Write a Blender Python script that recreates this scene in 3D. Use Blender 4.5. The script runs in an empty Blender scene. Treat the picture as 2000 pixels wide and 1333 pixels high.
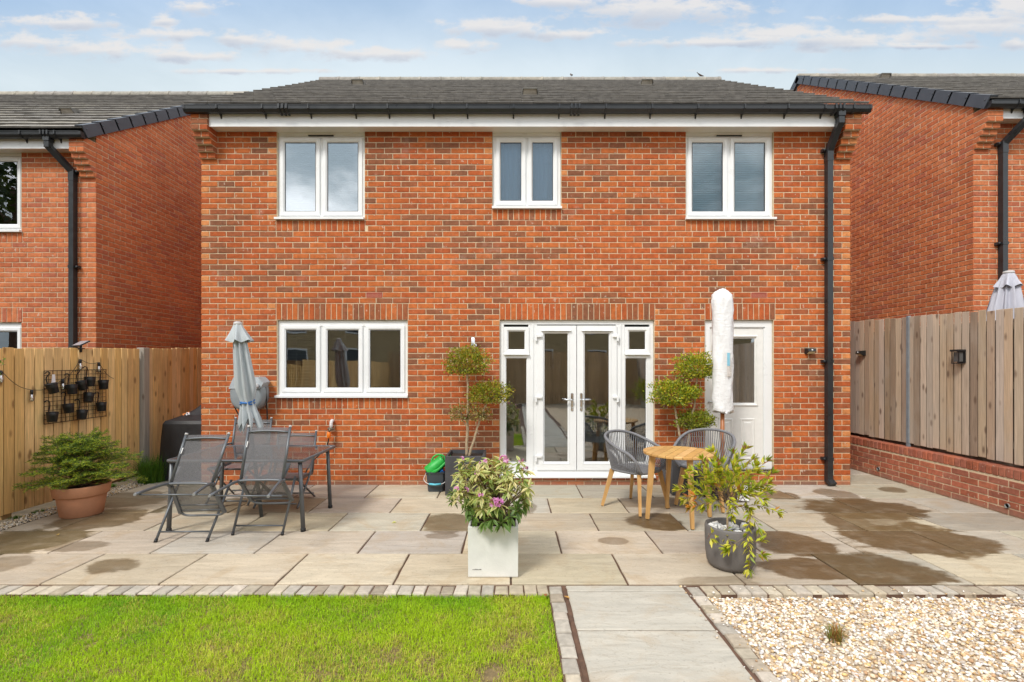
import bpy, math, random
import numpy as np
from mathutils import Vector, Matrix
random.seed(7)
rng = np.random.default_rng(7)
R = math.radians
scene = bpy.context.scene
col = scene.collection

# ------------------------------------------------------------------ camera
CAMZ, F, VX, VY = 1.585, 943.0, 998.0, 718.0      # eye height, focal length and vanishing point in photo pixels
WD = 6.526                                        # distance of the house wall
cam_d = bpy.data.cameras.new('camera')
cam = bpy.data.objects.new('camera', cam_d); col.objects.link(cam)
cam.location = (0, 0, CAMZ); cam.rotation_euler = (R(90), 0, 0)
cam_d.sensor_width = 36; cam_d.lens = F / 2000 * 36
cam_d.shift_x = 0.001; cam_d.shift_y = (718 - 666.5) / 2000
cam_d.clip_start = 0.05; cam_d.clip_end = 2000
scene.camera = cam
scene.view_settings.view_transform = 'Standard'
scene.view_settings.look = 'None'
scene.view_settings.exposure = 1.05
scene.view_settings.gamma = 1
scene.view_settings.use_curve_mapping = False
scene.cycles.max_bounces = 6; scene.cycles.transparent_max_bounces = 16
scene.cycles.use_denoising = True
scene.cycles.caustics_reflective = False; scene.cycles.caustics_refractive = False

# ------------------------------------------------------------------ node helper
class G:
    def __init__(s, t): s.t = t
    def n(s, typ, ins=None, **kw):
        nd = s.t.nodes.new('ShaderNode' + typ)
        for k, v in kw.items(): setattr(nd, k, v)
        for k, v in (ins or {}).items(): s.set(nd.inputs[k], v)
        return nd
    def set(s, sock, v):
        if isinstance(v, bpy.types.NodeSocket): s.t.links.new(v, sock)
        else: sock.default_value = v
    def m(s, op, a, b=0.0, c=0.0, clamp=False):
        nd = s.n('Math', {0: a, 1: b, 2: c}, operation=op, use_clamp=clamp); return nd.outputs[0]
    def vm(s, op, a, b=(0, 0, 0)):
        return s.n('VectorMath', {0: a, 1: b}, operation=op).outputs[0]
    def noise(s, vec, scale, detail=3, rough=0.5, dist=0.0):
        return s.n('TexNoise', {'Vector': vec, 'Scale': scale, 'Detail': detail, 'Roughness': rough, 'Distortion': dist}).outputs['Fac']
    def map(s, v, a, b, c=0.0, d=1.0, smooth=True):
        return s.n('MapRange', {0: v, 1: a, 2: b, 3: c, 4: d}, interpolation_type='SMOOTHSTEP' if smooth else 'LINEAR').outputs[0]
    def mix(s, f, a, b, blend='MIX'):
        nd = s.n('Mix', data_type='RGBA', blend_type=blend)
        s.set(nd.inputs[0], f); s.set(nd.inputs[6], a); s.set(nd.inputs[7], b); return nd.outputs[2]
    def pos(s): return s.n('NewGeometry').outputs['Position']
    def attr(s, name='tone'): return s.n('Attribute', attribute_name=name).outputs['Color']
    def bump(s, h, strength, dist=0.01): return s.n('Bump', {'Height': h, 'Strength': strength, 'Distance': dist}).outputs[0]

def c4(c): return (c[0], c[1], c[2], 1.0)

# ------------------------------------------------------------------ world: Nishita sky with broken cloud
SUN_EL, SUN_AZ = R(48), R(-146)     # from behind the camera's left shoulder
sun_dir = Vector((math.sin(SUN_AZ) * math.cos(SUN_EL), math.cos(SUN_AZ) * math.cos(SUN_EL), math.sin(SUN_EL)))
world = bpy.data.worlds.new('World'); scene.world = world; world.use_nodes = True
wt = world.node_tree; wt.nodes.clear(); g = G(wt)
sky = g.n('TexSky', sky_type='NISHITA', sun_disc=False, sun_elevation=SUN_EL, sun_rotation=SUN_AZ, air_density=1.0, dust_density=0.6, ozone_density=2.0)
skyc = g.mix(1.0, sky.outputs[0], (1.0, 1.0, 1.0, 1), 'MULTIPLY')
dirv = g.n('TexCoord').outputs['Generated']
sx, sy, sz = g.n('SeparateXYZ', {0: dirv}).outputs[:]
yy = g.m('MAXIMUM', sy, 0.05)
u_ = g.m('DIVIDE', sx, yy); v_ = g.m('DIVIDE', sz, yy)
front = g.map(sy, 0.02, 0.2)
# whitening towards the horizon
skyc = g.mix(0.75, skyc, (2.15, 3.0, 4.0, 1))
hz = g.m('ADD', g.m('MULTIPLY', g.map(v_, 0.57, 0.80, 1.0, 0.0), front), g.m('MULTIPLY', g.map(sz, 0.36, 0.60, 1.0, 0.0), g.m('SUBTRACT', 1.0, front)))
skyc = g.mix(g.m('MULTIPLY', hz, 0.95), skyc, (3.35, 3.85, 4.1, 1))
# a cloud field for the whole sky (flat layer seen from below)
zz = g.m('ADD', g.m('MAXIMUM', sz, 0.0), 0.16)
pl = g.n('CombineXYZ', {0: g.m('DIVIDE', sx, zz), 1: g.m('DIVIDE', sy, zz), 2: 3.1}).outputs[0]
fld = g.noise(pl, 0.9, 9, 0.56, 0.3)
fine = g.noise(g.n('CombineXYZ', {0: u_, 1: g.m('MULTIPLY', v_, 2.1), 2: 0.0}).outputs[0], 15.0, 9, 0.60, 0.15)
blobs = [(120, 44, 125, 17), (385, 14, 70, 15), (320, 42, 32, 13), (335, 68, 125, 13), (470, 76, 100, 15), (585, 90, 125, 16),
         (720, 106, 150, 15), (60, 80, 110, 16), (210, 98, 160, 18), (360, 112, 130, 12), (965, 54, 130, 18), (1115, 68, 100, 13),
         (905, 90, 60, 13), (1290, 18, 215, 33), (1090, 2, 110, 14), (1545, 64, 150, 17), (1640, 82, 240, 17), (1390, 84, 190, 10),
         (1910, 52, 170, 30), (1965, 12, 120, 25), (1760, 38, 190, 9), (1800, 92, 140, 6), (1985, 88, 40, 11), (480, 140, 160, 6), (1480, 138, 160, 6)]
acc = None; shd = None
for (bx, by, ba, bb) in blobs:
    du = g.m('MULTIPLY', g.m('SUBTRACT', u_, (bx - VX) / F), F / (ba * 1.35))
    dv = g.m('MULTIPLY', g.m('SUBTRACT', v_, (VY - by) / F), F / (bb * 1.55))
    w = g.m('SUBTRACT', 1.0, g.m('SQRT', g.m('MULTIPLY_ADD', du, du, g.m('MULTIPLY', dv, dv))), clamp=True)
    s_ = g.m('MULTIPLY', w, dv)
    acc = w if acc is None else g.m('MAXIMUM', acc, w)
    shd = s_ if shd is None else g.m('ADD', shd, s_)
dens = g.m('MULTIPLY_ADD', g.m('SUBTRACT', fine, 0.5), 2.7, acc)
fmask = g.m('MULTIPLY', g.m('MULTIPLY', g.map(dens, 0.15, 0.85), front), g.map(acc, 0.0, 0.22))
inview = g.m('MULTIPLY', front, g.map(v_, 0.80, 1.15, 1.0, 0.0))
bmask = g.m('MULTIPLY', g.map(fld, 0.40, 0.60), g.m('SUBTRACT', 1.0, g.m('MULTIPLY', inview, 0.93)))
bmask = g.m('MULTIPLY', bmask, g.map(sz, 0.0, 0.12))
under = g.m('ADD', g.m('MULTIPLY', shd, -2.2), g.m('MULTIPLY', g.m('SUBTRACT', fine, 0.45), 1.2), clamp=True)
fcol = g.mix(under, (4.05, 3.95, 3.9, 1), (2.35, 2.7, 3.3, 1))
bcol = g.mix(g.map(fld, 0.50, 0.72), (12.0, 11.9, 11.8, 1), (5.2, 5.6, 6.0, 1))
wc = g.mix(bmask, skyc, bcol)
wc = g.mix(g.m('MULTIPLY', fmask, 0.90), wc, fcol)
bg = g.n('Background', {'Color': wc, 'Strength': 0.1})
wo = g.n('OutputWorld', {'Surface': bg.outputs[0]})
world.cycles.sampling_method = 'MANUAL'; world.cycles.sample_map_resolution = 1024

sun_d = bpy.data.lights.new('sun', 'SUN'); sun_d.energy = 1.5; sun_d.angle = R(14); sun_d.color = (1.0, 0.95, 0.87)
sun = bpy.data.objects.new('sun', sun_d); col.objects.link(sun)
sun.rotation_euler = sun_dir.to_track_quat('Z', 'Y').to_euler()

# ------------------------------------------------------------------ helpers: placement, objects, meshes
def P(x, y, d):
    """the point at photo pixel (x, y) and distance d"""
    return Vector(((x - VX) * d / F, d, CAMZ + (VY - y) * d / F))
def floor_pt(x, y, z=0.0):
    d = (CAMZ - z) * F / (y - VY); return Vector(((x - VX) * d / F, d, z))
WX = lambda x: (x - VX) * WD / F
WZ = lambda y: CAMZ + (VY - y) * WD / F

WROOT = {}
def thing(name, label, cat, loc=(0, 0, 0), rotz=0.0, group=None, world=False):
    o = bpy.data.objects.new(name, None); col.objects.link(o); o.empty_display_size = 0.1
    o.location = loc; o.rotation_euler = (0, 0, rotz)
    o['label'] = label; o['category'] = cat
    if group: o['group'] = group
    if world: WROOT[o.name] = Vector(loc)
    return o
def structure(o, label=None, kind='structure'):
    o['kind'] = kind
    if label: o['label'] = label
    return o
def place(o, parent):
    if parent is not None:
        o.parent = parent
        if parent.name in WROOT: o.matrix_parent_inverse = Matrix.Translation(-WROOT[parent.name])
def link(name, me, parent=None, mat=None):
    o = bpy.data.objects.new(name, me); col.objects.link(o); place(o, parent); return o
def copy_tree(o, parent=None):
    c = o.copy(); col.objects.link(c)
    if parent is not None: c.parent = parent
    for ch in list(o.children): copy_tree(ch, c)
    return c

def cr(pts, n=6, closed=False):
    """Catmull-Rom through points"""
    pts = [Vector(p) for p in pts]; out = []
    N = len(pts)
    rngi = range(N if closed else N - 1)
    for i in rngi:
        if closed: p0, p1, p2, p3 = pts[i - 1], pts[i], pts[(i + 1) % N], pts[(i + 2) % N]
        else: p0, p1, p2, p3 = pts[max(i - 1, 0)], pts[i], pts[i + 1], pts[min(i + 2, N - 1)]
        for k in range(n):
            t = k / n
            out.append(0.5 * ((2 * p1) + (p2 - p0) * t + (2 * p0 - 5 * p1 + 4 * p2 - p3) * t * t + (3 * p1 - p0 - 3 * p2 + p3) * t ** 3))
    if not closed: out.append(pts[-1])
    return out

class MB:
    def __init__(s): s.v = []; s.f = []; s.mi = []; s.sm = []; s.c = []
    def add(s, vs, fs, mi=0, sm=False, c=None):
        b = len(s.v); s.v += [tuple(v) for v in vs]
        for f in fs:
            s.f.append(tuple(b + i for i in f)); s.mi.append(mi); s.sm.append(sm); s.c.append(c)
        return s
    def box(s, x0, x1, y0, y1, z0, z1, mi=0, c=None):
        vs = [(x0, y0, z0), (x1, y0, z0), (x1, y1, z0), (x0, y1, z0), (x0, y0, z1), (x1, y0, z1), (x1, y1, z1), (x0, y1, z1)]
        return s.add(vs, [(0, 3, 2, 1), (4, 5, 6, 7), (0, 1, 5, 4), (1, 2, 6, 5), (2, 3, 7, 6), (3, 0, 4, 7)], mi, False, c)
    def bbox(s, x0, x1, y0, y1, z0, z1, b=0.005, mi=0, c=None):
        """box with all its edges chamfered"""
        vs = []; idx = {}
        X, Y, Z = (x0, x1), (y0, y1), (z0, z1)
        for i in (0, 1):
            for j in (0, 1):
                for k in (0, 1):
                    for ax in range(3):
                        p = [X[i], Y[j], Z[k]]; si = (1, -1)[i], (1, -1)[j], (1, -1)[k]
                        for a in range(3):
                            if a != ax: p[a] += si[a] * b
                        idx[(i, j, k, ax)] = len(vs); vs.append(tuple(p))
        fs = []
        for ax in range(3):
            o1, o2 = [a for a in range(3) if a != ax]
            for sgn in (0, 1):
                q = []
                for (a, b2) in ((0, 0), (1, 0), (1, 1), (0, 1)):
                    key = [0, 0, 0]; key[ax] = sgn; key[o1] = a; key[o2] = b2
                    q.append(idx[(*key, ax)])
                if (sgn == 1) != (ax != 1): q.reverse()
                fs.append(q)
        for ax in range(3):
            o1, o2 = [a for a in range(3) if a != ax]
            for a in (0, 1):
                for b2 in (0, 1):
                    k0 = [0, 0, 0]; k0[o1] = a; k0[o2] = b2; k1 = list(k0); k1[ax] = 1
                    fs.append([idx[(*k0, o1)], idx[(*k1, o1)], idx[(*k1, o2)], idx[(*k0, o2)]])
        for i in (0, 1):
            for j in (0, 1):
                for k in (0, 1): fs.append([idx[(i, j, k, a)] for a in range(3)])
        return s.add(vs, fs, mi, False, c)
    def xbox(s, M, hx, hy, hz, mi=0, c=None, t=1.0, ty=None):
        """box by matrix; t tapers the top"""
        ty = t if ty is None else ty
        vs = [M @ Vector((x * (t if z > 0 else 1) * hx, y * (ty if z > 0 else 1) * hy, z * hz)) for z in (-1, 1) for y in (-1, 1) for x in (-1, 1)]
        return s.add(vs, [(0, 2, 3, 1), (4, 5, 7, 6), (0, 1, 5, 4), (1, 3, 7, 5), (3, 2, 6, 7), (2, 0, 4, 6)], mi, False, c)
    def bar(s, a, b, w, h, mi=0, w2=None, h2=None, up=(0, 0, 1), c=None):
        """straight bar of rectangular section from a to b"""
        a, b = Vector(a), Vector(b); d = (b - a).normalized(); up = Vector(up)
        if abs(d.dot(up)) > 0.97: up = Vector((0, 1, 0))
        x = d.cross(up).normalized(); y = x.cross(d).normalized()
        w2 = w if w2 is None else w2; h2 = h if h2 is None else h2
        vs = []
        for p, ww, hh in ((a, w, h), (b, w2, h2)):
            for sx_, sy_ in ((-1, -1), (1, -1), (1, 1), (-1, 1)): vs.append(p + x * sx_ * ww / 2 + y * sy_ * hh / 2)
        return s.add(vs, [(0, 1, 2, 3), (7, 6, 5, 4), (0, 4, 5, 1), (1, 5, 6, 2), (2, 6, 7, 3), (3, 7, 4, 0)], mi, False, c)
    def tube(s, pts, r, n=8, mi=0, c=None, closed=False, caps=True):
        pts = [Vector(p) for p in pts]; N = len(pts)
        rs = r if hasattr(r, '__len__') else [r] * N
        t0 = (pts[1] - pts[0]).normalized()
        up = Vector((0, 0, 1)) if abs(t0.z) < 0.9 else Vector((0, 1, 0))
        nx = t0.cross(up).normalized(); vs = []
        for i in range(N):
            if closed: t = (pts[(i + 1) % N] - pts[i - 1])
            else: t = pts[min(i + 1, N - 1)] - pts[max(i - 1, 0)]
            t = t.normalized() if t.length > 1e-9 else t0
            nx = (nx - t * nx.dot(t)).normalized(); ny = t.cross(nx)
            for k in range(n):
                a = 2 * math.pi * k / n; vs.append(pts[i] + nx * math.cos(a) * rs[i] + ny * math.sin(a) * rs[i])
        fs = []
        for i in range(N if closed else N - 1):
            j = (i + 1) % N
            for k in range(n): fs.append((i * n + k, i * n + (k + 1) % n, j * n + (k + 1) % n, j * n + k))
        s.add(vs, fs, mi, True, c)
        if caps and not closed:
            b = len(s.v) - len(vs)
            s.f.append(tuple(b + k for k in reversed(range(n)))); s.f.append(tuple(b + (N - 1) * n + k for k in range(n)))
            s.mi += [mi, mi]; s.sm += [False, False]; s.c += [c, c]
        return s
    def loft(s, rings, mi=0, c=None, sm=True, cap0=True, cap1=True):
        n = len(rings[0]); vs = [p for r in rings for p in r]; fs = []
        for i in range(len(rings) - 1):
            for k in range(n): fs.append((i * n + k, i * n + (k + 1) % n, (i + 1) * n + (k + 1) % n, (i + 1) * n + k))
        if cap0: fs.append(tuple(reversed(range(n))))
        if cap1: fs.append(tuple((len(rings) - 1) * n + k for k in range(n)))
        return s.add(vs, fs, mi, sm, c)
    def lathe(s, prof, cen=(0, 0, 0), n=24, mi=0, c=None, M=None, sm=True, cap0=True, cap1=True):
        cen = Vector(cen); rings = []
        for (r, z) in prof:
            rg = []
            for k in range(n):
                a = 2 * math.pi * k / n; p = Vector((r * math.cos(a), r * math.sin(a), z))
                rg.append((M @ p) if M is not None else p + cen)
            rings.append(rg)
        return s.loft(rings, mi, c, sm, cap0, cap1)
    def prism(s, poly, axis_vec, mi=0, c=None, sm=False):
        a = [Vector(p) for p in poly]; e = Vector(axis_vec); n = len(a)
        fs = [tuple(reversed(range(n))), tuple(range(n, 2 * n))] + [(k, (k + 1) % n, n + (k + 1) % n, n + k) for k in range(n)]
        return s.add(a + [p + e for p in a], fs, mi, sm, c)
    def ring(s, x0, x1, z0, z1, prof, mi=0):
        """mitred rectangular frame in the XZ plane; prof = [(inset, y)], closed"""
        n = len(prof); vs = []
        for (i, y) in prof: vs += [(x0 + i, y, z0 + i), (x1 - i, y, z0 + i), (x1 - i, y, z1 - i), (x0 + i, y, z1 - i)]
        fs = []
        for a in range(n):
            b = (a + 1) % n
            for k in range(4): fs.append((a * 4 + k, a * 4 + (k + 1) % 4, b * 4 + (k + 1) % 4, b * 4 + k))
        return s.add(vs, fs, mi)
    def build(s, name, mats, parent=None, label=None):
        me = bpy.data.meshes.new(name); me.from_pydata(s.v, [], s.f)
        for m_ in (mats if isinstance(mats, (list, tuple)) else [mats]): me.materials.append(m_)
        me.polygons.foreach_set('material_index', s.mi); me.polygons.foreach_set('use_smooth', s.sm)
        if any(c is not None for c in s.c):
            at = me.attributes.new('tone', 'FLOAT_COLOR', 'CORNER'); buf = []
            for f, c in zip(s.f, s.c): buf += list(c4(c or (0.5, 0.5, 0.5))) * len(f)
            at.data.foreach_set('color', buf)
        me.update(); s.fixn(me)
        o = link(name, me, parent)
        if label: o['label'] = label
        return o
    @staticmethod
    def fixn(me):
        import bmesh
        bm = bmesh.new(); bm.from_mesh(me); bmesh.ops.recalc_face_normals(bm, faces=bm.faces); bm.to_mesh(me); bm.free()

def np_mesh(name, V, Fc, C, mat, smooth=False):
    """uniform faces; C per vertex colours or None"""
    me = bpy.data.meshes.new(name); k = Fc.shape[1]
    me.vertices.add(len(V)); me.vertices.foreach_set('co', np.ascontiguousarray(V, dtype=np.float32).ravel())
    me.loops.add(Fc.size); me.loops.foreach_set('vertex_index', Fc.astype(np.int32).ravel())
    me.polygons.add(len(Fc)); me.polygons.foreach_set('loop_start', np.arange(0, Fc.size, k, dtype=np.int32))
    me.polygons.foreach_set('use_smooth', np.full(len(Fc), smooth))
    if C is not None:
        at = me.attributes.new('tone', 'FLOAT_COLOR', 'POINT')
        at.data.foreach_set('color', np.concatenate([C, np.ones((len(C), 1))], 1).astype(np.float32).ravel())
    me.materials.append(mat); me.update(calc_edges=True); me.validate()
    return me
def tile_np(tv, tf, M, C=None, tc=None):
    """template verts/faces at N matrices (N,4,4); C (N,3) tints, tc per template vertex factor"""
    N = len(M); V = np.einsum('nij,vj->nvi', M[:, :3, :3], tv) + M[:, None, :3, 3]
    Fc = (tf[None] + (np.arange(N) * len(tv))[:, None, None]).reshape(-1, tf.shape[1])
    CC = None
    if C is not None:
        CC = np.repeat(C[:, None, :], len(tv), 1)
        if tc is not None: CC = CC * tc[None]
        CC = CC.reshape(-1, 3)
    return V.reshape(-1, 3), Fc, CC

# ------------------------------------------------------------------ materials
def new_mat(name):
    m = bpy.data.materials.new(name); m.use_nodes = True; t = m.node_tree; t.nodes.clear(); g = G(t)
    b = g.n('BsdfPrincipled'); o = g.n('OutputMaterial', {'Surface': b.outputs[0]})
    return m, g, b, o
def simple(name, c, rough=0.5, metal=0.0, var=0.12, scale=12.0, bump=0.0, bscale=120.0, spec=0.5, dirt=None, stretch=(1, 1, 1)):
    m, g, b, o = new_mat(name); p = g.vm('MULTIPLY', g.pos(), stretch)
    n1 = g.noise(p, scale, 5, 0.6)
    f = g.map(n1, 0.3, 0.7, 1 - var, 1 + var, False)
    cc = g.mix(1.0, c4(c), g.n('CombineXYZ', {0: f, 1: f, 2: f}).outputs[0], 'MULTIPLY')
    if dirt:
        dm = g.map(g.noise(p, dirt[1], 6, 0.65), dirt[2], dirt[2] + 0.18)
        cc = g.mix(g.m('MULTIPLY', dm, dirt[3]), cc, c4(dirt[0]))
    g.set(b.inputs['Base Color'], cc); b.inputs['Metallic'].default_value = metal
    g.set(b.inputs['Roughness'], g.map(n1, 0.3, 0.7, max(0.02, rough - 0.08), min(1, rough + 0.08), False)); b.inputs['Specular IOR Level'].default_value = spec
    if bump: g.set(b.inputs['Normal'], g.bump(g.noise(p, bscale, 4, 0.6), bump, 0.004))
    return m
def toned(name, rough=0.8, var=0.15, scale=30.0, bump=0.3, bscale=150.0, spec=0.3, transl=0.0, stretch=(1, 1, 1)):
    m, g, b, o = new_mat(name); p = g.vm('MULTIPLY', g.pos(), stretch)
    n1 = g.noise(p, scale, 5, 0.6); f = g.map(n1, 0.3, 0.7, 1 - var, 1 + var, False)
    cc = g.mix(1.0, g.attr(), g.n('CombineXYZ', {0: f, 1: f, 2: f}).outputs[0], 'MULTIPLY')
    g.set(b.inputs['Base Color'], cc); b.inputs['Roughness'].default_value = rough; b.inputs['Specular IOR Level'].default_value = spec
    if bump: g.set(b.inputs['Normal'], g.bump(g.noise(p, bscale, 4, 0.6), bump, 0.003))
    if transl:
        tr = g.n('BsdfTranslucent', {'Color': g.mix(1.0, cc, (1.25, 1.2, 0.6, 1), 'MULTIPLY')})
        mx = g.n('MixShader', {0: transl, 1: b.outputs[0], 2: tr.outputs[0]}); g.set(o.inputs[0], mx.outputs[0])
    return m

def brick_mat(name):
    m, g, b, o = new_mat(name); p = g.pos()
    n1 = g.noise(p, 22, 6, 0.65); f = g.map(n1, 0.28, 0.72, 0.72, 1.25, False)
    cc = g.mix(1.0, g.attr(), g.n('CombineXYZ', {0: f, 1: f, 2: f}).outputs[0], 'MULTIPLY')
    big = g.map(g.noise(p, 0.9, 4, 0.6), 0.35, 0.7, 0.84, 1.06, False)
    cc = g.mix(1.0, cc, g.n('CombineXYZ', {0: big, 1: big, 2: big}).outputs[0], 'MULTIPLY')
    lime = g.m('MULTIPLY', g.map(g.noise(g.vm('MULTIPLY', p, (1, 1, .7)), 26, 3, 0.5), 0.66, 0.75), 0.6)      # lime flecks
    bloom = g.m('MULTIPLY', g.map(g.noise(p, 2.2, 6, 0.7), 0.58, 0.78), 0.38)
    damp = g.m('MULTIPLY', g.map(g.m('ADD', g.n('SeparateXYZ', {0: p}).outputs[2], g.m('MULTIPLY', g.noise(p, 5, 4), 0.18)), 0.10, 0.20, 1.0, 0.0), 0.45)
    cc = g.mix(lime, cc, (0.62, 0.52, 0.42, 1)); cc = g.mix(bloom, cc, (0.50, 0.34, 0.27, 1)); cc = g.mix(damp, cc, (0.30, 0.20, 0.15, 1))
    g.set(b.inputs['Base Color'], cc); b.inputs['Roughness'].default_value = 0.88; b.inputs['Specular IOR Level'].default_value = 0.25
    g.set(b.inputs['Normal'], g.bump(g.noise(p, 130, 4, 0.65), 0.5, 0.004))
    return m
M_brick = brick_mat('brick_clay')
M_mortar = simple('lime_mortar', (0.62, 0.495, 0.335), 0.95, var=0.14, scale=18, bump=0.4)
M_upvc = simple('white_upvc', (0.80, 0.81, 0.81), 0.32, var=0.03, scale=3)
M_cream = simple('cream_upvc', (0.76, 0.75, 0.70), 0.38, var=0.05, scale=3, dirt=((0.52, 0.48, 0.38), 4.0, 0.58, 0.35))
M_gutter = simple('black_upvc', (0.022, 0.024, 0.027), 0.33, var=0.25, scale=6)
M_verge = simple('slate_grey_plastic', (0.060, 0.068, 0.082), 0.5, var=0.12, scale=8)
M_gap = simple('dark_void', (0.012, 0.012, 0.012), 0.9)
M_chrome = simple('chrome', (0.72, 0.72, 0.72), 0.18, metal=1.0, var=0.05)
M_tile = toned('concrete_roof_tile', 0.9, 0.28, 9, 0.4, 90)
M_teak = toned('teak', 0.5, 0.16, 14, 0.15, 80, stretch=(1, 1, 0.35))
M_anthr = simple('anthracite_tube', (0.120, 0.128, 0.138), 0.42, metal=0.35, var=0.1)
M_black = simple('black_plastic', (0.014, 0.014, 0.015), 0.42, var=0.2)
M_blackmetal = simple('black_metal', (0.016, 0.016, 0.017), 0.48, metal=0.3)
M_white = simple('white_paint', (0.74, 0.74, 0.73), 0.5, var=0.06)
M_soil = simple('potting_soil', (0.035, 0.022, 0.014), 0.95, var=0.4, scale=60, bump=0.9, bscale=60)
M_bark = simple('pale_bark', (0.40, 0.30, 0.19), 0.85, var=0.25, scale=50, bump=0.5, bscale=90)
M_twig = simple('brown_twig', (0.20, 0.13, 0.085), 0.85, var=0.3, scale=50)
M_leaf = toned('leaf', 0.42, 0.14, 25, 0.12, 60, spec=0.45, transl=0.28)
M_needle = toned('needle', 0.55, 0.15, 20, 0.0, transl=0.2)
M_grassb = toned('grass_blade', 0.6, 0.10, 9, 0.0, spec=0.25, transl=0.3)
M_pebble = toned('pebble', 0.75, 0.10, 60, 0.15, 120)
M_petal = toned('petal', 0.6, 0.08, 30, 0.0, transl=0.35)

def glass_mat(name, tint=(0.86, 0.9, 0.89), refl=0.16, rough=0.0, base=0.0):
    m, g, b, o = new_mat(name)
    wob = g.bump(g.noise(g.pos(), 1.6, 2), 0.035, 0.05)
    tr = g.n('BsdfTransparent', {'Color': c4(tint)})
    gl = g.n('BsdfGlossy', {'Color': (0.93, 0.96, 1.0, 1), 'Roughness': rough, 'Normal': wob})
    fr = g.n('Fresnel', {'IOR': 1.5}).outputs[0]
    f = g.m('MULTIPLY_ADD', fr, 1.4, refl, clamp=True)
    mx = g.n('MixShader', {0: f, 1: tr.outputs[0], 2: gl.outputs[0]}); g.set(o.inputs[0], mx.outputs[0])
    return m
M_glass = glass_mat('window_glass', (0.88, 0.92, 0.91), 0.15)
M_glass_low = glass_mat('blind_glass', (0.80, 0.90, 0.94), 0.02)
M_glass_up = glass_mat('bedroom_glass', (0.80, 0.86, 0.88), 0.30)
M_frost = glass_mat('obscure_glass', (0.66, 0.78, 0.86), 0.07, 0.25)
M_clear = glass_mat('bulb_glass', (0.9, 0.9, 0.88), 0.38, 0.1)

def mesh_fabric():
    m, g, b, o = new_mat('sling_mesh')
    b.inputs['Base Color'].default_value = (0.135, 0.132, 0.138, 1); b.inputs['Roughness'].default_value = 0.6
    tr = g.n('BsdfTransparent'); w = g.noise(g.vm('MULTIPLY', g.pos(), (1, 1, 1)), 380, 1)
    mx = g.n('MixShader', {0: g.map(w, 0.3, 0.7, 0.62, 0.86), 1: tr.outputs[0], 2: b.outputs[0]}); g.set(o.inputs[0], mx.outputs[0])
    return m
M_sling = mesh_fabric()
def smoked():
    m, g, b, o = new_mat('smoked_glass'); tr = g.n('BsdfTransparent', {'Color': (0.50, 0.50, 0.51, 1)})
    gl = g.n('BsdfGlossy', {'Roughness': 0.06, 'Color': (0.9, 0.92, 0.95, 1)}); fr = g.n('Fresnel', {'IOR': 1.5}).outputs[0]
    df = g.n('BsdfDiffuse', {'Color': (0.16, 0.16, 0.165, 1)})
    m1 = g.n('MixShader', {0: 0.35, 1: tr.outputs[0], 2: df.outputs[0]})
    mx = g.n('MixShader', {0: g.m('ADD', fr, 0.05, clamp=True), 1: m1.outputs[0], 2: gl.outputs[0]}); g.set(o.inputs[0], mx.outputs[0]); return m
M_smoke = smoked()

def wood_mat(name, knot=(0.22, 0.11, 0.05), grey=None):
    """vertical boards: tone attribute, grain along z, knots"""
    m, g, b, o = new_mat(name); p = g.pos(); t = g.attr()
    sep = g.n('SeparateXYZ', {0: t}).outputs
    off = g.n('CombineXYZ', {0: 0.0, 1: 0.0, 2: g.m('MULTIPLY', sep[0], 913.0)}).outputs[0]
    q = g.vm('ADD', p, off)
    gr = g.noise(g.vm('MULTIPLY', q, (55, 55, 2.2)), 1.0, 6, 0.6, 0.8)
    f = g.map(gr, 0.28, 0.72, 0.74, 1.2, False)
    cc = g.mix(1.0, t, g.n('CombineXYZ', {0: f, 1: f, 2: f}).outputs[0], 'MULTIPLY')
    vo = g.n('TexVoronoi', {'Vector': g.vm('MULTIPLY', q, (9, 9, 3.6)), 'Scale': 1.0}).outputs['Distance']
    kn = g.m('MULTIPLY', g.map(vo, 0.07, 0.24, 1.0, 0.0), 0.8)
    cc = g.mix(kn, cc, c4(knot))
    st = g.map(g.noise(g.vm('MULTIPLY', p, (3, 3, 1.2)), 1.0, 5, 0.6), 0.40, 0.72)
    if grey: cc = g.mix(g.m('MULTIPLY', st, 0.6), cc, c4(grey))
    g.set(b.inputs['Base Color'], cc); b.inputs['Roughness'].default_value = 0.85; b.inputs['Specular IOR Level'].default_value = 0.2
    g.set(b.inputs['Normal'], g.bump(gr, 0.35, 0.004)); return m
M_fence = wood_mat('treated_softwood', (0.20, 0.095, 0.035), (0.42, 0.27, 0.13))
M_fence_old = wood_mat('weathered_softwood', (0.13, 0.08, 0.055), (0.45, 0.39, 0.33))

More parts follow.
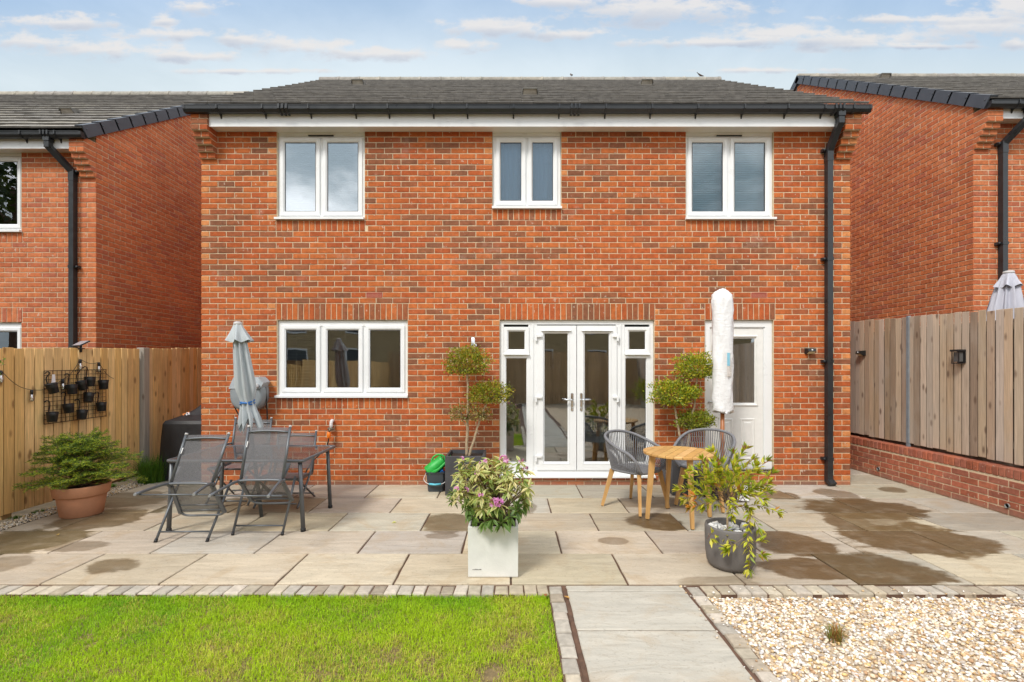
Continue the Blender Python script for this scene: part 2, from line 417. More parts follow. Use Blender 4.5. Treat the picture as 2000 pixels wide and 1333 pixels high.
# floor stains from wet and algae: (px x0, x1, y0, y1, strength, green)
STAINS = [(1560, 1765, 974, 1012, 1, 0), (1625, 1710, 1006, 1042, .9, 0), (1688, 1920, 1024, 1090, 1, 0), (1480, 1610, 1040, 1088, 1, 0),
          (1475, 1672, 1088, 1138, 1, 0), (1612, 1832, 1085, 1146, 1, 0), (1480, 1560, 961, 976, .9, 0), (1605, 1670, 957, 977, .7, 0), (1708, 1768, 950, 963, .8, 0),
          (1230, 1335, 1006, 1033, 1, 0), (1215, 1345, 968, 992, .6, 0), (828, 915, 1008, 1041, .75, 0), (1000, 1045, 982, 1002, .7, 0), (830, 890, 1042, 1052, .6, 0),
          (1175, 1220, 1052, 1062, .6, 0), (120, 282, 993, 1038, .85, .4), (-40, 145, 1032, 1080, .9, 1), (100, 200, 1058, 1078, .6, .3), (165, 275, 1091, 1124, .75, .5),
          (445, 620, 968, 1003, .7, 0), (-30, 75, 1084, 1118, .5, .8), (170, 330, 962, 992, .65, .8), (1330, 1500, 1125, 1150, .5, 0), (1680, 1770, 1010, 1030, .7, 0), (100, 130, 1015, 1035, .6, .5)]
def slab_mat():
    m, g, b, o = new_mat('indian_sandstone'); p = g.pos(); t = g.attr()
    sep = g.n('SeparateXYZ', {0: t}).outputs
    q = g.vm('ADD', p, g.n('CombineXYZ', {0: g.m('MULTIPLY', sep[0], 341.0), 1: g.m('MULTIPLY', sep[1], 517.0), 2: 0.0}).outputs[0])
    band = g.noise(g.vm('MULTIPLY', q, (1.2, 5.5, 1)), 1.3, 7, 0.6, 1.4)
    f = g.map(band, 0.3, 0.7, 0.82, 1.13, False)
    cc = g.mix(1.0, t, g.n('CombineXYZ', {0: f, 1: f, 2: f}).outputs[0], 'MULTIPLY')
    cc = g.mix(g.m('MULTIPLY', g.map(g.noise(q, 2.3, 6, 0.65, 0.8), 0.48, 0.68), g.m('MULTIPLY', sep[1], 0.9)), cc, (0.40, 0.28, 0.155, 1))
    cc = g.mix(g.m('MULTIPLY', g.map(g.noise(q, 3.1, 6, 0.7), 0.52, 0.75), 0.30), cc, (0.47, 0.44, 0.38, 1))
    vein = g.m('ABSOLUTE', g.m('SUBTRACT', g.noise(g.vm('MULTIPLY', q, (1, 3.5, 1)), 2.1, 6, 0.6, 2.2), 0.5))
    cc = g.mix(g.m('MULTIPLY', g.map(vein, 0.0, 0.018, 1.0, 0.0), 0.28), cc, (0.27, 0.21, 0.14, 1))
    cc = g.mix(g.m('MULTIPLY', g.map(g.noise(q, 45, 3, 0.6), 0.60, 0.72), 0.35), cc, (0.12, 0.10, 0.075, 1))
    wobx = g.m('ADD', g.m('MULTIPLY', g.m('SUBTRACT', g.noise(p, 1.7, 3, 0.5), 0.5), 1.5), g.m('MULTIPLY', g.m('SUBTRACT', g.noise(g.vm('MULTIPLY', p, (1, 2.2, 1)), 5.5, 6, 0.65), 0.5), 0.7))
    px, py, pz = g.n('SeparateXYZ', {0: p}).outputs[:]
    slabr = g.m('MULTIPLY', g.m('SUBTRACT', g.m('FRACT', g.m('MULTIPLY', sep[0], 173.0)), 0.5), 0.55)      # each slab lies and drinks differently
    wobx = g.m('ADD', wobx, slabr); wet = None; grn = None
    for (x0, x1, y0, y1, s_, gn) in STAINS:
        d0, d1 = CAMZ * F / (y1 - VY), CAMZ * F / (y0 - VY); dm = (d0 + d1) / 2; cx = ((x0 + x1) / 2 - VX) * dm / F
        rx = (x1 - x0) / 2 * dm / F; ry = (d1 - d0) / 2
        a = g.m('MULTIPLY', g.m('SUBTRACT', px, cx), 1 / rx); c_ = g.m('MULTIPLY', g.m('SUBTRACT', py, dm), 1 / ry)
        e = g.m('ADD', g.m('SQRT', g.m('MULTIPLY_ADD', a, a, g.m('MULTIPLY', c_, c_))), wobx)
        w = g.map(e, 0.95, 1.17, s_, 0.0)
        wet = w if wet is None else g.m('MAXIMUM', wet, w)
        if gn:
            w2 = g.m('MULTIPLY', w, gn); grn = w2 if grn is None else g.m('MAXIMUM', grn, w2)
    wet = g.m('MULTIPLY', wet, g.map(g.noise(q, 6, 5, 0.6), 0.25, 0.55, 0.78, 1.0))
    wcol = g.mix(1.0, cc, (0.31, 0.235, 0.145, 1), 'MULTIPLY'); wcol = g.mix(g.m('MULTIPLY', grn, 0.55), wcol, (0.075, 0.065, 0.016, 1))
    cc = g.mix(wet, cc, wcol)
    g.set(b.inputs['Base Color'], cc); g.set(b.inputs['Roughness'], g.map(wet, 0, 1, 0.82, 0.42)); b.inputs['Specular IOR Level'].default_value = 0.3
    g.set(b.inputs['Normal'], g.bump(g.m('ADD', g.m('MULTIPLY', band, 1.5), g.m('MULTIPLY', g.noise(q, 30, 5, 0.65), 0.6)), 0.5, 0.012)); return m
M_slab = slab_mat()
M_cobble = toned('sandstone_sett', 0.85, 0.2, 18, 0.5, 60)
M_joint = simple('slurry_joint', (0.115, 0.062, 0.038), 0.95, var=0.35, scale=14, bump=0.5)
M_earth = simple('garden_soil', (0.10, 0.075, 0.042), 0.95, var=0.4, scale=9, bump=0.7, bscale=40)
M_turf = simple('turf_ground', (0.19, 0.135, 0.060), 0.95, var=0.5, scale=30, bump=1.0, bscale=55)
M_gbase = simple('gravel_ground', (0.48, 0.37, 0.25), 0.95, var=0.4, scale=70, bump=0.8, bscale=90)
# ------------------------------------------------------------------ ground, lawn, patio, path
def sheet(name, x0, x1, y0, y1, z, mat, n=1):
    b = MB(); b.add([(x0, y0, z), (x1, y0, z), (x1, y1, z), (x0, y1, z)], [(0, 1, 2, 3)])
    return structure(b.build(name, mat))
sheet('ground', -300, 300, -300, 300, -0.10, M_earth)
sheet('lawn', -5.28, 0.27, -7.5, 3.39, -0.040, M_turf)
gb = sheet('gravel_bed', 1.365, 5.33, -7.5, 3.39, -0.035, M_gbase)

def slab_piece(x0, x1, y0, y1, tone, name, parent, z=0.0, b=0.006, jit=0.003):
    """riven paving slab with uneven edges and a slightly uneven top"""
    m = MB(); n = 5; rng_ = random.Random(int((x0 * 977 + y0 * 131) * 100))
    def edge(a, c, fixed, axis):
        out = []
        for k in range(n):
            t = k / n; v = a + (c - a) * t; o = fixed + (rng_.uniform(-jit, jit) if k else 0)
            out.append((v, o) if axis == 0 else (o, v))
        return out
    per = edge(x0, x1, y0, 0) + edge(y0, y1, x1, 1) + edge(x1, x0, y1, 0) + edge(y1, y0, x0, 1)
    cx, cy = (x0 + x1) / 2, (y0 + y1) / 2; tilt = (rng_.uniform(-.002, .002), rng_.uniform(-.002, .002))
    def ins(p, d):
        return (p[0] + (d if p[0] < cx else -d), p[1] + (d if p[1] < cy else -d))
    zt = lambda p: z + (p[0] - cx) * tilt[0] + (p[1] - cy) * tilt[1]
    r0 = [(p[0], p[1], z - 0.03) for p in per]; r1 = [(p[0], p[1], zt(p) - b * .8) for p in per]
    r2 = [(*ins(p, b), zt(p)) for p in per]
    m.loft([r0, r1, r2], c=tone, sm=False, cap0=False)
    return m.build(name, M_slab, parent)

bed = MB(); bed.box(-4.96, 5.335, 3.393, 8.6, -0.09, -0.013); bed.box(0.268, 1.366, -7.5, 3.392, -0.09, -0.0145)
patio = structure(bed.build('patio', M_joint))
LY = [3.534, 4.118, 4.686, 5.263, 5.861, 6.524]
rowx = [[-4.95, -4.32, -3.452, -2.582, -1.727, -.8645, 0, .858, 1.72, 2.549, 3.40, 4.26, 5.335],
        [-4.95, -3.956, -3.085, -2.196, -1.312, -.4215, .433, 1.297, 2.154, 3.014, 3.87, 4.73, 5.335],
        [-4.95, -4.45, -3.565, -2.655, -1.776, -.88, 0, .855, 1.724, 2.587, 3.465, 4.31, 5.335],
        [-4.95, -3.96, -3.09, -2.227, -1.325, -.44, .44, 1.294, 2.16, 3.02, 3.88, 4.74, 5.335],
        [-4.95, -4.4, -3.53, -2.65, -1.786, -.9, 0, .876, 1.75, 2.6, 3.46, 4.33, 5.335]]
def stone_tone(warm):
    base = np.array([0.50, 0.43, 0.325]) if warm else np.array([0.45, 0.41, 0.335])
    return tuple(base * random.uniform(0.80, 1.13) * np.array([1, random.uniform(.97, 1.02), random.uniform(.92, 1.05)]))
J = 0.0078
for r in range(5):
    for a, b_ in zip(rowx[r][:-1], rowx[r][1:]):
        slab_piece(a + J, b_ - J, LY[r] + J * .7, LY[r + 1] - J * .7, stone_tone((a < 1.7 and random.random() < .7) or random.random() < .3), 'paving_slab', patio)
for (a, b_, c_, d_) in [(4.60, 5.335, 6.53, 7.12), (4.60, 5.335, 7.13, 7.7), (-4.95, -4.20, 6.53, 7.15), (4.6, 5.335, 7.71, 8.5)]:
    slab_piece(a + J, b_ - J, c_ + J, d_ - J, stone_tone(False) if c_ < 7.7 else (0.47, 0.36, 0.20), 'paving_slab', patio)
path_empty = bed2 = MB(); bed2.box(0.372, 1.258, -7.5, 3.50, -0.0125, -0.0105)
path = structure(bed2.build('path', M_joint))
py = [3.514, 3.424, 2.914, 2.045, 1.47, .6, .03, -.84, -1.4, -2.27, -3.1, -4.0, -4.9, -5.8, -6.7, -7.4]
for a, b_ in zip(py[1:], py[:-1]):
    slab_piece(.40, 1.238, a + J, b_ - J * .6, tuple(np.array((.45, .42, .355)) * random.uniform(.96, 1.05)), 'paving_slab', path)
def cobble(x0, x1, y0, y1, parent):
    m = MB(); t = np.array(random.choice([(.46, .40, .305), (.42, .355, .26), (.40, .36, .30), (.48, .42, .345), (.37, .31, .235)])) * random.uniform(.85, 1.12)
    j = lambda: random.uniform(-.004, .004)
    base = [(x0 + j(), y0 + j()), (x1 + j(), y0 + j()), (x1 + j(), y1 + j()), (x0 + j(), y1 + j())]
    cx, cy = (x0 + x1) / 2, (y0 + y1) / 2; zt = random.uniform(-.008, .002)
    rr = lambda s, z: [(cx + (p[0] - cx) * s, cy + (p[1] - cy) * s, z) for p in base]
    m.loft([rr(1, -.08), rr(1, zt - .010), rr(.93, zt - .002), rr(.75, zt + random.uniform(0, .003))], c=tuple(t), sm=False, cap0=False)
    return m.build('cobble', M_cobble, parent)
x = -4.95
while x < .25:
    w = random.uniform(.092, .112); cobble(x, min(x + w - .006, .262), 3.392, 3.522, patio); x += w
x = 1.375
while x < 5.27:
    w = random.uniform(.092, .115); cobble(x, x + w - .0055, 3.392, 3.522, patio); x += w
for xa, xb in ((.274, .366), (1.268, 1.360)):
    y = 3.505
    while y > .2:
        w = random.uniform(.10, .145); cobble(xa + random.uniform(-.004, .004), xb + random.uniform(-.004, .004), y - w + .006, y, path); y -= w

# ------------------------------------------------------------------ brick walls
def brick_np(L, H, seed):
    r = random.Random(seed); b = .0035; j = lambda a: r.uniform(-a, a); hx, hz = L / 2, H / 2
    o = [(-hx + j(.0015), .012, -hz), (hx + j(.0015), .012, -hz), (hx + j(.0015), .012, hz), (-hx + j(.0015), .012, hz)]
    m = [(p[0], .0015, p[2]) for p in o]
    f = [(p[0] + (b if p[0] < 0 else -b), -.0025 + j(.0012), p[2] + (b if p[2] < 0 else -b) + j(.0012)) for p in o]
    V = np.array(o + m + f); Q = [(8, 9, 10, 11)]
    for a0 in (0, 4):
        for k in range(4): Q.append((a0 + k, a0 + (k + 1) % 4, a0 + 4 + (k + 1) % 4, a0 + 4 + k))
    return V, np.array(Q)
_bm = {}
def brick_mesh(L, H, tone, var):
    key = (round(L, 3), round(H, 3), tone, var)
    if key not in _bm:
        V, Q = brick_np(L, H, var); _bm[key] = np_mesh('brick', V, Q, np.tile(np.array(tone), (len(V), 1)), M_brick)
    return _bm[key]
MAINTONES = [(.485, .124, .034), (.45, .106, .031), (.51, .142, .040), (.45, .114, .037), (.41, .098, .032), (.62, .24, .085), (.30, .108, .050), (.25, .098, .050), (.33, .108, .046), (.36, .105, .042), (.28, .10, .048), (.47, .125, .037)]
SIDETONES = [(.58, .180, .070), (.55, .160, .062), (.61, .200, .082), (.53, .165, .070), (.57, .172, .063), (.50, .14, .058), (.47, .14, .072)]
BUFF = [(.45, .33, .19), (.40, .29, .17), (.36, .25, .14), (.48, .36, .22)]

def brick_wall(house, origin, u, inward, length, k0, ztop, openings, tones, n_ind, phase=-.025, cell=.225, extra=None, off=0.0, thick=.24, skip=None, zmort0=None, sub=None, name='wall', n_sold=300, pick=None, bands=()):
    """origin: a point on the brick face at z=0; one mortar body with every brick standing proud of it. openings in (u, z)."""
    O, U, W = Vector(origin), Vector(u), Vector(inward); Z = Vector((0, 0, 1))
    top = ztop if callable(ztop) else (lambda q: ztop)
    # mortar body
    wall = MB()
    us = sorted(set([0, length] + [min(max(v, 0), length) for o in openings for v in o[:2]] + ([length * k / 14 for k in range(1, 14)] if callable(ztop) else [])))
    zb = phase + k0 * .075 if zmort0 is None else zmort0
    zmax = max(top(q) for q in us); zs = sorted(set([zb] + [o[v] for o in openings for v in (2, 3) if zb < o[v] < zmax] + [zmax]))
    kept = {}
    for i in range(len(us) - 1):
        for k in range(len(zs) - 1):
            uc, zc = (us[i] + us[i + 1]) / 2, (zs[k] + zs[k + 1]) / 2
            kept[i, k] = not any(o[0] - 1e-6 < uc < o[1] + 1e-6 and o[2] - 1e-6 < zc < o[3] + 1e-6 for o in openings)
    pt = lambda uu, zz_, dd: O + U * uu + W * dd + Z * zz_
    f0, f1 = .0035, thick; em = .0065
    for (i, k), on in kept.items():
        if not on: continue
        a, b_ = max(us[i], em), min(us[i + 1], length - em); za, zb_, zc2 = zs[k], zs[k + 1], zs[k + 1]
        if k == len(zs) - 2: zb_, zc2 = top(a), top(b_)
        wall.add([pt(a, za, f0), pt(b_, za, f0), pt(b_, zc2, f0), pt(a, zb_, f0)], [(0, 1, 2, 3)])
        wall.add([pt(a, za, f1), pt(b_, za, f1), pt(b_, zc2, f1), pt(a, zb_, f1)], [(3, 2, 1, 0)])
        for (di, dk, q) in ((-1, 0, (a, za, a, zb_)), (1, 0, (b_, za, b_, zc2)), (0, -1, (a, za, b_, za)), (0, 1, (a, zb_, b_, zc2))):
            if not kept.get((i + di, k + dk), False):
                wall.add([pt(q[0], q[1], f0), pt(q[2], q[3], f0), pt(q[2], q[3], f1), pt(q[0], q[1], f1)], [(0, 1, 2, 3)])
    wo_ = wall.build(name, M_mortar, house)
    # bricks
    L = []; zz_ = []
    k = k0
    while True:
        z0, z1 = phase + k * .075, phase + (k + 1) * .075
        if z0 > zmax: break
        iv = [(0.0, length)]
        for o in list(openings) + list(bands):
            if o[2] < z1 - .03 and o[3] > z0 + .03:
                iv = [q for (a, b_) in iv for q in ((a, min(b_, o[0])), (max(a, o[1]), b_)) if q[1] - q[0] > .02]
        stag = (cell / 2 if k % 2 else 0.0) + off
        for (a, b_) in iv:
            cuts = [a]; x = math.floor((a - stag) / cell) * cell + stag + cell
            while x < b_ - .035:
                if x > a + .035: cuts.append(x)
                x += cell
            cuts.append(b_)
            for c0, c1 in zip(cuts[:-1], cuts[1:]):
                e0 = .0054 if c0 > 1e-3 else .0; e1 = .0054 if c1 < length - 1e-3 else .0
                l = (c1 - e1) - (c0 + e0)
                if l < .03: continue
                um = ((c1 - e1) + (c0 + e0)) / 2
                if z1 - .01 > min(top(c0), top(c1)) + .02: continue
                if skip and skip(um, (z0 + z1) / 2): continue
                L.append((um, (z0 + z1) / 2, l, .0642))
        k += 1
    S = []
    for (a, b_, z0, z1) in (extra or []):      # bricks on end
        n = max(1, round((b_ - a) / .075)); w = (b_ - a) / n
        for i in range(n): S.append((a + (i + .5) * w, (z0 + z1) / 2, w - .010, z1 - z0 - .010))
    rr = random.Random(len(L) * 31 + len(S)); nt = len(tones)
    def tone_of(e, lng):
        if e[2] < .115 and e[3] < .07 and rr.random() < .55: return tones[5 % nt]
        if nt == 12:
            q = .23 + .34 * (math.sin(e[0] * 1.7 + 1.3) * math.sin(e[1] * 2.3 + .4) + .5 * math.sin(e[0] * 4.1 - e[1] * 3.2))
            return tones[rr.choice((6, 7, 8, 9, 10))] if rr.random() < max(.07, q) else tones[rr.choice((0, 1, 2, 3, 4, 11, 0, 2, 1))]
        return tones[rr.randrange(nt)]
    def mat_of(e):
        a = rr.uniform(-.006, .006); x = U * math.cos(a) + Z * math.sin(a); z = Z * math.cos(a) - U * math.sin(a)
        p = O + U * e[0] + Z * (e[1] + rr.uniform(-.001, .001)) + W * rr.uniform(-.0012, .0012)
        M = Matrix.Identity(4)
        for c_, vec in enumerate((x, W, z)):
            for r_ in range(3): M[r_][c_] = vec[r_]
        M.translation = p; return M
    def emit(lst, nm, n, rest):
        order = sorted(range(len(lst)), key=lambda i: pick(lst[i]) if pick else ((O + U * lst[i][0] + Z * lst[i][1]) - Vector((0, 0, CAMZ))).length)
        ind = set(order[:n]); rv, rq, rc = [], [], []; nb = 0
        for i, e in enumerate(lst):
            tn = tone_of(e, i); M = mat_of(e); var = rr.randrange(6)
            if i in ind:
                o = bpy.data.objects.new(nm, brick_mesh(e[2], e[3], tn, var)); col.objects.link(o); o.parent = wo_; o.matrix_local = M
            else:
                V, Q = brick_np(e[2], e[3], var); Mn = np.array(M)
                rv.append(V @ Mn[:3, :3].T + Mn[:3, 3]); rq.append(Q + nb); nb += len(V); rc.append(np.tile(np.array(tn), (len(V), 1)))
        if rv:
            o = link(rest, np_mesh(rest, np.concatenate(rv), np.concatenate(rq), np.concatenate(rc), M_brick), wo_); o['kind'] = 'stuff'
    emit(L, 'brick', n_ind, 'brickwork')
    if S: emit(S, 'soldier_brick', n_sold, 'soldier_brickwork')
    return wo_

# ------------------------------------------------------------------ roofs
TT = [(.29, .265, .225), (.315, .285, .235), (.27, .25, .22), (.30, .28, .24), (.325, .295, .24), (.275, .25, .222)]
_tm = {}
def roof_tile_mesh(w, t):
    key = (round(w, 3), t)
    if key not in _tm:
        b = MB(); L = .40; h = .024; c = TT[t]; nose = (.15, .14, .128)  # nose darker than the top: the row shadow line is put into the colour
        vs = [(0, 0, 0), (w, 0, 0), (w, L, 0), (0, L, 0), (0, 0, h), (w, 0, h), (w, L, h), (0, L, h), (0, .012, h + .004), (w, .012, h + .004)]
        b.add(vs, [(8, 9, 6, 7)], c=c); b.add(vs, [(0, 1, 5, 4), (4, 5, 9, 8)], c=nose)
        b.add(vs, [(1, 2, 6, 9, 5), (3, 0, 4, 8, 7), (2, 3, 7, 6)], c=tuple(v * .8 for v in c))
        _tm[key] = b
    return _tm[key]
def roof(house, x0, x1, ye, ze, yr, zr, seed, n_ind=300, vis=(-9e9, 9e9), gauge=.335, tw=.302):
    r = random.Random(seed); S = Vector((0, yr - ye, zr - ze)); Ln = S.length; S.normalize(); Nn = Vector((0, -S.z, S.y))
    deck = MB(); back = (yr + (yr - ye), ze)
    dz = -.045
    deck.prism([(x0 + .03, ye + .05, ze + dz), (x0 + .03, yr, zr + dz), (x0 + .03, back[0], ze + dz), (x0 + .03, back[0], ze + dz - .12), (x0 + .03, yr, zr + dz - .16), (x0 + .03, ye + .10, ze + dz + .0)], (x1 - x0 - .06, 0, 0))
    d = deck.build('roof', simple('roof_deck', (.10, .095, .088), .9, var=.2))
    place(d, house)
    # plain far slope covering
    fs = MB()
    nr = int(Ln / gauge)
    for i in range(nr + 1):
        a = i * gauge; b_ = min(a + gauge + .02, Ln)
        if b_ - a < .05: continue
        p = lambda s, h: (back[0] - S.y * s + S.z * h, ze + S.z * s + S.y * h)
        q0, q1 = p(a, .028), p(b_, .005)
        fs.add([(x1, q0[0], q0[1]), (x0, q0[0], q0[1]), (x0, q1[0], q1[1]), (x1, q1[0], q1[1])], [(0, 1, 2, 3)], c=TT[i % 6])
    fso = fs.build('far_slope', M_tile, d)
    tilt = math.atan2(.026, gauge)
    items = []
    n = int(round(Ln / gauge)); gz = Ln / n
    for i in range(n):
        base = Vector((0, ye, ze)) + S * (i * gz)
        x = x0 - (0 if i % 2 == 0 else tw / 2)
        while x < x1 - .01:
            a = max(x, x0); b_ = min(x + tw, x1)
            if b_ - a > .04: items.append((i, a, b_ - a, base))
            x += tw
    ct, st = math.cos(tilt), math.sin(tilt)
    ya = S * ct + Nn * -st; za = Nn * ct + S * st
    vis_items = [it for it in items if vis[0] < it[1] + it[2] / 2 < vis[1]]
    indset = set(id(it) for it in sorted(vis_items, key=lambda it: (it[0], abs(it[1])))[:n_ind])
    rest = MB(); cache = {}
    for it in items:
        i, a, w, base = it
        M = Matrix.Identity(4)
        for c_, vec in enumerate((Vector((1, 0, 0)), ya, za)):
            for q in range(3): M[q][c_] = vec[q]
        lift = r.uniform(-.002, .004)
        M.translation = base + Vector((a + .002, 0, 0)) + Nn * (.022 + lift)
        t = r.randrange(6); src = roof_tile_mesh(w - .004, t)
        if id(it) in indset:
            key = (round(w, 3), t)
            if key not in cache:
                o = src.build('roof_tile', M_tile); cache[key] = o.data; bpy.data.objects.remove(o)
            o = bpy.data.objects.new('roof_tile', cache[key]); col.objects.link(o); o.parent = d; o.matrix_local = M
        else:
            for f, c, mi in zip(src.f, src.c, src.mi):
                pass
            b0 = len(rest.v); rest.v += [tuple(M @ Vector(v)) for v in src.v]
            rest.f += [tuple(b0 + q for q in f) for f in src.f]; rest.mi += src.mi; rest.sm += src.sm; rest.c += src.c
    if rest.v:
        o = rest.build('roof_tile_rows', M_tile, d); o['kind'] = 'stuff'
    x = x0 + .0
    while x < x1 - .05:      # half-round ridge tiles
        w = min(.45, x1 - x); b = MB(); rg = []
        for xx, e in ((x + .003, 0), (x + w - .05, 0), (x + w - .05, .006), (x + w - .003, .006)):
            rg.append([(xx, yr + (.125 + e) * math.cos(a), zr - .045 + (.125 + e) * math.sin(a) * 1.05) for a in [math.pi * k / 8 for k in range(9)]] + [(xx, yr - .10, zr - .06), (xx, yr + .10, zr - .06)])
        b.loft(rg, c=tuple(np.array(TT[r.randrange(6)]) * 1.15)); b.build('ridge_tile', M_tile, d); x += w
    return d, S, Nn
def roof_vent(d, S, Nn, base, w=.24):
    """low cowl vent lying on the slope"""
    b = MB(); X = Vector((1, 0, 0)); B = Vector(base)
    p = lambda x, s, h: B + X * x + S * s + Nn * h
    b.add([p(-w / 2, 0, .02), p(w / 2, 0, .02), p(w / 2, .30, .03), p(-w / 2, .30, .03), p(-w / 2 * .84, 0, .125), p(w / 2 * .84, 0, .125), p(w / 2 * .84, .26, .05), p(-w / 2 * .84, .26, .05)],
          [(4, 5, 6, 7), (1, 2, 6, 5), (3, 0, 4, 7), (2, 3, 7, 6)], c=(.15, .14, .125))
    b.add([p(-w / 2 + .012, .006, .02), p(w / 2 - .012, .006, .02), p(w / 2 * .8, .006, .112), p(-w / 2 * .8, .006, .112)], [(0, 1, 2, 3)], c=(.34, .31, .27))
    b.bar(p(-w / 2, -.005, .07), p(-w * .42, -.005, .125), .015, .02, c=(.12, .115, .105)); b.bar(p(w / 2, -.005, .07), p(w * .42, -.005, .125), .015, .02, c=(.12, .115, .105))
    b.bar(p(-w * .42, -.005, .122), p(w * .42, -.005, .122), .015, .016, c=(.13, .125, .11))
    return b.build('roof_vent', M_tile, d)

def gutter(house, x0, x1, yf, zt, brackets, union=()):
    """open half-square gutter in front of the fascia (yf), rim at zt"""
    b = MB(); prof = [(-.004, .0), (-.004, -.045), (-.03, -.078), (-.082, -.078), (-.108, -.045), (-.112, 0), (-.118, 0), (-.118, .006), (-.105, .006), (-.105, -.042), (-.08, -.070), (-.032, -.070), (-.012, -.04), (-.012, 0)]
    b.loft([[(x, yf + p[0], zt + p[1]) for p in prof] for x in (x0, x1)], sm=False)
    for xe, s in ((x0, -1), (x1, 1)):
        b.prism([(xe, yf + p[0] * 1.06 + .002, zt + p[1] * 1.06 + .003) for p in prof[:6]], (s * .028, 0, 0))
    o = b.build('gutter', M_gutter, house)
    for x in brackets:
        c = MB(); c.prism([(x - .009, yf - .122, zt + .01), (x - .009, yf - .122, zt - .045), (x - .009, yf - .088, zt - .086), (x - .009, yf - .02, zt - .086), (x - .009, yf - .001, zt - .125), (x - .009, yf - .001, zt - .06), (x - .009, yf - .04, zt - .079), (x - .009, yf - .082, zt - .079), (x - .009, yf - .113, zt - .042), (x - .009, yf - .113, zt + .01)], (.018, 0, 0))
        c.build('gutter_bracket', M_gutter, o)
    for x in union:
        c = MB()
        for dx in (-.05, 0, .05):
            c.prism([(x + dx - .012, yf - .125, zt + .012), (x + dx - .012, yf - .125, zt - .046), (x + dx - .012, yf - .087, zt - .09), (x + dx - .012, yf - .008, zt - .09), (x + dx - .012, yf - .008, zt - .08), (x + dx - .012, yf - .08, zt - .08), (x + dx - .012, yf - .114, zt - .04), (x + dx - .012, yf - .114, zt + .012)], (.024, 0, 0))
        c.build('gutter_union', M_gutter, o)
    return o
def downpipe(house, xt, xb, yf, wall_y, zt, zb, clips, w=.066, swing=None, shoe=True):
    """square downpipe: outlet, swan neck back to the wall, pipe with clips"""
    b = MB(); yo = yf - .055; yb = wall_y - .012 - w / 2; z1 = zt - .075
    sw = swing or .36
    b.box(xt - .045, xt + .045, yo - .045, yo + .045, z1 - .05, z1 + .01)
    b.box(xt - .036, xt + .036, yo - .036, yo + .036, z1 - .14, z1 - .045)
    b.bar((xt, yo, z1 - .115), (xb, yb, z1 - sw), w * 1.02, w * 1.02, up=(0, 1, .2))
    b.box(xb - .040, xb + .040, yb - .040, yb + .040, z1 - sw - .13, z1 - sw + .03)
    b.box(xb - w / 2, xb + w / 2, yb - w / 2, yb + w / 2, zb + .07, z1 - sw)
    if shoe:
        b.box(xb - .037, xb + .037, yb - .037, yb + .037, zb + .05, zb + .16)
        b.bar((xb, yb, zb + .08), (xb + .01, yb - .07, zb + .028), .078, .06, w2=.10, h2=.05)
    o = b.build('downpipe', M_gutter, house)
    for (z, s) in clips:
        c = MB(); c.box(xb - .041, xb + .041, yb - .041, wall_y - .008, z - .022, z + .022)
        c.box(min(xb + s * .04, xb + s * .085), max(xb + s * .04, xb + s * .085), wall_y - .05, wall_y - .004, z - .020, z + .020); c.lathe([(.017, 0), (.017, .02), (.010, .024)], n=10, M=Matrix.Translation((xb + s * .066, wall_y - .05, z)) @ Matrix.Rotation(R(90), 4, 'X'))
        c.build('pipe_clip', M_gutter, o)
    return o
def kneeler(house, xa, xb, wall_y, kbot, n_cor, ktop, proj, phase, tones, hand):
    """brick box end stepping forward under the gutter"""
    body = MB(); seedr = random.Random(int(xa * 100)); k = kbot
    bl = []
    while k < ktop:
        st = min(k - kbot + 1, n_cor) / n_cor * proj; z0 = phase + k * .075
        body.box(xa + .004, xb - .004, wall_y - st + .005, wall_y + .003, z0 - .005, z0 + .070)
        halves = [(xa, (xa + xb) / 2 - .005), ((xa + xb) / 2 + .005, xb)] if (k - kbot) % 2 == 0 or k - kbot < n_cor else [(xa, xb)]
        for (a, b_) in halves: bl.append((a, b_, wall_y - st, z0))
        k += 1
    w = body.build('kneeler', M_mortar, house)
    for (a, b_, y, z0) in bl:
        m = MB(); m.bbox(a, b_, y - .002, wall_y + .002, z0, z0 + .065, .003, c=random.choice(tones)); m.build('corbel_brick', M_brick, w)
    return w

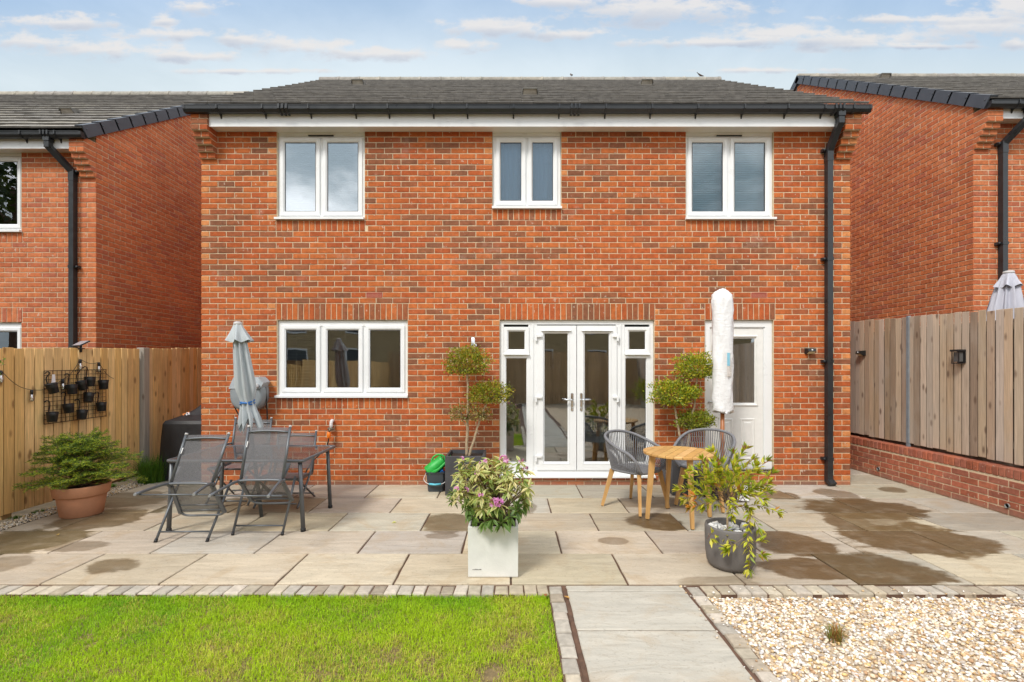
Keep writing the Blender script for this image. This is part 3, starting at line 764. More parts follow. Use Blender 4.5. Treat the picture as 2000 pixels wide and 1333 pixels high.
# ------------------------------------------------------------------ windows
SASH = [(0, .05), (0, .010), (.004, .006), (.040, .006), (.060, .022), (.064, .05)]
def window(house, x0, x1, z0, z1, panes, yw, glass, name='window', sill=None, vents=(), head=0.0, blind=None, label=None):
    """panes: glass rectangles (x0, x1, z0, z1)"""
    b = MB(); ya, yb = yw + .035, yw + .115; fw = .045
    b.ring(x0, x1, z0, z1, [(0, ya), (fw, ya), (fw, yb), (0, yb)])
    ps = sorted(panes)
    for p, q in zip(ps[:-1], ps[1:]):
        if q[0] - p[1] > .02: b.box((p[1] + q[0]) / 2 - .03, (p[1] + q[0]) / 2 + .03, ya + .004, yb - .004, z0 + fw, z1 - fw)
    if head: b.box(x0 - .0, x1 + .0, yw + .030, yb, z1 + .002, z1 + head)
    sx0, sx1, sz0, sz1 = min(p[0] for p in panes) - .062, max(p[1] for p in panes) + .062, min(p[2] for p in panes) - .062, max(p[3] for p in panes) + .062
    ix0, ix1, iz0, iz1 = x0 + fw - .001, x1 - fw + .001, z0 + fw - .001, z1 - fw + .001
    if sz1 < iz1: b.box(ix0, ix1, ya - .004, yb - .01, sz1, iz1)
    if sz0 > iz0: b.box(ix0, ix1, ya - .004, yb - .01, iz0, sz0)
    if sx0 > ix0: b.box(ix0, sx0, ya - .003, yb - .012, iz0, iz1)
    if sx1 < ix1: b.box(sx1, ix1, ya - .003, yb - .012, iz0, iz1)
    w = b.build(name, M_upvc, house, label)
    for p in panes:
        s = MB(); s.ring(p[0] - .064, p[1] + .064, p[2] - .064, p[3] + .064, [(i, yw + .012 + y) for i, y in SASH]); so = s.build('sash', M_upvc, w)
        gk = MB(); gk.ring(p[0] - .006, p[1] + .006, p[2] - .006, p[3] + .006, [(0, yw + .0335), (.008, yw + .0335), (.008, yw + .04), (0, yw + .04)]); gk.build('gasket', M_black, w)
        q = MB(); q.box(p[0] - .004, p[1] + .004, yw + .040, yw + .046, p[2] - .004, p[3] + .004); q.build('pane', glass, w)
    if sill:
        s = MB(); s.prism([(sill[0], yw - .045, z0 - .034), (sill[0], yw - .045, z0 - .006), (sill[0], yw + .034, z0 + .004), (sill[0], yw + .034, z0 - .034)], (sill[1] - sill[0], 0, 0)); s.build('sill', M_upvc, w)
    for (a, b_, z) in vents:
        v = MB(); v.box(a, b_, yw + .015, yw + .034, z, z + .012); v.box(a - .02, b_ + .02, yw + .022, yw + .034, z + .012, z + .028, mi=1); v.build('trickle_vent', [M_black, M_cream], w)
    if blind:
        kind, tone = blind; bl = MB(); yy_ = yw + .14
        if kind == 'closed':
            z = z0 + .05
            while z < z1 - .03: bl.add([(x0 + .06, yy_ - .008, z), (x1 - .06, yy_ - .008, z), (x1 - .06, yy_ + .008, z + .0275), (x0 + .06, yy_ + .008, z + .0275)], [(0, 1, 2, 3)]); z += .025
        elif kind == 'open':
            z = z0 + .05
            while z < z1 - .03: bl.box(x0 + .06, x1 - .06, yy_ - .012, yy_ + .012, z, z + .0022); z += .042
            for xx in np.linspace(x0 + .2, x1 - .2, 5): bl.box(xx - .0015, xx + .0015, yy_ - .013, yy_ - .010, z0 + .05, z1 - .03)
        elif kind == 'cloth':
            n = 40; rg = []
            for i in range(n + 1):
                xx = x0 + .06 + (x1 - x0 - .12) * i / n; rg.append((xx, yy_ + .008 * math.sin(i * 2.1)))
            for (a, b2) in zip(rg[:-1], rg[1:]): bl.add([(a[0], a[1], z0 + .05), (b2[0], b2[1], z0 + .05), (b2[0], b2[1], z1 - .03), (a[0], a[1], z1 - .03)], [(0, 1, 2, 3)])
        o = bl.build('blind', simple('blind_fabric', tone, .7, var=.05), w)
    return w
# ------------------------------------------------------------------ the house in the middle
def brick_texture(name, tint=1.0):
    m, g, b, o = new_mat(name); p = g.pos(); x, y, z = g.n('SeparateXYZ', {0: p}).outputs[:]
    v = g.n('CombineXYZ', {0: g.m('ADD', x, y), 1: z, 2: 0.0}).outputs[0]
    t = g.n('TexBrick', {'Vector': v, 'Color1': (.45, .12, .045, 1), 'Color2': (.36, .095, .045, 1), 'Mortar': (.50, .40, .28, 1), 'Scale': 1.0, 'Mortar Size': .007, 'Brick Width': .225, 'Row Height': .075})
    g.set(b.inputs['Base Color'], t.outputs['Color']); b.inputs['Roughness'].default_value = .9
    g.set(b.inputs['Normal'], g.bump(t.outputs['Fac'], -.4, .006)); return m
M_btex = brick_texture('brick_courses')
XL, XR = WX(393), WX(1661); LEN = XR - XL
house = thing('brick_house', 'red brick house with white french doors and five white windows facing the patio', 'house', ((XL + XR) / 2, WD, 0), world=True)
PX = lambda x: (x - VX) * 6.56 / F
PZ = lambda y: CAMZ + (VY - y) * 6.56 / F
U_ = lambda x: WX(x) - XL
op = [(U_(541), U_(712), 3.575, 4.80), (U_(962), U_(1096), 3.725, 4.80), (U_(1340), U_(1511), 3.575, 4.80),
      (U_(541), U_(796), 1.175, 2.225), (U_(976), U_(1278), .095, 2.225), (U_(1377), U_(1511), .17, 2.225)]
sold = [(U_(539), U_(797), 2.225, 2.450), (U_(976), U_(1279), 2.225, 2.450), (U_(1377), U_(1514), 2.225, 2.450),
        (U_(539), U_(713), 3.425, 3.575), (U_(961), U_(1097), 3.575, 3.725), (U_(1339), U_(1513), 3.425, 3.575), (U_(539), U_(797), 1.025, 1.175)]
vents = [(U_(715), U_(747), 2.525, 2.600), (U_(1467), U_(1498), 2.525, 2.600)]
def inrect(lst):
    return lambda u, z: any(a - .02 < u < b + .02 and c < z < d for (a, b, c, d) in lst)
def clear_of_view(e):       # the bricks in the open middle of the wall first
    return abs(e[0] - 4.4) * .8 + abs(e[1] - 2.9) + (0 if e[2] > .2 else 2)
wall = brick_wall(house, (XL, WD, 0), (1, 0, 0), (0, 1, 0), LEN, 0, 4.775, op, MAINTONES, 300, extra=sold, bands=sold + vents, pick=clear_of_view, zmort0=-.05)
for (a, b_, c_, d_) in vents:
    m = MB(); x0, x1 = XL + a + .004, XL + b_ - .004
    m.ring(x0, x1, c_ + .004, d_ - .004, [(0, WD - .003), (.007, WD - .003), (.007, WD + .02), (0, WD + .02)])
    z = c_ + .018
    while z < d_ - .012: m.box(x0 + .006, x1 - .006, WD + .000, WD + .018, z, z + .006); z += .0125
    for k in range(1, 12): xx = x0 + (x1 - x0) * k / 12; m.box(xx - .002, xx + .002, WD + .002, WD + .017, c_ + .01, d_ - .01)
    m.build('air_brick', simple('terracotta_vent', (.42, .06, .035), .6), house)

M_plaster = simple('cream_plaster', (.68, .66, .61), .9, var=.03); M_floor = simple('grey_floor', (.24, .23, .21), .4, var=.15, scale=3)
room = MB()
for (z0, z1) in ((.10, 2.5), (2.75, 5.0)):
    x0, x1, y0, y1 = XL + .25, XR - .25, WD + .243, WD + 3.9
    v = [(x0, y0, z0), (x1, y0, z0), (x1, y1, z0), (x0, y1, z0), (x0, y0, z1), (x1, y0, z1), (x1, y1, z1), (x0, y1, z1)]
    room.add(v, [(0, 1, 2, 3)], 1); room.add(v, [(7, 6, 5, 4), (1, 5, 6, 2), (2, 6, 7, 3), (3, 7, 4, 0)], 0)
for xw in (WX(880), WX(1330)): room.box(xw - .06, xw + .06, WD + .243, WD + 3.9, .11, 2.49)
room.box(WX(1170), WX(1190), WD + 2.6, WD + 2.9, .11, 2.49, 0)
room.build('interior', [M_plaster, M_floor], house)
shell = MB()
for xa, xb in ((XL, XL + .245), (XR - .245, XR)):
    shell.prism([(xa, WD + .243, -.05), (xa, WD + 8.4, -.05), (xa, WD + 8.4, 4.77), (xa, WD + 4.224, 7.75), (xa, WD + .243, 4.95)], (xb - xa, 0, 0))
shell.box(XL + .245, XR - .245, WD + 8.1, WD + 8.4, -.05, 4.9); shell.build('side_wall', M_btex, house)

def eaves(house, xa, xb, wall_y, proj, zs, zf, zt):
    f = MB(); f.box(xa, xb, wall_y - proj, wall_y - proj + .018, zf, zt); f.build('fascia', M_upvc, house)
    s = MB(); s.box(xa, xb, wall_y - proj + .019, wall_y + .10, zs - .002, zs + .008); s.box(xa, xb, wall_y - proj + .06, wall_y + .3, zs + .06, zt - .01, mi=1); s.build('soffit', [M_cream, M_gap], house)
KX0, KX1 = XL + .215, XR - .215
eaves(house, KX0 + .002, KX1 - .002, WD, .178, 4.772, 4.752, 4.945)
kneeler(house, XL, XL + .215, WD, 59, 5, 66, .213, -.025, MAINTONES, -1)
kneeler(house, XR - .215, XR, WD, 59, 5, 66, .213, -.025, MAINTONES, 1)
gx = lambda x: (x - VX) * 6.24 / F
gutter(house, gx(361), gx(1699), WD - .18, 4.975, [gx(v) for v in (423, 512, 602, 691, 757, 845, 912, 1003, 1093, 1184, 1274, 1364, 1455, 1540, 1612, 1668)], [gx(552), gx(1124), gx(1640)])
downpipe(house, (1640 - VX) * 6.3 / F, (1618.5 - VX) * 6.48 / F, WD - .18, WD, 4.975, 0.0, [(WZ(297), -1), (WZ(508), -1), (WZ(706), -1), (WZ(895), -1)], w=.072, swing=.42)
d, S_, N_ = roof(house, XL - .05, XR + .05, 6.27, 4.985, 10.75, 7.95, 3)
def on_slope(px, py):       # where the ray through a pixel meets the near slope
    # z = 4.985 + k (y - 6.27) with z - CAMZ = (718 - py) y / F
    k = (7.95 - 4.985) / (10.75 - 6.27); a = (VY - py) / F
    y = (4.985 - CAMZ - k * 6.27) / (a - k); return Vector(((px - VX) * y / F, y, CAMZ + a * y))
for (px, py) in ((700, 170), (1035, 191), (1262, 170)): roof_vent(d, S_, N_, on_slope(px, py) - S_ * .02)

def wpanes(xs, y0, y1): return [(PX(a), PX(b), PZ(y1), PZ(y0)) for a, b in xs]
window(house, WX(541) + .004, WX(712) - .004, 3.612, 4.725, wpanes([(557, 616), (640, 699)], 279.5, 413), WD, M_glass_up, sill=(WX(538), WX(712) - .003), vents=[(PX(603), PX(652), 4.722)], head=.044, blind=('closed', (.60, .62, .62)))
window(house, WX(962) + .004, WX(1096) - .004, 3.757, 4.725, wpanes([(978, 1017.5), (1040.5, 1079.5)], 279.5, 392), WD, M_frost, sill=(WX(961), WX(1097)), head=.044, blind=('cloth', (.66, .78, .84)))
window(house, WX(1340) + .004, WX(1511) - .004, 3.612, 4.725, wpanes([(1352.5, 1411), (1435, 1493.5)], 279.5, 413), WD, M_glass_low, sill=(WX(1338), WX(1514)), vents=[(PX(1399), PX(1448), 4.722)], head=.044, blind=('closed', (.62, .72, .75)))
window(house, WX(541) + .004, WX(796) - .004, 1.212, 2.219, wpanes([(559.5, 616.5), (640.5, 699.5), (723.5, 781.5)], 646, 757), WD, M_glass, sill=(WX(539), WX(797)), blind=('open', (.62, .62, .60)))

# french doors: one frame with sidelights, two leaves
ya, yb = WD + .035, WD + .115
m = MB(); fx0, fx1, fz0, fz1 = WX(976) + .004, WX(1278) - .004, .140, 2.219
m.ring(fx0, fx1, fz0, fz1, [(0, ya), (.05, ya), (.05, yb), (0, yb)])
for a, b_ in ((1032, 1049.0), (1203.0, 1220)): m.box(PX(a), PX(b_), ya + .003, yb - .003, fz0 + .05, fz1 - .05); m.box((PX(a) + PX(b_)) / 2 - .010, (PX(a) + PX(b_)) / 2 + .010, ya - .008, ya + .004, fz0 + .051, fz1 - .051)
for a, b_ in ((983, 1033), (1219.5, 1271)):
    m.box(PX(a), PX(b_), ya + .005, yb - .005, PZ(700), PZ(688)); m.box(PX(a) + .05, PX(b_) - .03, ya + .005, yb - .005, fz0 + .05, PZ(903))
fd = m.build('french_door', M_upvc, house)
m = MB(); m.prism([(fx0 - .01, WD - .05, .10), (fx0 - .01, WD - .05, .122), (fx0 - .01, WD + .034, .142), (fx0 - .01, WD + .12, .139), (fx0 - .01, WD + .12, .10)], (fx1 - fx0 + .02, 0, 0)); m.build('threshold', M_upvc, fd)
for (a, b_) in ((995, 1022.5), (1231, 1258)):
    s = MB(); s.ring(PX(a) - .075, PX(b_) + .075, PZ(682) - .066, PZ(647) + .055, [(i, WD + .014 + y) for i, y in SASH]); s.build('sash', M_upvc, fd)
    s = MB(); s.box(PX(a) - .02, PX(b_) + .02, WD + .044, WD + .050, PZ(682) - .02, PZ(647) + .02); s.build('pane', M_glass, fd)
    s = MB(); s.prism([(PX(a) - .075, WD - .006, PZ(693)), (PX(a) - .075, WD + .03, PZ(692) + .016), (PX(a) - .075, WD + .03, PZ(693) - .003)], (PX(b_) - PX(a) + .15, 0, 0)); s.build('drip_bar', M_upvc, fd)
for (a, b_) in ((988, 1029), (1221.5, 1263)):
    s = MB(); s.box(PX(a), PX(b_), WD + .062, WD + .068, PZ(905), PZ(699)); s.build('pane', M_glass, fd)
    s = MB(); s.ring(PX(a) - .046, PX(b_) + .046, PZ(905) - .046, PZ(699) + .046, [(0, WD + .061), (0, WD + .0395), (.042, WD + .0395), (.052, WD + .050), (.052, WD + .061)]); s.build('glazing_bead', M_upvc, fd)
for (a, b_, ga, gb_, hs) in ((1048, 1125.4, 1063.5, 1108.5, -1), (1126.6, 1204, 1142, 1189, 1)):
    xa, xb, za, zb = PX(a), PX(b_), PZ(918), PZ(636.5); gl = (PX(ga), PX(gb_), PZ(902), PZ(652))
    s = MB(); y0 = WD + .016
    # leaf: four rails butted, with a bevelled inner bead
    s.box(xa, gl[0] - .03, y0, y0 + .07, za, zb); s.box(gl[1] + .03, xb, y0, y0 + .07, za, zb)
    s.box(gl[0] - .03, gl[1] + .03, y0, y0 + .07, za, gl[2] - .03); s.box(gl[0] - .03, gl[1] + .03, y0, y0 + .07, gl[3] + .03, zb)
    s.ring(gl[0] - .030, gl[1] + .030, gl[2] - .030, gl[3] + .030, [(0, y0 + .05), (0, y0 - .002), (.006, y0 - .006), (.030, y0 + .016), (.030, y0 + .05)])
    lf = s.build('door_leaf', M_upvc, fd)
    s = MB(); s.box(gl[0] - .004, gl[1] + .004, y0 + .026, y0 + .032, gl[2] - .004, gl[3] + .004); s.build('pane', M_glass, fd)
    s = MB(); s.prism([(gl[0] - .045, y0 - .030, gl[3] + .036), (gl[0] - .045, y0 - .002, gl[3] + .058), (gl[0] - .045, y0 - .002, gl[3] + .032)], (gl[1] - gl[0] + .09, 0, 0)); s.build('drip_bar', M_upvc, fd)
    xh = PX(1117) if hs < 0 else PX(1135)
    s = MB(); s.bbox(xh - .016, xh + .016, y0 - .010, y0 - .001, PZ(803), PZ(768), .006); s.tube([(xh, y0 - .008, PZ(781)), (xh, y0 - .05, PZ(781)), (xh + hs * .03, y0 - .055, PZ(781)), (xh + hs * .125, y0 - .052, PZ(781) + .004)], .010, 8)
    s.lathe([(.009, 0), (.009, .012)], n=10, M=Matrix.Translation((xh, y0 - .008, PZ(797))) @ Matrix.Rotation(R(90), 4, 'X')); s.build('handle', M_chrome, fd)
    xe = xa if hs < 0 else xb
    for py_ in (659, 778, 893):
        z = PZ(py_); s = MB(); s.bbox(xe - .014 + (0 if hs < 0 else -.028) + (-.0 if hs < 0 else .0), xe + .070 + (0 if hs < 0 else -.070), y0 - .030, y0 - .001, z - .004, z + .030, .004) if hs < 0 else s.bbox(xe - .056, xe + .014, y0 - .030, y0 - .001, z - .004, z + .030, .004)
        s.bbox(xe - (.024 if hs < 0 else .004), xe + (.004 if hs < 0 else .024), y0 - .034, y0 - .001, z - .055, z + .032, .004); s.build('hinge', M_upvc, fd)

# the back door
M_door = simple('composite_door', (.78, .77, .735), .4, var=.04)
m = MB(); bx0, bx1, bz1 = WX(1377) + .004, WX(1511) - .004, 2.219
m.box(bx0, bx0 + .075, ya, yb, .20, bz1); m.box(bx1 - .095, bx1, ya, yb, .20, bz1); m.box(bx0 + .075, bx1 - .095, ya, yb, bz1 - .085, bz1)
m.box(bx1 - .108, bx1 - .094, ya + .01, yb, .20, bz1 - .085); m.box(bx0 + .074, bx1 - .094, ya + .01, yb, bz1 - .097, bz1 - .084)
bd = m.build('back_door', M_upvc, house)
dx0, dx1, dz0, dz1 = bx0 + .078, bx1 - .111, .215, bz1 - .100
m = MB(); y0 = WD + .055
gx0, gx1, gz0, gz1 = PX(1413), PX(1475), PZ(787), PZ(662)
m.box(dx0, gx0 - .045, y0, y0 + .045, dz0, dz1); m.box(gx1 + .045, dx1, y0, y0 + .045, dz0, dz1); m.box(gx0 - .045, gx1 + .045, y0, y0 + .045, dz0, gz0 - .045); m.box(gx0 - .045, gx1 + .045, y0, y0 + .045, gz1 + .045, dz1)
m.ring(gx0 - .045, gx1 + .045, gz0 - .045, gz1 + .045, [(0, y0 + .04), (0, y0 - .006), (.008, y0 - .016), (.020, y0 - .012), (.030, y0 + .004), (.040, y0 + .006), (.045, y0 + .02), (.045, y0 + .04)])
for (a, b_) in ((dx0 + .115, (dx0 + dx1) / 2 - .05), ((dx0 + dx1) / 2 + .05, dx1 - .115)):
    m.ring(a, b_, .33, PZ(818), [(0, y0 + .002), (.0, y0 - .003), (.012, y0 - .009), (.030, y0 - .002), (.045, y0 - .002), (.06, y0 - .008), (.075, y0 - .008), (.075, y0 + .002)])
    m.box(a + .07, b_ - .07, y0 - .0085, y0 + .003, .40, PZ(818) - .07)
m.build('door_leaf', M_door, bd)
m = MB(); m.box(gx0 - .003, gx1 + .003, y0 + .012, y0 + .018, gz0 - .003, gz1 + .003); m.build('pane', M_glass, bd)
xh = PX(1384.5); m = MB(); m.bbox(xh - .020, xh + .020, y0 - .012, y0 - .001, PZ(808), PZ(779), .006); m.tube([(xh, y0 - .01, PZ(786)), (xh, y0 - .055, PZ(786)), (xh + .10, y0 - .055, PZ(786))], .010, 8); m.build('handle', M_chrome, bd)
m = MB(); m.box(bx0 - .005, bx1 + .005, WD - .02, WD + .12, .172, .190); m.box(bx0, bx1, WD - .006, WD + .12, .190, .200, mi=1); m.box(bx0 + .02, bx1 - .02, WD - .015, WD + .10, .200, .214); m.build('threshold', [M_chrome, M_black], bd)

# ------------------------------------------------------------------ the houses on either side
def verge_caps(house, x, side, ye, ze, yr, zr, d):
    S = Vector((0, yr - ye, zr - ze)); Ln = S.length; S.normalize(); N = Vector((0, -S.z, S.y))
    for slope in (0, 1):
        n = int(round(Ln / .34)); gl = Ln / n
        for i in range(n):
            a, b_ = i * gl, (i + 1) * gl + .03
            def p(s, h, xo):
                v = Vector((x + side * xo, ye, ze)) + S * s + N * h
                if slope: v.y = 2 * yr - v.y
                return v
            m = MB(); up = .004
            q = [(a, -.105 - up), (a, .058 + up), (b_, .048), (b_, -.105)]
            for (xo0, xo1, lo) in ((.025, .045, None), (-.07, .025, .038)):
                if lo is None: poly = [p(s, h, xo0) for s, h in q]
                else: poly = [p(s, h if h > 0 else lo, xo0) for s, h in q]
                e = Vector((side * (xo1 - xo0), 0, 0)); m.prism(poly, e)
            m.lathe([(.012, 0), (.012, .004)], n=8, M=Matrix.Translation(p(a + .05, .0, .046)) @ Matrix.Rotation(R(90) * side, 4, 'Y'))
            o = m.build('verge_cap', M_verge, house)
# left: set back, its flank facing the gap
HL = (-6.23, 7.25)
lh = thing('brick_house', 'orange brick neighbouring house beyond the golden board fence', 'house', (-8.5, 7.25, 0), world=True)
l_ops = [(1.00, 2.275, 1.1, 2.26), (1.00, 2.275, 3.61, 4.9)]; l_s = [(.98, 2.29, 2.26, 2.485), (.98, 2.29, 3.46, 3.61)]
X0L = HL[0] - 3.4
brick_wall(lh, (X0L, HL[1], 0), (1, 0, 0), (0, 1, 0), 3.4, 20, 4.815, l_ops, SIDETONES, 130, phase=.01, extra=l_s, bands=l_s, zmort0=-.05, pick=lambda e: -e[0])
slL = (8.04 - 5.03) / (11.47 - 7.0)
gabL = lambda u: 5.03 + slL * ((HL[1] + u if u < 4.22 else 2 * 11.47 - HL[1] - u) - 7.0) - .03
brick_wall(lh, (HL[0], HL[1] + .0, 0), (0, 1, 0), (-1, 0, 0), 8.44, 21, gabL, [], SIDETONES, 300, phase=.01, zmort0=-.05, skip=lambda u, z: u > 4.7, name='flank_wall')
m = MB(); m.box(-13, X0L - .002, HL[1] + .002, HL[1] + .3, -.05, 4.83); m.box(-13, HL[0] - .25, HL[1] + 8.2, HL[1] + 8.5, -.05, 4.9); m.build('plain_wall', M_btex, lh)
m = MB(); m.box(-13, HL[0] - .26, HL[1] + .26, HL[1] + .3, -.02, 4.8); m.build('interior', M_gap, lh)
eaves(lh, -13, HL[0] - .217, HL[1], .18, 4.815, 4.790, 4.985)
kneeler(lh, HL[0] - .215, HL[0], HL[1], 59, 5, 66, .213, .01, SIDETONES, 1)
gutter(lh, -13, HL[0] - .0, HL[1] - .182, 4.99, [HL[0] - v for v in (.35, .85, 1.3, 1.9, 2.5)], [HL[0] - .5])
downpipe(lh, -6.72, -6.535, HL[1] - .182, HL[1], 4.99, 0.0, [(CAMZ + (VY - 336) * 7.2 / F, 1), (CAMZ + (VY - 522) * 7.2 / F, 1)], w=.072, swing=.42)
dl, Sl, Nl = roof(lh, -13, HL[0] + .03, 7.0, 5.03, 11.47, 8.04, 5, vis=(-9.8, -6))
roof_vent(dl, Sl, Nl, Vector((-7.62, 8.32, 5.03 + slL * 1.32)))
verge_caps(lh, HL[0], 1, 7.0, 5.03, 11.47, 8.04, dl)
k_ = 7.29 / F; lx = lambda x: (x - VX) * k_; lz = lambda y: CAMZ + (VY - y) * k_
for (za, zb, yg0, yg1, hd) in ((3.645, 4.765, 317, 438, .045), (1.12, 2.252, 649, 760, 0)):
    window(lh, X0L + 1.004, X0L + 2.271, za, zb, [(lx(-60), lx(-25), lz(yg1), lz(yg0)), (lx(-6), lx(34), lz(yg1), lz(yg0))], HL[1], M_glass, sill=(X0L + .98, X0L + 2.29), head=hd)
# right: a little higher, its flank facing the gap
HR = (6.655, 6.95)
rh = thing('brick_house', 'orange brick neighbouring house above the grey weathered fence', 'house', (9, 6.95, .3), world=True)
slR = (8.28 - 5.29) / (11.17 - 6.69)
gabR = lambda u: 5.29 + slR * ((HR[1] + (8.44 - u) if u > 4.22 else HR[1] + u + 0) - 6.69) - .03
brick_wall(rh, (HR[0], HR[1] + 8.44, 0), (0, -1, 0), (1, 0, 0), 8.44, 25, gabR, [], SIDETONES, 300, phase=.30, zmort0=-.05, skip=lambda u, z: u < 3.7, name='flank_wall')
brick_wall(rh, (HR[0], HR[1], 0), (1, 0, 0), (0, 1, 0), 2.6, 24, 5.10, [(1.30, 2.5, 1.4, 2.55), (1.30, 2.5, 3.9, 5.2)], SIDETONES, 150, phase=.30, zmort0=-.05, pick=lambda e: e[0])
m = MB(); m.box(HR[0] + 2.602, 13, HR[1] + .002, HR[1] + .3, -.05, 5.1); m.box(HR[0] + .25, 13, HR[1] + 8.2, HR[1] + 8.5, -.05, 5.2); m.build('plain_wall', M_btex, rh)
eaves(rh, HR[0] + .217, 13, HR[1], .18, 5.10, 5.075, 5.262)
kneeler(rh, HR[0], HR[0] + .215, HR[1], 59, 5, 66, .213, .30, SIDETONES, -1)
gutter(rh, HR[0] + .0, 13, HR[1] - .182, 5.27, [HR[0] + v for v in (.36, .9, 1.5, 2.1)], [HR[0] + .55])
downpipe(rh, 7.215, 7.035, HR[1] - .182, HR[1], 5.27, .3, [(CAMZ + (VY - 281) * 6.9 / F, -1), (CAMZ + (VY - 476) * 6.9 / F, -1)], w=.072, swing=.42)
dr, Sr, Nr = roof(rh, HR[0] - .03, 13, 6.69, 5.29, 11.17, 8.28, 9, vis=(6, 11.5))
roof_vent(dr, Sr, Nr, Vector((8.15, 10.55, 5.29 + slR * 3.86)))
verge_caps(rh, HR[0], -1, 6.69, 5.29, 11.17, 8.28, dr)
for (za, zb, hd) in ((3.93, 5.05, .045), (1.44, 2.54, 0)):
    window(rh, HR[0] + 1.304, HR[0] + 2.496, za, zb, [(HR[0] + 1.41, HR[0] + 1.82, za + .11, zb - .11), (HR[0] + 1.98, HR[0] + 2.39, za + .11, zb - .11)], HR[1], M_glass, sill=(HR[0] + 1.28, HR[0] + 2.52), head=hd)
# ------------------------------------------------------------------ fences and the low wall
NEWW = [(.78, .51, .22), (.70, .435, .17), (.80, .56, .28), (.65, .39, .15), (.79, .53, .24), (.74, .49, .23)]
OLDW = [(.48, .37, .27), (.41, .30, .21), (.54, .43, .33), (.36, .265, .19), (.50, .37, .26), (.47, .39, .31), (.32, .235, .17)]
def jit(c, s=.06):
    f = random.uniform(1 - s, 1 + s); return (min(1, c[0] * f + random.uniform(0, .004)), c[1] * f, c[2] * f * random.uniform(.94, 1.06))
lf = thing('board_fence', 'golden brown closeboard fence along the gravel strip beside the potted conifer', 'fence', (-5.25, 4, 0), world=True)
def ltop(y): return 1.785 + (y - 4.93) * .036 if y < 6.9 else 1.853 + (y - 6.9) * .05
y = 1.0; FX = -5.25
while y < 9.6:
    if 6.80 < y < 6.95: y = 6.975
    far = y > 6.9; w = .100 if far else .108; z0 = .035 + (.02 if y < 5.5 else .05); z1 = ltop(y) + random.uniform(-.006, .006)
    m = MB(); t0, t1 = (.011, .007); o = random.uniform(-.003, .003)
    w_ = w; x = FX + o; gp = .012 if far else random.choice([.014, .018, .022, .016])
    m.loft([[(x - .012, y, z), (x + t1 - i, y + i, z), (x + t0 - i, y + w - gp - i, z), (x - .004, y + w - gp, z)] for z, i in ((z0, .003), (z0 + .004, 0), (z1 - .004, 0), (z1, .003))], c=jit(random.choice(NEWW), .10), sm=False)
    m.build('fence_board', M_fence, lf); y += w
m = MB(); m.box(FX - .045, FX - .030, 1.0, 6.83, .05, 1.76, c=(.13, .07, .028)); m.box(FX - .045, FX - .030, 6.95, 9.6, .06, 1.80, c=(.16, .085, .032)); m.build('gap_shade_backing', M_fence, lf)  # added dark sheet: the shade in the board gaps is put into its colour
m = MB(); m.bbox(FX - .05, FX + .055, 6.835, 6.945, 0, 1.865, .006, c=(.36, .32, .27)); m.build('fence_post', M_fence_old, lf)
for yy in (1.2, 3.1, 5.0, 8.6):
    m = MB(); m.bbox(FX - .115, FX - .02, yy, yy + .1, 0, 1.75, .005, c=(.40, .25, .11)); m.build('fence_post', M_fence, lf)
for z in (.35, 1.0, 1.6):
    m = MB(); m.bbox(FX - .13, FX - .05, 1.0, 9.6, z, z + .07, .004, c=(.42, .26, .11)); m.build('rail', M_fence, lf)

rw = thing('garden_wall', 'low red brick retaining wall with a brick on edge coping under the weathered fence', 'wall', (5.33, 6, 0), world=True)
WLEN = 9.3
WALLT = [(.36, .115, .062), (.32, .100, .055), (.40, .135, .075), (.30, .105, .066), (.34, .125, .08), (.38, .12, .07)]
WALLT = [tuple(v * 1.12 for v in q_) for q_ in WALLT]
wbw = brick_wall(rw, (5.333, 9.9, 0), (0, -1, 0), (1, 0, 0), WLEN, 0, .395, [], WALLT, 190, phase=-.0, zmort0=-.06, thick=.30, skip=lambda u, z: u > 6.6)
cope = MB(); cope.box(5.343, 5.60, 9.9 - 6.6, 9.9, .39, .492); cope_o = cope.build('coping', M_mortar, rw)
y = 9.88
while y > 3.35:
    m = MB(); c = jit(random.choice(WALLT), .12); m.bbox(5.328, 5.545, y - .065, y, .398, .502 + random.uniform(-.002, .002), .006, c=c); m.build('coping_brick', M_brick, cope_o); y -= .0755
for yy in (7.0, 5.18):
    m = MB(); M = Matrix.Translation((5.318, yy, .115 if yy > 6 else .10)) @ Matrix.Rotation(R(90), 4, 'Y')
    m.lathe([(.026, 0), (.026, .02), (.020, .02), (.020, .001)], n=14, M=M, cap0=False, cap1=False); m.lathe([(.020, .012), (.001, .012)], n=14, M=M, mi=1); m.build('drain_pipe', [simple('grey_pipe', (.32, .32, .31), .6), M_gap], rw)

rf = thing('board_fence', 'weathered grey brown board fence standing on the low brick wall', 'fence', (5.43, 6, .5), world=True)
def rtop(y): return 2.223 + (y - 5.1) * .037
y = 3.4; RX = 5.43
while y < 9.8:
    gap = random.choice([.009, .012, .016, .008, .014]); w = .089; z0 = .545 + random.uniform(-.008, .008); z1 = rtop(y) + random.uniform(-.012, .008)
    x = RX + random.uniform(-.004, .004); m = MB(); a = random.uniform(-.002, .002)
    m.loft([[(x + i, y + i, z), (x + i + a, y + w - i, z), (x + .009, y + w - .003, z), (x + .009, y + .003, z)] for z, i in ((z0, .003), (z0 + .003, 0), (z1 - .003, 0), (z1, .003))], c=jit(random.choice(OLDW), .12), sm=False)
    m.build('fence_board', M_fence_old, rf); y += w + gap
M_galv = simple('galvanised_steel', (.26, .30, .34), .5, metal=.3, var=.15)
m = MB(); m.box(RX + .08, RX + .095, 3.4, 9.8, .50, 2.12, c=(.12, .085, .06)); m.build('gap_shade_backing', M_fence_old, rf)  # dark backing added behind the slits, its colour stands in for their shade
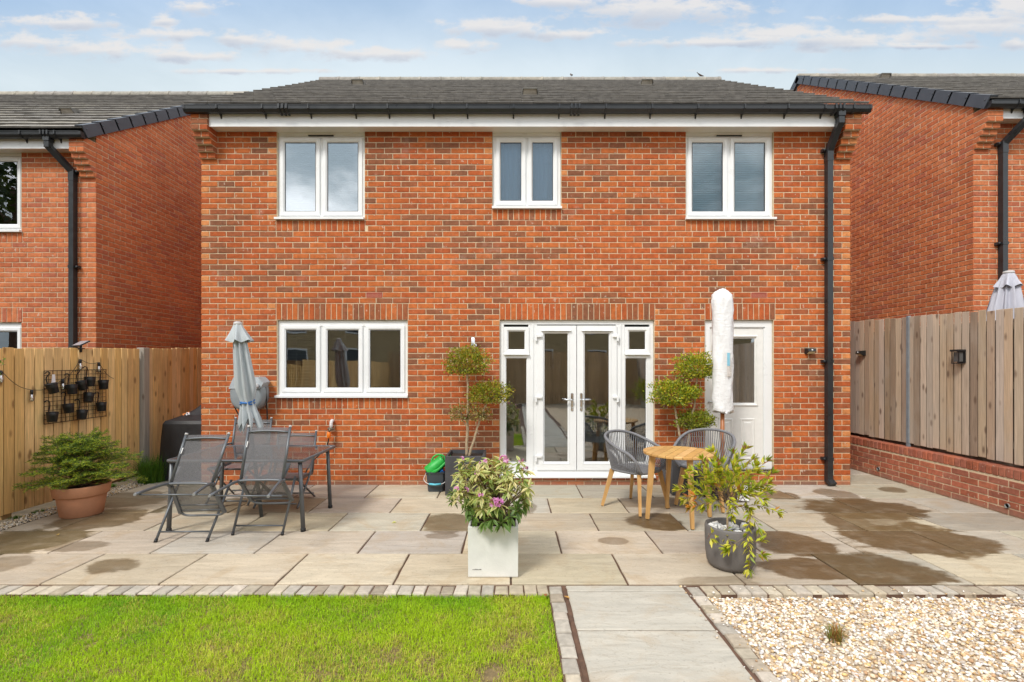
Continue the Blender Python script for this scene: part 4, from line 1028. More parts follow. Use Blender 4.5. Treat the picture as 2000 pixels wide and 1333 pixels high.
m = MB(); m.box(RX - .012, RX + .02, 6.582, 6.620, .50, rtop(6.6) + .01); m.build('steel_post', M_galv, rf)
for z in (.70, 1.35, 2.0):
    m = MB(); m.box(RX + .021, RX + .064, 3.4, 9.8, z, z + .075, c=(.22, .17, .12)); m.build('rail', M_fence_old, rf)
for yy in (4.2, 8.9):
    m = MB(); m.box(RX + .10, RX + .19, yy, yy + .09, .3, 2.2, c=(.25, .2, .15)); m.build('fence_post', M_fence_old, rf)

# ------------------------------------------------------------------ small things on walls and fences
def on_left(px, py, off=.03):      # point on the left fence face
    d = -(FX + off) * F / (VX - px); return Vector((FX + off, d, CAMZ + (VY - py) * d / F))
def on_right(px, py, off=.0):
    d = (RX - off) * F / (px - VX); return Vector((RX - off, d, CAMZ + (VY - py) * d / F))
def flood(name, label, pos, dirv, dark=True):
    """small solar security light: body, lens, sensor bead"""
    t = thing(name, label, 'light', pos, math.atan2(dirv[1], dirv[0]) - R(90)); m = MB()
    m.loft([[(-.055, 0, -.03), (.055, 0, -.03), (.055, 0, .045), (-.055, 0, .045)], [(-.055, .03, -.035), (.055, .03, -.035), (.055, .03, .045), (-.055, .03, .045)], [(-.05, .085, .0), (.05, .085, .0), (.052, .075, .038), (-.052, .075, .038)]], sm=False); m.build('body', M_black, t)
    m = MB(); m.add([(-.046, .036, -.035), (.046, .036, -.035), (.043, .086, -.003), (-.043, .086, -.003)], [(0, 1, 2, 3)]); m.build('lens', simple('light_lens', (.62, .58, .36), .3), t)
    m = MB(); m.lathe([(.012, 0), (.010, .008), (.004, .012)], n=10, M=Matrix.Translation((0, .082, .018)) @ Matrix.Rotation(R(-90), 4, 'X')); m.build('sensor', M_white, t); return t
flood('security_light', 'small black solar security light on the brick beside the back door', (WX(1579), WD, WZ(687)), (0, -1))
flood('security_light', 'small black solar light on the weathered fence close to the house corner', on_right(1686, 691), (-1, 0))
p = on_right(1879, 697); t = thing('lantern', 'black open box lantern on the weathered fence', 'light', p)
m = MB(); m.box(-.012, 0, -.05, .05, -.075, .085); m.box(-.10, -.012, -.055, .055, .062, .085); m.box(-.085, -.012, -.05, .05, -.085, -.075)
for yy in (-.048, .040):
    m.box(-.085, -.077, yy, yy + .008, -.075, .062)
m.build('frame', M_black, t)
m = MB(); m.box(-.07, -.02, -.035, .035, -.06, .055); m.build('shade', simple('grey_shade', (.10, .10, .10), .4), t)
# stainless up and down light above the topiary
t = thing('wall_light', 'stainless steel cylinder wall light on the brick above the first topiary', 'light', (WX(925), WD, WZ(676)))
m = MB(); m.lathe([(.045, 0), (.045, .006), (.030, .010)], n=20, M=Matrix.Rotation(R(90), 4, 'X')); m.box(-.01, .01, -.06, -.008, -.012, .012); m.build('back_plate', M_chrome, t)
m = MB(); m.lathe([(.030, -.09), (.032, -.088), (.032, .105), (.030, .107), (.027, .107), (.027, .09)], (0, -.085, 0), 20); m.build('cylinder', M_chrome, t)
# tap
t = thing('garden_tap', 'outdoor tap with white lagging and an orange hose connector', 'tap', (WX(650), WD, WZ(833)))
m = MB(); pts = cr([(0, -.01, .075), (0, -.035, .075), (-.002, -.05, .05), (-.004, -.05, .0)], 5); m.tube(pts, [.018 + .006 * abs(math.sin(i * 1.1)) for i in range(len(pts))], 10); m.build('lagged_pipe', simple('white_lagging', (.70, .66, .66), .8, bump=.6), t)
m = MB(); m.lathe([(.02, -.055), (.026, -.045), (.026, -.01), (.018, .0)], (-.006, -.05, 0), 12); m.tube([(-.03, -.05, -.028), (.03, -.05, -.028)], .011, 8); m.tube([(-.006, -.05, -.03), (-.006, -.085, -.025), (-.012, -.10, -.06)], .013, 8); m.lathe([(.018, 0), (.02, .008), (.008, .02)], n=8, M=Matrix.Translation((-.03, -.05, -.028)) @ Matrix.Rotation(R(-90), 4, 'Y')); m.build('valve', simple('dull_brass', (.22, .19, .15), .45, metal=.6), t)
m = MB(); m.lathe([(.017, -.15), (.024, -.14), (.026, -.10), (.022, -.07), (.016, -.065)], (-.022, -.085, 0), 14); m.build('hose_connector', simple('orange_plastic', (.85, .20, .015), .35), t)
m = MB(); m.tube(cr([(-.022, -.085, -.14), (-.03, -.09, -.20), (-.06, -.10, -.28), (-.13, -.12, -.36), (-.25, -.16, -.50), (-.36, -.2, -.76)], 6), .0085, 8); m.build('hose', M_black, t)
# hose reel: round-backed grey case on the wall
t = thing('hose_reel', 'grey wall mounted hose reel behind the closed grey parasol', 'hose reel', (WX(495), WD, WZ(767)))
M_reel = simple('grey_plastic', (.25, .28, .30), .42, var=.08); M_reeld = simple('dark_grey_plastic', (.085, .095, .10), .45)
m = MB(); n = 28; rings = []
for y0, s in ((0, .95), (-.03, 1), (-.15, 1), (-.185, .93), (-.195, .8)):
    rg = []
    for k in range(n):
        a = 2 * math.pi * k / n; c_, s_ = math.cos(a), math.sin(a)
        rg.append((math.copysign(abs(c_) ** .75, c_) * .225 * s, y0, math.copysign(abs(s_) ** .8, s_) * (.20 if s_ > 0 else .235) * s))
    rings.append(rg)
m.loft(rings); case = m.build('case', M_reel, t)
m = MB(); m.loft([[(-.23, -.02, .07), (.20, -.02, .07), (.235, -.02, .15), (.17, -.02, .215), (-.18, -.02, .215)], [(-.22, -.20, .06), (.20, -.215, .06), (.245, -.215, .135), (.16, -.18, .205), (-.17, -.18, .205)]], sm=False); m.build('lid', simple('light_grey_plastic', (.33, .36, .38), .45), t)
m = MB(); m.box(.05, .10, -.222, -.206, .08, .115); m.box(.115, .16, -.222, -.206, .08, .115); m.build('guide_slot', M_black, t)
m = MB(); m.tube([(.17, -.215, .098), (.17, -.27, .10), (.185, -.30, .098)], [.025, .03, .022], 12); m.build('nozzle', simple('pale_plastic', (.62, .63, .64), .35), t)
m = MB(); m.box(-.07, .03, -.200, -.195, -.10, -.045); m.add([(.085, -.178, -.085), (.12, -.172, -.085), (.12, -.172, -.06), (.085, -.178, -.06)], [(0, 1, 2, 3)], 1); m.build('badge', [M_reeld, M_white], t)
m = MB(); m.tube(cr([(.215, -.10, .08), (.222, -.09, -.1), (.222, -.07, -.35), (.215, -.06, -.70)], 6), .009, 8); m.tube(cr([(-.21, -.10, -.10), (-.19, -.10, -.2), (-.13, -.09, -.32), (-.05, -.08, -.42)], 6), .009, 8); m.build('hose', M_black, t)

# wire grid with hanging pots on the fence
ga, gb_ = on_left(86, 725, .035), on_left(207, 722, .035); gz0 = on_left(86, 829, .035).z; gz1 = ga.z
t = thing('wire_grid', 'rusty black square wire grid hung on the golden fence', 'wire grid', (ga.x, ga.y, gz0), world=True)
M_rust = simple('rusty_wire', (.045, .022, .012), .7, metal=.3, var=.4)
m = MB(); gx_ = FX + .035; rr = .0028
nv, nh = 16, 12
for i in range(nv + 1): yv = ga.y + (gb_.y - ga.y) * i / nv; m.tube([(gx_, yv, gz0), (gx_, yv, gz1 + .012 * i / nv)], rr * (1.6 if i in (0, nv) else 1), 5)
for k in range(nh + 1): zv = gz0 + (gz1 - gz0) * k / nh; m.tube([(gx_ + .004, ga.y, zv), (gx_ + .004, gb_.y, zv + .012)], rr * (1.6 if k in (0, nh) else 1), 5)
m.build('wire_mesh', M_rust, t)
POTS = [((103, 759), 'black hanging pot below the white tag in the upper corner of the wire grid', .25), ((140.5, 761), 'black hanging pot beside the string bulb on the wire grid', -.05), ((160.6, 753), 'black hanging pot overlapped with another near the grid middle', .2), ((175.5, 746), 'highest black hanging pot on the wire grid, behind another pot', -.1),
        ((202, 752), 'black hanging pot at the upper corner of the grid nearest the fence post', -.12), ((173, 777), 'black hanging pot under the overlapping pair on the wire grid', -.28), ((134, 798), 'upright black hanging pot in the lower middle of the grid', .02), ((102, 815), 'lowest black hanging pot on the grid, at the corner over the conifer', -.15),
        ((160, 810.5), 'tilted black hanging pot at the bottom edge of the grid', -.22), ((198, 795), 'black hanging pot low on the grid edge nearest the fence post', -.08)]
for (px, py), lab, tl in POTS:
    p = on_left(px, py, .10); t = thing('hanging_pot', lab, 'plant pot', p, 0, 'black pots hung on the wire grid')
    M = Matrix.Rotation(tl, 4, 'X') @ Matrix.Rotation(-.12, 4, 'Y'); m = MB()
    m.lathe([(.001, -.056), (.040, -.056), (.044, -.052), (.053, .046), (.057, .048), (.057, .056), (.051, .056), (.054, .040), (.042, -.045), (.001, -.045)], n=18, M=M, cap0=False, cap1=False); m.build('pot', M_black, t)
    m = MB(); hp = [M @ Vector(q) for q in ((-.062, .02, .04), (-.060, .03, .12))] + [Vector((-.055, .025, .17)), Vector((-.06, -.005, .185)), Vector((-.07, -.02, .165))]
    m.tube(cr(hp, 5), .0055, 6); m.build('hook', M_blackmetal, t)
p = on_left(103, 742, .05); t = thing('plant_tag', 'white paper tag hanging at the corner of the wire grid', 'tag', p)
m = MB(); m.loft([[(0, -.02, -.06), (0, .035, -.075), (.002, .035, -.075), (.002, -.02, -.06)], [(.006, -.012, .06), (.006, .02, .06), (.008, .02, .06), (.008, -.012, .06)]], sm=False); m.build('card', simple('white_card', (.78, .78, .80), .7), t)
# string lights
t = thing('string_lights', 'string of clear bulbs on black cable looped across the golden fence', 'string lights', (FX, 5, 1.4), world=True)
bulbs = [(2, 724), (62, 762), (123, 741), (157, 702), (193, 708)]
wp = [on_left(-60, 700, .03)]
for b_ in bulbs: wp += [on_left(b_[0], b_[1], .04)]
wp.append(on_left(222, 740, .03)); path_ = []
for a, b_ in zip(wp[:-1], wp[1:]):
    for k in range(8):
        f = k / 8; q = a.lerp(b_, f); q.z -= .05 * math.sin(math.pi * f) * (b_ - a).length / .4; path_.append(q)
path_.append(wp[-1]); m = MB(); m.tube(path_, .003, 5); m.build('cable', M_black, t)
for b_ in bulbs:
    q = on_left(b_[0], b_[1], .04); m = MB(); m.lathe([(.010, .0), (.014, -.004), (.014, -.045), (.010, -.048)], q, 10); s = m.build('socket', M_black, t)
    m = MB(); m.lathe([(.010, -.046), (.015, -.056), (.020, -.085), (.019, -.11), (.012, -.125), (.002, -.128)], q, 12); m.build('bulb', M_clear, t)
# solar panel on the fence top
p = on_left(158, 675, .02); t = thing('solar_panel', 'small tilted solar panel perched on top of the golden fence', 'solar panel', (p.x, p.y, ltop(p.y)))
M = Matrix.Translation((0, 0, .055)) @ Matrix.Rotation(R(-25), 4, 'Z') @ Matrix.Rotation(R(32), 4, 'X'); m = MB(); m.xbox(M, .095, .06, .007); m.build('frame', M_black, t)
m = MB(); m.xbox(M @ Matrix.Translation((0, 0, .0085)), .088, .053, .001); m.build('cell', simple('solar_cell', (.28, .30, .33), .15), t)
m = MB(); m.tube([(0, 0, -.05), (0, 0, .045)], .012, 8); m.box(-.03, .03, -.02, .02, -.012, .0); m.build('bracket', M_black, t)
# ------------------------------------------------------------------ metal garden set
def arch_rail(m, a, b, rise, r, mi=0):
    a, b = Vector(a), Vector(b); m.tube([a.lerp(b, k / 8) + Vector((0, 0, rise * math.sin(math.pi * k / 8))) for k in range(9)], r, 8, mi)
M_cap = simple('pale_cap', (.48, .46, .45), .5); M_capg = simple('grey_cap', (.24, .24, .245), .5)
def folded_chair(label, pts, group):
    """reclining sling chair folded and leant at the table: dictionary of joints, left and right"""
    base = (pts['foot'][0] + pts['foot'][1]) / 2
    t = thing('folding_chair', label, 'chair', base, group=group, world=True); g_ = lambda k: pts[k]
    (tl, tr), (jl, jr), (sl, sr), (fl, fr), (al, ar), (ul, ur) = [g_(k) for k in ('top', 'joint', 'seat', 'foot', 'arm', 'legtop')]
    m = MB()
    for a, b_ in ((tl, jl), (tr, jr)): m.tube([a, b_], .0125, 10)
    e = (tr - tl) * .0; arch_rail(m, tl.lerp(jl, .10), tr.lerp(jr, .10), .012, .010)
    m.tube(cr([jl + Vector((.0, -.0, -.03)), jl + Vector((.0, -.03, .0)), jl.lerp(jr, .1) + Vector((0, -.035, .012)), jl.lerp(jr, .5) + Vector((0, -.035, .014)), jl.lerp(jr, .9) + Vector((0, -.035, .012)), jr + Vector((0, -.03, 0)), jr + Vector((0, 0, -.03))], 4), .0115, 8); m.build('back_frame', M_anthr, t)
    for p, q in ((tl, jl), (tr, jr)):
        m = MB(); dd = (p - q).normalized(); m.tube([p - dd * .004, p + dd * .014], [.0145, .012], 10); m.build('end_cap', M_cap, t)
    m = MB(); N = 8; dv = Vector((0, .006, 0)); a0, b0 = tl.lerp(jl, .015), tr.lerp(jr, .015)
    for i in range(N):
        f0, f1 = i / N, (i + 1) / N; s0, s1 = .016 * math.sin(math.pi * f0), .016 * math.sin(math.pi * f1)
        for k in range(6):
            h0, h1 = k / 6, (k + 1) / 6; q = lambda f, h: a0.lerp(jl, f).lerp(b0.lerp(jr, f), h) + Vector((0, .02 * math.sin(math.pi * h), 0))
            m.add([q(f0, h0), q(f0, h1), q(f1, h1), q(f1, h0)], [(0, 1, 2, 3)], 0, True)
    m.build('back_sling', M_sling, t)
    m = MB()
    for a, b_ in ((jl, sl), (jr, sr)): m.bar(a + Vector((0, .01, -.02)), b_, .018, .032, up=(1, 0, 0))
    lo = cr([sl.lerp(jl, .04), sl.lerp(sr, .12) + Vector((0, .01, -.022)), sl.lerp(sr, .5) + Vector((0, .012, -.026)), sl.lerp(sr, .88) + Vector((0, .01, -.022)), sr.lerp(jr, .04)], 4); m.tube(lo, .010, 8)
    for f in (.72, .90): m.tube([jl.lerp(sl, f), jr.lerp(sr, f)], .006, 6)
    m.build('seat_frame', M_anthr, t)
    m = MB()
    for i in range(5):
        f0, f1 = .06 + i * .185, .06 + (i + 1) * .185
        q = lambda f, h: jl.lerp(sl, f).lerp(jr.lerp(sr, f), h) + Vector((0, .03 * math.sin(math.pi * h), 0))
        for k in range(4): m.add([q(f0, k / 4), q(f0, (k + 1) / 4), q(f1, (k + 1) / 4), q(f1, k / 4)], [(0, 1, 2, 3)], 0, True)
    m.build('seat_sling', M_sling, t)
    for a, b_ in ((fl, ul), (fr, ur)):
        m = MB(); m.tube([a + (b_ - a).normalized() * .01, b_], .0115, 10); lg = m.build('leg', M_anthr, t)
        m = MB(); m.tube([a + Vector((0, 0, .0)), a + (b_ - a) * .05], .0145, 10); m.build('foot_cap', M_black, lg)
    m = MB(); m.tube([fl.lerp(ul, .16), fr.lerp(ur, .16)], .0085, 8); m.build('stretcher', M_anthr, t)
    for a, b_ in ((jl, al), (jr, ar)):
        m = MB(); m.tube(cr([a + Vector((0, .02, -.005)), a.lerp(b_, .25) + Vector((0, 0, .015)), b_], 4), .0125, 10); ao = m.build('arm', M_anthr, t)
        m = MB(); dd = (b_ - a).normalized(); m.tube([b_ - dd * .002, b_ + dd * .008], [.0135, .011], 10); m.build('end_cap', M_capg, ao)
        m = MB(); m.bar(a + Vector((0, .015, .03)), a + Vector((0, .12, .13)), .018, .035, up=(1, 0, 0)); m.tube([a + Vector((-.02, 0, 0)), a + Vector((.02, 0, 0))], .016, 10); m.build('hinge_link', M_anthr, t)
    m = MB(); m.tube([al.lerp(jl, .10) + Vector((0, 0, -.012)), ar.lerp(jr, .10) + Vector((.10, 0, -.012))], .0065, 8); m.build('crossbar', M_anthr, t)
    m = MB(); q = tl.lerp(tr, .03).lerp(jl.lerp(jr, .03), .27) + Vector((.0, -.012, 0)); w_ = (tr - tl).normalized(); dz = (jl - tl).normalized(); m.add([q, q + w_ * .009, q + w_ * .006 + dz * .05, q - w_ * .002 + dz * .055], [(0, 1, 2, 3)]); m.build('care_tag', M_white, t)
    return t
grpc = 'grey metal sling chairs round the glass table'
folded_chair('grey sling chair folded against the glass table, the one nearer the potted conifer', dict(
    top=(P(364, 849, 4.42), P(447, 848, 4.42)), joint=(P(333, 946, 4.31), P(414, 946, 4.31)), seat=(P(353, 1003, 4.45), P(439, 1001, 4.45)), foot=(floor_pt(303, 1060), floor_pt(404, 1059)),
    arm=(P(264, 966, 3.86), P(379, 966, 3.92)), legtop=(P(352, 938, 4.74), P(452, 938, 4.74))), grpc)
folded_chair('grey sling chair folded against the glass table under the closed grey parasol', dict(
    top=(P(486, 834, 4.46), P(567, 834, 4.46)), joint=(P(470, 940, 4.34), P(552, 939, 4.34)), seat=(P(492, 979, 4.50), P(571, 978, 4.50)), foot=(floor_pt(454, 1046), floor_pt(551, 1046)),
    arm=(P(410, 969, 3.93), P(524, 970, 3.93)), legtop=(P(482, 930, 4.70), P(577, 930, 4.70))), grpc)
def upright_chair(label, cx, yb, w, zs, zb, dep, group):
    """open sling chair facing the table (towards the camera)"""
    t = thing('folding_chair', label, 'chair', (cx, yb - dep / 2, 0), group=group); h = w / 2
    m = MB()
    for s in (-1, 1): m.tube([(s * h, dep / 2 + .10, zb), (s * h, dep / 2 - .02, zs)], .0135, 10)
    arch_rail(m, (-h, dep / 2 + .085, zb - .06), (h, dep / 2 + .085, zb - .06), .01, .010); m.build('back_frame', M_anthr, t)
    for s in (-1, 1): m = MB(); m.tube([(s * h, dep / 2 + .099, zb - .004), (s * h, dep / 2 + .102, zb + .012)], [.016, .012], 10); m.build('end_cap', M_cap, t)
    m = MB(); m.add([(-h, dep / 2 + .095, zb - .02), (h, dep / 2 + .095, zb - .02), (h, dep / 2, zs + .05), (-h, dep / 2, zs + .05)], [(0, 1, 2, 3)]); m.build('back_sling', M_sling, t)
    m = MB()
    for s in (-1, 1): m.bar((s * h, dep / 2 - .02, zs), (s * h, -dep / 2, zs + .02), .02, .032)
    m.tube([(-h, -dep / 2, zs + .02), (h, -dep / 2, zs + .02)], .0115, 8); m.build('seat_frame', M_anthr, t)
    m = MB(); m.add([(-h, dep / 2, zs), (h, dep / 2, zs), (h, 0, zs - .015), (h, -dep / 2, zs + .018), (-h, -dep / 2, zs + .018), (-h, 0, zs - .015)], [(0, 1, 2, 5), (5, 2, 3, 4)]); m.build('seat_sling', M_sling, t)
    for s in (-1, 1):
        m = MB(); m.tube(cr([(s * (h + .015), dep / 2 - .03, zs + .2), (s * (h + .015), dep * .2, zs), (s * (h + .015), -dep / 2 - .02, .012)], 5), .0115, 10); m.build('leg', M_anthr, t)
        m = MB(); m.tube(cr([(s * (h - .0), -dep / 2 + .04, zs), (s * (h), 0, zs * .62), (s * (h), dep / 2 + .05, .012)], 5), .0115, 10); m.build('leg', M_anthr, t)
        m = MB(); m.tube(cr([(s * (h + .01), dep / 2 + .03, zs + .24), (s * (h + .012), 0, zs + .25), (s * (h + .012), -dep / 2 + .03, zs + .22)], 5), .0125, 10); m.build('arm', M_anthr, t)
    m = MB(); m.tube([(-h, -dep / 2 - .012, .06), (h, -dep / 2 - .012, .06)], .0085, 8); m.tube([(-h, dep / 2 + .03, .055), (h, dep / 2 + .03, .055)], .0085, 8); m.build('stretcher', M_anthr, t)
    return t
upright_chair('grey sling chair standing open between the closed grey parasol and the wall', -3.24, 5.98, .45, .40, .945, .46, grpc)
upright_chair('low reclined grey sling chair standing open at the far end of the glass table', -2.63, 5.85, .46, .31, .80, .44, grpc)

# table: smoked glass in a grey frame
tx0, tx1, ty0, ty1, tz = -3.31, -2.0, 4.64, 5.50, .685
t = thing('garden_table', 'rectangular smoked glass garden table with grey metal legs', 'table', ((tx0 + tx1) / 2, (ty0 + ty1) / 2, 0), world=True)
m = MB(); m.tube([(tx0 + .02, ty0, tz), (tx1 - .02, ty0, tz), (tx1, ty0 + .02, tz), (tx1 - .0, ty1 - .02, tz), (tx1 - .02, ty1, tz), (tx0 + .02, ty1, tz), (tx0, ty1 - .02, tz), (tx0, ty0 + .02, tz)], .015, 10, closed=True); m.build('rim', M_anthr, t)
m = MB(); m.box(tx0 + .008, tx1 - .008, ty0 + .008, ty1 - .008, tz + .003, tz + .009); m.build('glass_top', M_smoke, t)
for (lx_, ly_) in ((tx0 + .01, ty0 + .03), (tx1 - .02, ty0 + .03), (tx0 + .03, ty1 - .03), (tx1 - .05, ty1 - .05)):
    m = MB(); s = 1 if lx_ > -2.6 else -1; m.tube([(lx_ - s * .02, ly_, tz - .01), (lx_ + s * .01, ly_, .01)], [.019, .021], 12); lg = m.build('leg', M_anthr, t)
    m = MB(); m.lathe([(.025, 0), (.025, .025), (.022, .03)], (lx_ + s * .01, ly_, 0), 12); m.build('foot', M_black, lg)
m = MB(); m.tube([(tx0 + .04, (ty0 + ty1) / 2, tz - .012), (tx1 - .04, (ty0 + ty1) / 2, tz - .012)], .010, 8); m.lathe([(.045, tz - .02), (.045, tz - .005)], ((tx0 + tx1) / 2 + .02, (ty0 + ty1) / 2, 0), 16); m.build('brace', M_anthr, t)

# ------------------------------------------------------------------ closed parasols
def cloth_mat(name, c, rough=.85): 
    m, g, b, o = new_mat(name); p = g.pos(); n1 = g.noise(g.vm('MULTIPLY', p, (14, 14, 3)), 1.0, 5, .6)
    f = g.map(n1, .3, .7, .86, 1.1, False); g.set(b.inputs['Base Color'], g.mix(1.0, c4(c), g.n('CombineXYZ', {0: f, 1: f, 2: f}).outputs[0], 'MULTIPLY')); b.inputs['Roughness'].default_value = rough
    b.inputs['Specular IOR Level'].default_value = .15; g.set(b.inputs['Normal'], g.bump(g.noise(g.vm('MULTIPLY', p, (60, 60, 12)), 1.0, 4, .6), .35, .006)); return m
M_cgrey = cloth_mat('grey_canvas', (.44, .475, .49)); M_clil = cloth_mat('lilac_grey_canvas', (.50, .50, .56))
def folds(cen, r, z, n, k, amp, ph, asym=0.0, zj=0.0):
    out = []
    for i in range(n):
        a = 2 * math.pi * i / n; f = 1 + amp * (1 - 2 * abs(math.sin(k * a / 2 + ph))) ; rr = r * f * (1 + asym * math.cos(a * 2 + ph))
        out.append((cen[0] + rr * math.cos(a), cen[1] + rr * math.sin(a), z + zj * abs(math.sin(k * a / 2 + ph * 1.3))))
    return out
def parasol(label, foot, top, prof, capr, mat, tie, polemat, skirt, group=None, k=8):
    """prof: (height fraction up the pole, radius, fold depth)"""
    foot, top = Vector(foot), Vector(top); t = thing('parasol', label, 'parasol', foot, world=True, group=group)
    ax = top - foot; at = lambda f: foot + ax * f; n = 96
    m = MB(); m.tube([foot + Vector((0, 0, .0)), at(.97)], .019, 12); m.build('pole', polemat, t)
    m = MB(); m.loft([folds(at(f), r, at(f).z, n, k, am, .3 + f * 1.6, .10, zj) for (f, r, am, zj) in prof], cap0=False, cap1=False); m.build('canopy', mat, t)
    if skirt:
        m = MB(); f0, f1, r1 = skirt; m.loft([folds(at(f0 + (f1 - f0) * q), capr + (r1 - capr) * q ** 1.1, at(f0 + (f1 - f0) * q).z, n, 6, .04 + .24 * q, .9, .0, -.03 * q) for q in (0, .2, .45, .7, .9, 1)], cap0=False, cap1=False); m.build('vent_flap', mat, t)
    m = MB(); m.lathe([(capr * 1.02, -.012), (capr * 1.05, .0), (capr * .95, .018), (capr * .4, .026), (.002, .027)], top, 20); m.build('finial', M_cap, t)
    if tie:
        m = MB(); f, r = tie; c = at(f); m.tube([(c.x + r * math.cos(a), c.y + r * math.sin(a), c.z + .010 * math.sin(a * 2 + .5) + .012 * math.cos(a)) for a in [2 * math.pi * i / 24 for i in range(24)]], .008, 6, closed=True)
        m.tube([(c.x + r * 1.05 * math.cos(a), c.y + r * 1.05 * math.sin(a), c.z - .014 + .008 * math.sin(a * 3)) for a in [2 * math.pi * i / 24 for i in range(24)]], .006, 6, closed=True); m.build('tie', simple('blue_cord', (.02, .14, .42), .6), t)
    return t
pf, pt_ = floor_pt(511, 1010), P(464.5, 633, 5.08)
pt_ = Vector((pt_.x, 5.08, pt_.z)); H = pt_.z
zf = lambda py: (CAMZ + (VY - py) * 5.08 / F) / H
parasol('closed grey garden parasol tied with blue cord, leaning over the glass table', pf, pt_, [
    (zf(846), .088, .42, .16), (zf(834), .090, .40, .13), (zf(812), .078, .36, .05), (zf(797), .068, .28, .0), (zf(785), .060, .18, 0), (zf(775), .072, .22, 0), (zf(758), .086, .32, 0), (zf(728), .076, .38, 0), (zf(695), .064, .42, 0), (zf(670), .055, .42, 0), (zf(650), .045, .35, 0), (zf(637), .032, .1, 0)],
    .040, M_cgrey, (zf(786), .066), M_anthr, (zf(634), zf(664), .112))
c = P(1970, 533, 6.1); c.y = 6.1; fb = Vector((c.x - .16, 6.1, .3)); H2 = c.z - .3; z2 = lambda py: (CAMZ + (VY - py) * 6.1 / F - .3) / H2
parasol('closed lilac grey parasol rising behind the weathered fence', fb, c, [(z2(700), .11, .3, .1), (z2(640), .135, .3, 0), (z2(605), .130, .3, 0), (z2(580), .105, .32, 0), (z2(560), .085, .34, 0), (z2(545), .065, .25, 0), (z2(536), .05, .1, 0)], .055, M_clil, None, M_anthr, (z2(535), z2(558), .122), k=9)
# tall parasol in a white cover
cx = (1411 - VX) * 5.95 / F; cy = 5.95; zc = lambda py: CAMZ + (VY - py) * cy / F
t = thing('covered_parasol', 'tall wooden parasol zipped inside a white cover in front of the back door', 'parasol', (cx, cy, 0), world=True)
m = MB(); m.tube([(cx, cy, .06), (cx, cy, zc(790))], .024, 16); m.build('pole', simple('red_teak', (.36, .125, .035), .45, stretch=(1, 1, .2), scale=30), t)
M_cover, g_, b_, o_ = new_mat('white_cover'); p_ = g_.pos()
n1 = g_.noise(g_.vm('MULTIPLY', p_, (16, 16, 5)), 1.0, 4, .55, .8); n2 = g_.noise(g_.vm('MULTIPLY', p_, (9, 9, 22)), 1.0, 4, .6, 1.2)
g_.set(b_.inputs['Base Color'], g_.mix(g_.map(g_.noise(p_, 5, 6, .7), .5, .75, 0, .35), (.78, .785, .79, 1), (.60, .60, .58, 1))); b_.inputs['Roughness'].default_value = .5
g_.set(b_.inputs['Normal'], g_.bump(g_.m('ADD', n1, g_.m('MULTIPLY', n2, .7)), 0.5, .022))
m = MB(); rings = []; n = 40
for i, (py_, r, jx) in enumerate([(804, .100, .004), (806, .112, .005), (800, .120, .004), (788, .108, .006), (775, .118, 0), (755, .110, .004), (735, .116, .002), (715, .111, .003), (695, .117, 0), (675, .112, .004), (655, .117, .003), (630, .113, -.002), (605, .117, .0), (588, .116, -.004), (577, .112, 0), (571, .075, -.006), (566, .03, -.004), (565, .004, -.004)]):
    rg = []
    for k in range(n):
        a = 2 * math.pi * k / n; w = 1 + .06 * math.sin(3 * a + i * 1.3) + .05 * math.sin(7 * a - i * 2.1) + .035 * math.sin(11 * a + i * 3.7) + .13 * (abs(math.cos(a)) - .6)
        rg.append((cx + jx + r * w * math.cos(a), cy + r * w * .85 * math.sin(a), zc(py_) + .010 * math.sin(2 * a + i)))
    rings.append(rg)
m.loft(rings); cov = m.build('cover', M_cover, t)
m = MB(); yl = cy - .118; m.add([(cx + .005, yl, zc(715)), (cx + .075, yl + .035, zc(715)), (cx + .075, yl + .035, zc(690)), (cx + .005, yl, zc(690))], [(0, 1, 2, 3)], 0); m.add([(cx + .005, yl - .001, zc(715)), (cx + .047, yl + .018, zc(715)), (cx + .047, yl + .018, zc(690)), (cx + .005, yl - .001, zc(690))], [(0, 1, 2, 3)], 1); m.add([(cx + .005, yl, zc(735)), (cx + .075, yl + .035, zc(735)), (cx + .075, yl + .035, zc(716)), (cx + .005, yl, zc(716))], [(0, 1, 2, 3)], 2)
m.build('printed_label', [simple('label_grey', (.60, .57, .55), .5), simple('label_blue', (.25, .58, .74), .5), simple('label_pale', (.66, .62, .58), .5, var=.3, scale=40)], cov)
m = MB(); m.lathe([(.001, 0), (.24, 0), (.25, .012), (.25, .045), (.20, .075), (.05, .09), (.04, .16), (.028, .16)], (cx, cy, 0), 32); m.build('base', M_black, t)
m = MB(); q = Vector((cx + .12, cy - .30, .10)); m.loft([[q + Vector((-.075, 0, -.07)), q + Vector((.06, 0, -.08)), q + Vector((.06, .003, -.08)), q + Vector((-.075, .003, -.07))], [q + Vector((-.06, .06, .10)), q + Vector((.075, .06, .09)), q + Vector((.075, .063, .09)), q + Vector((-.06, .063, .10))]], sm=False); m.build('paper_tag', M_white, t)

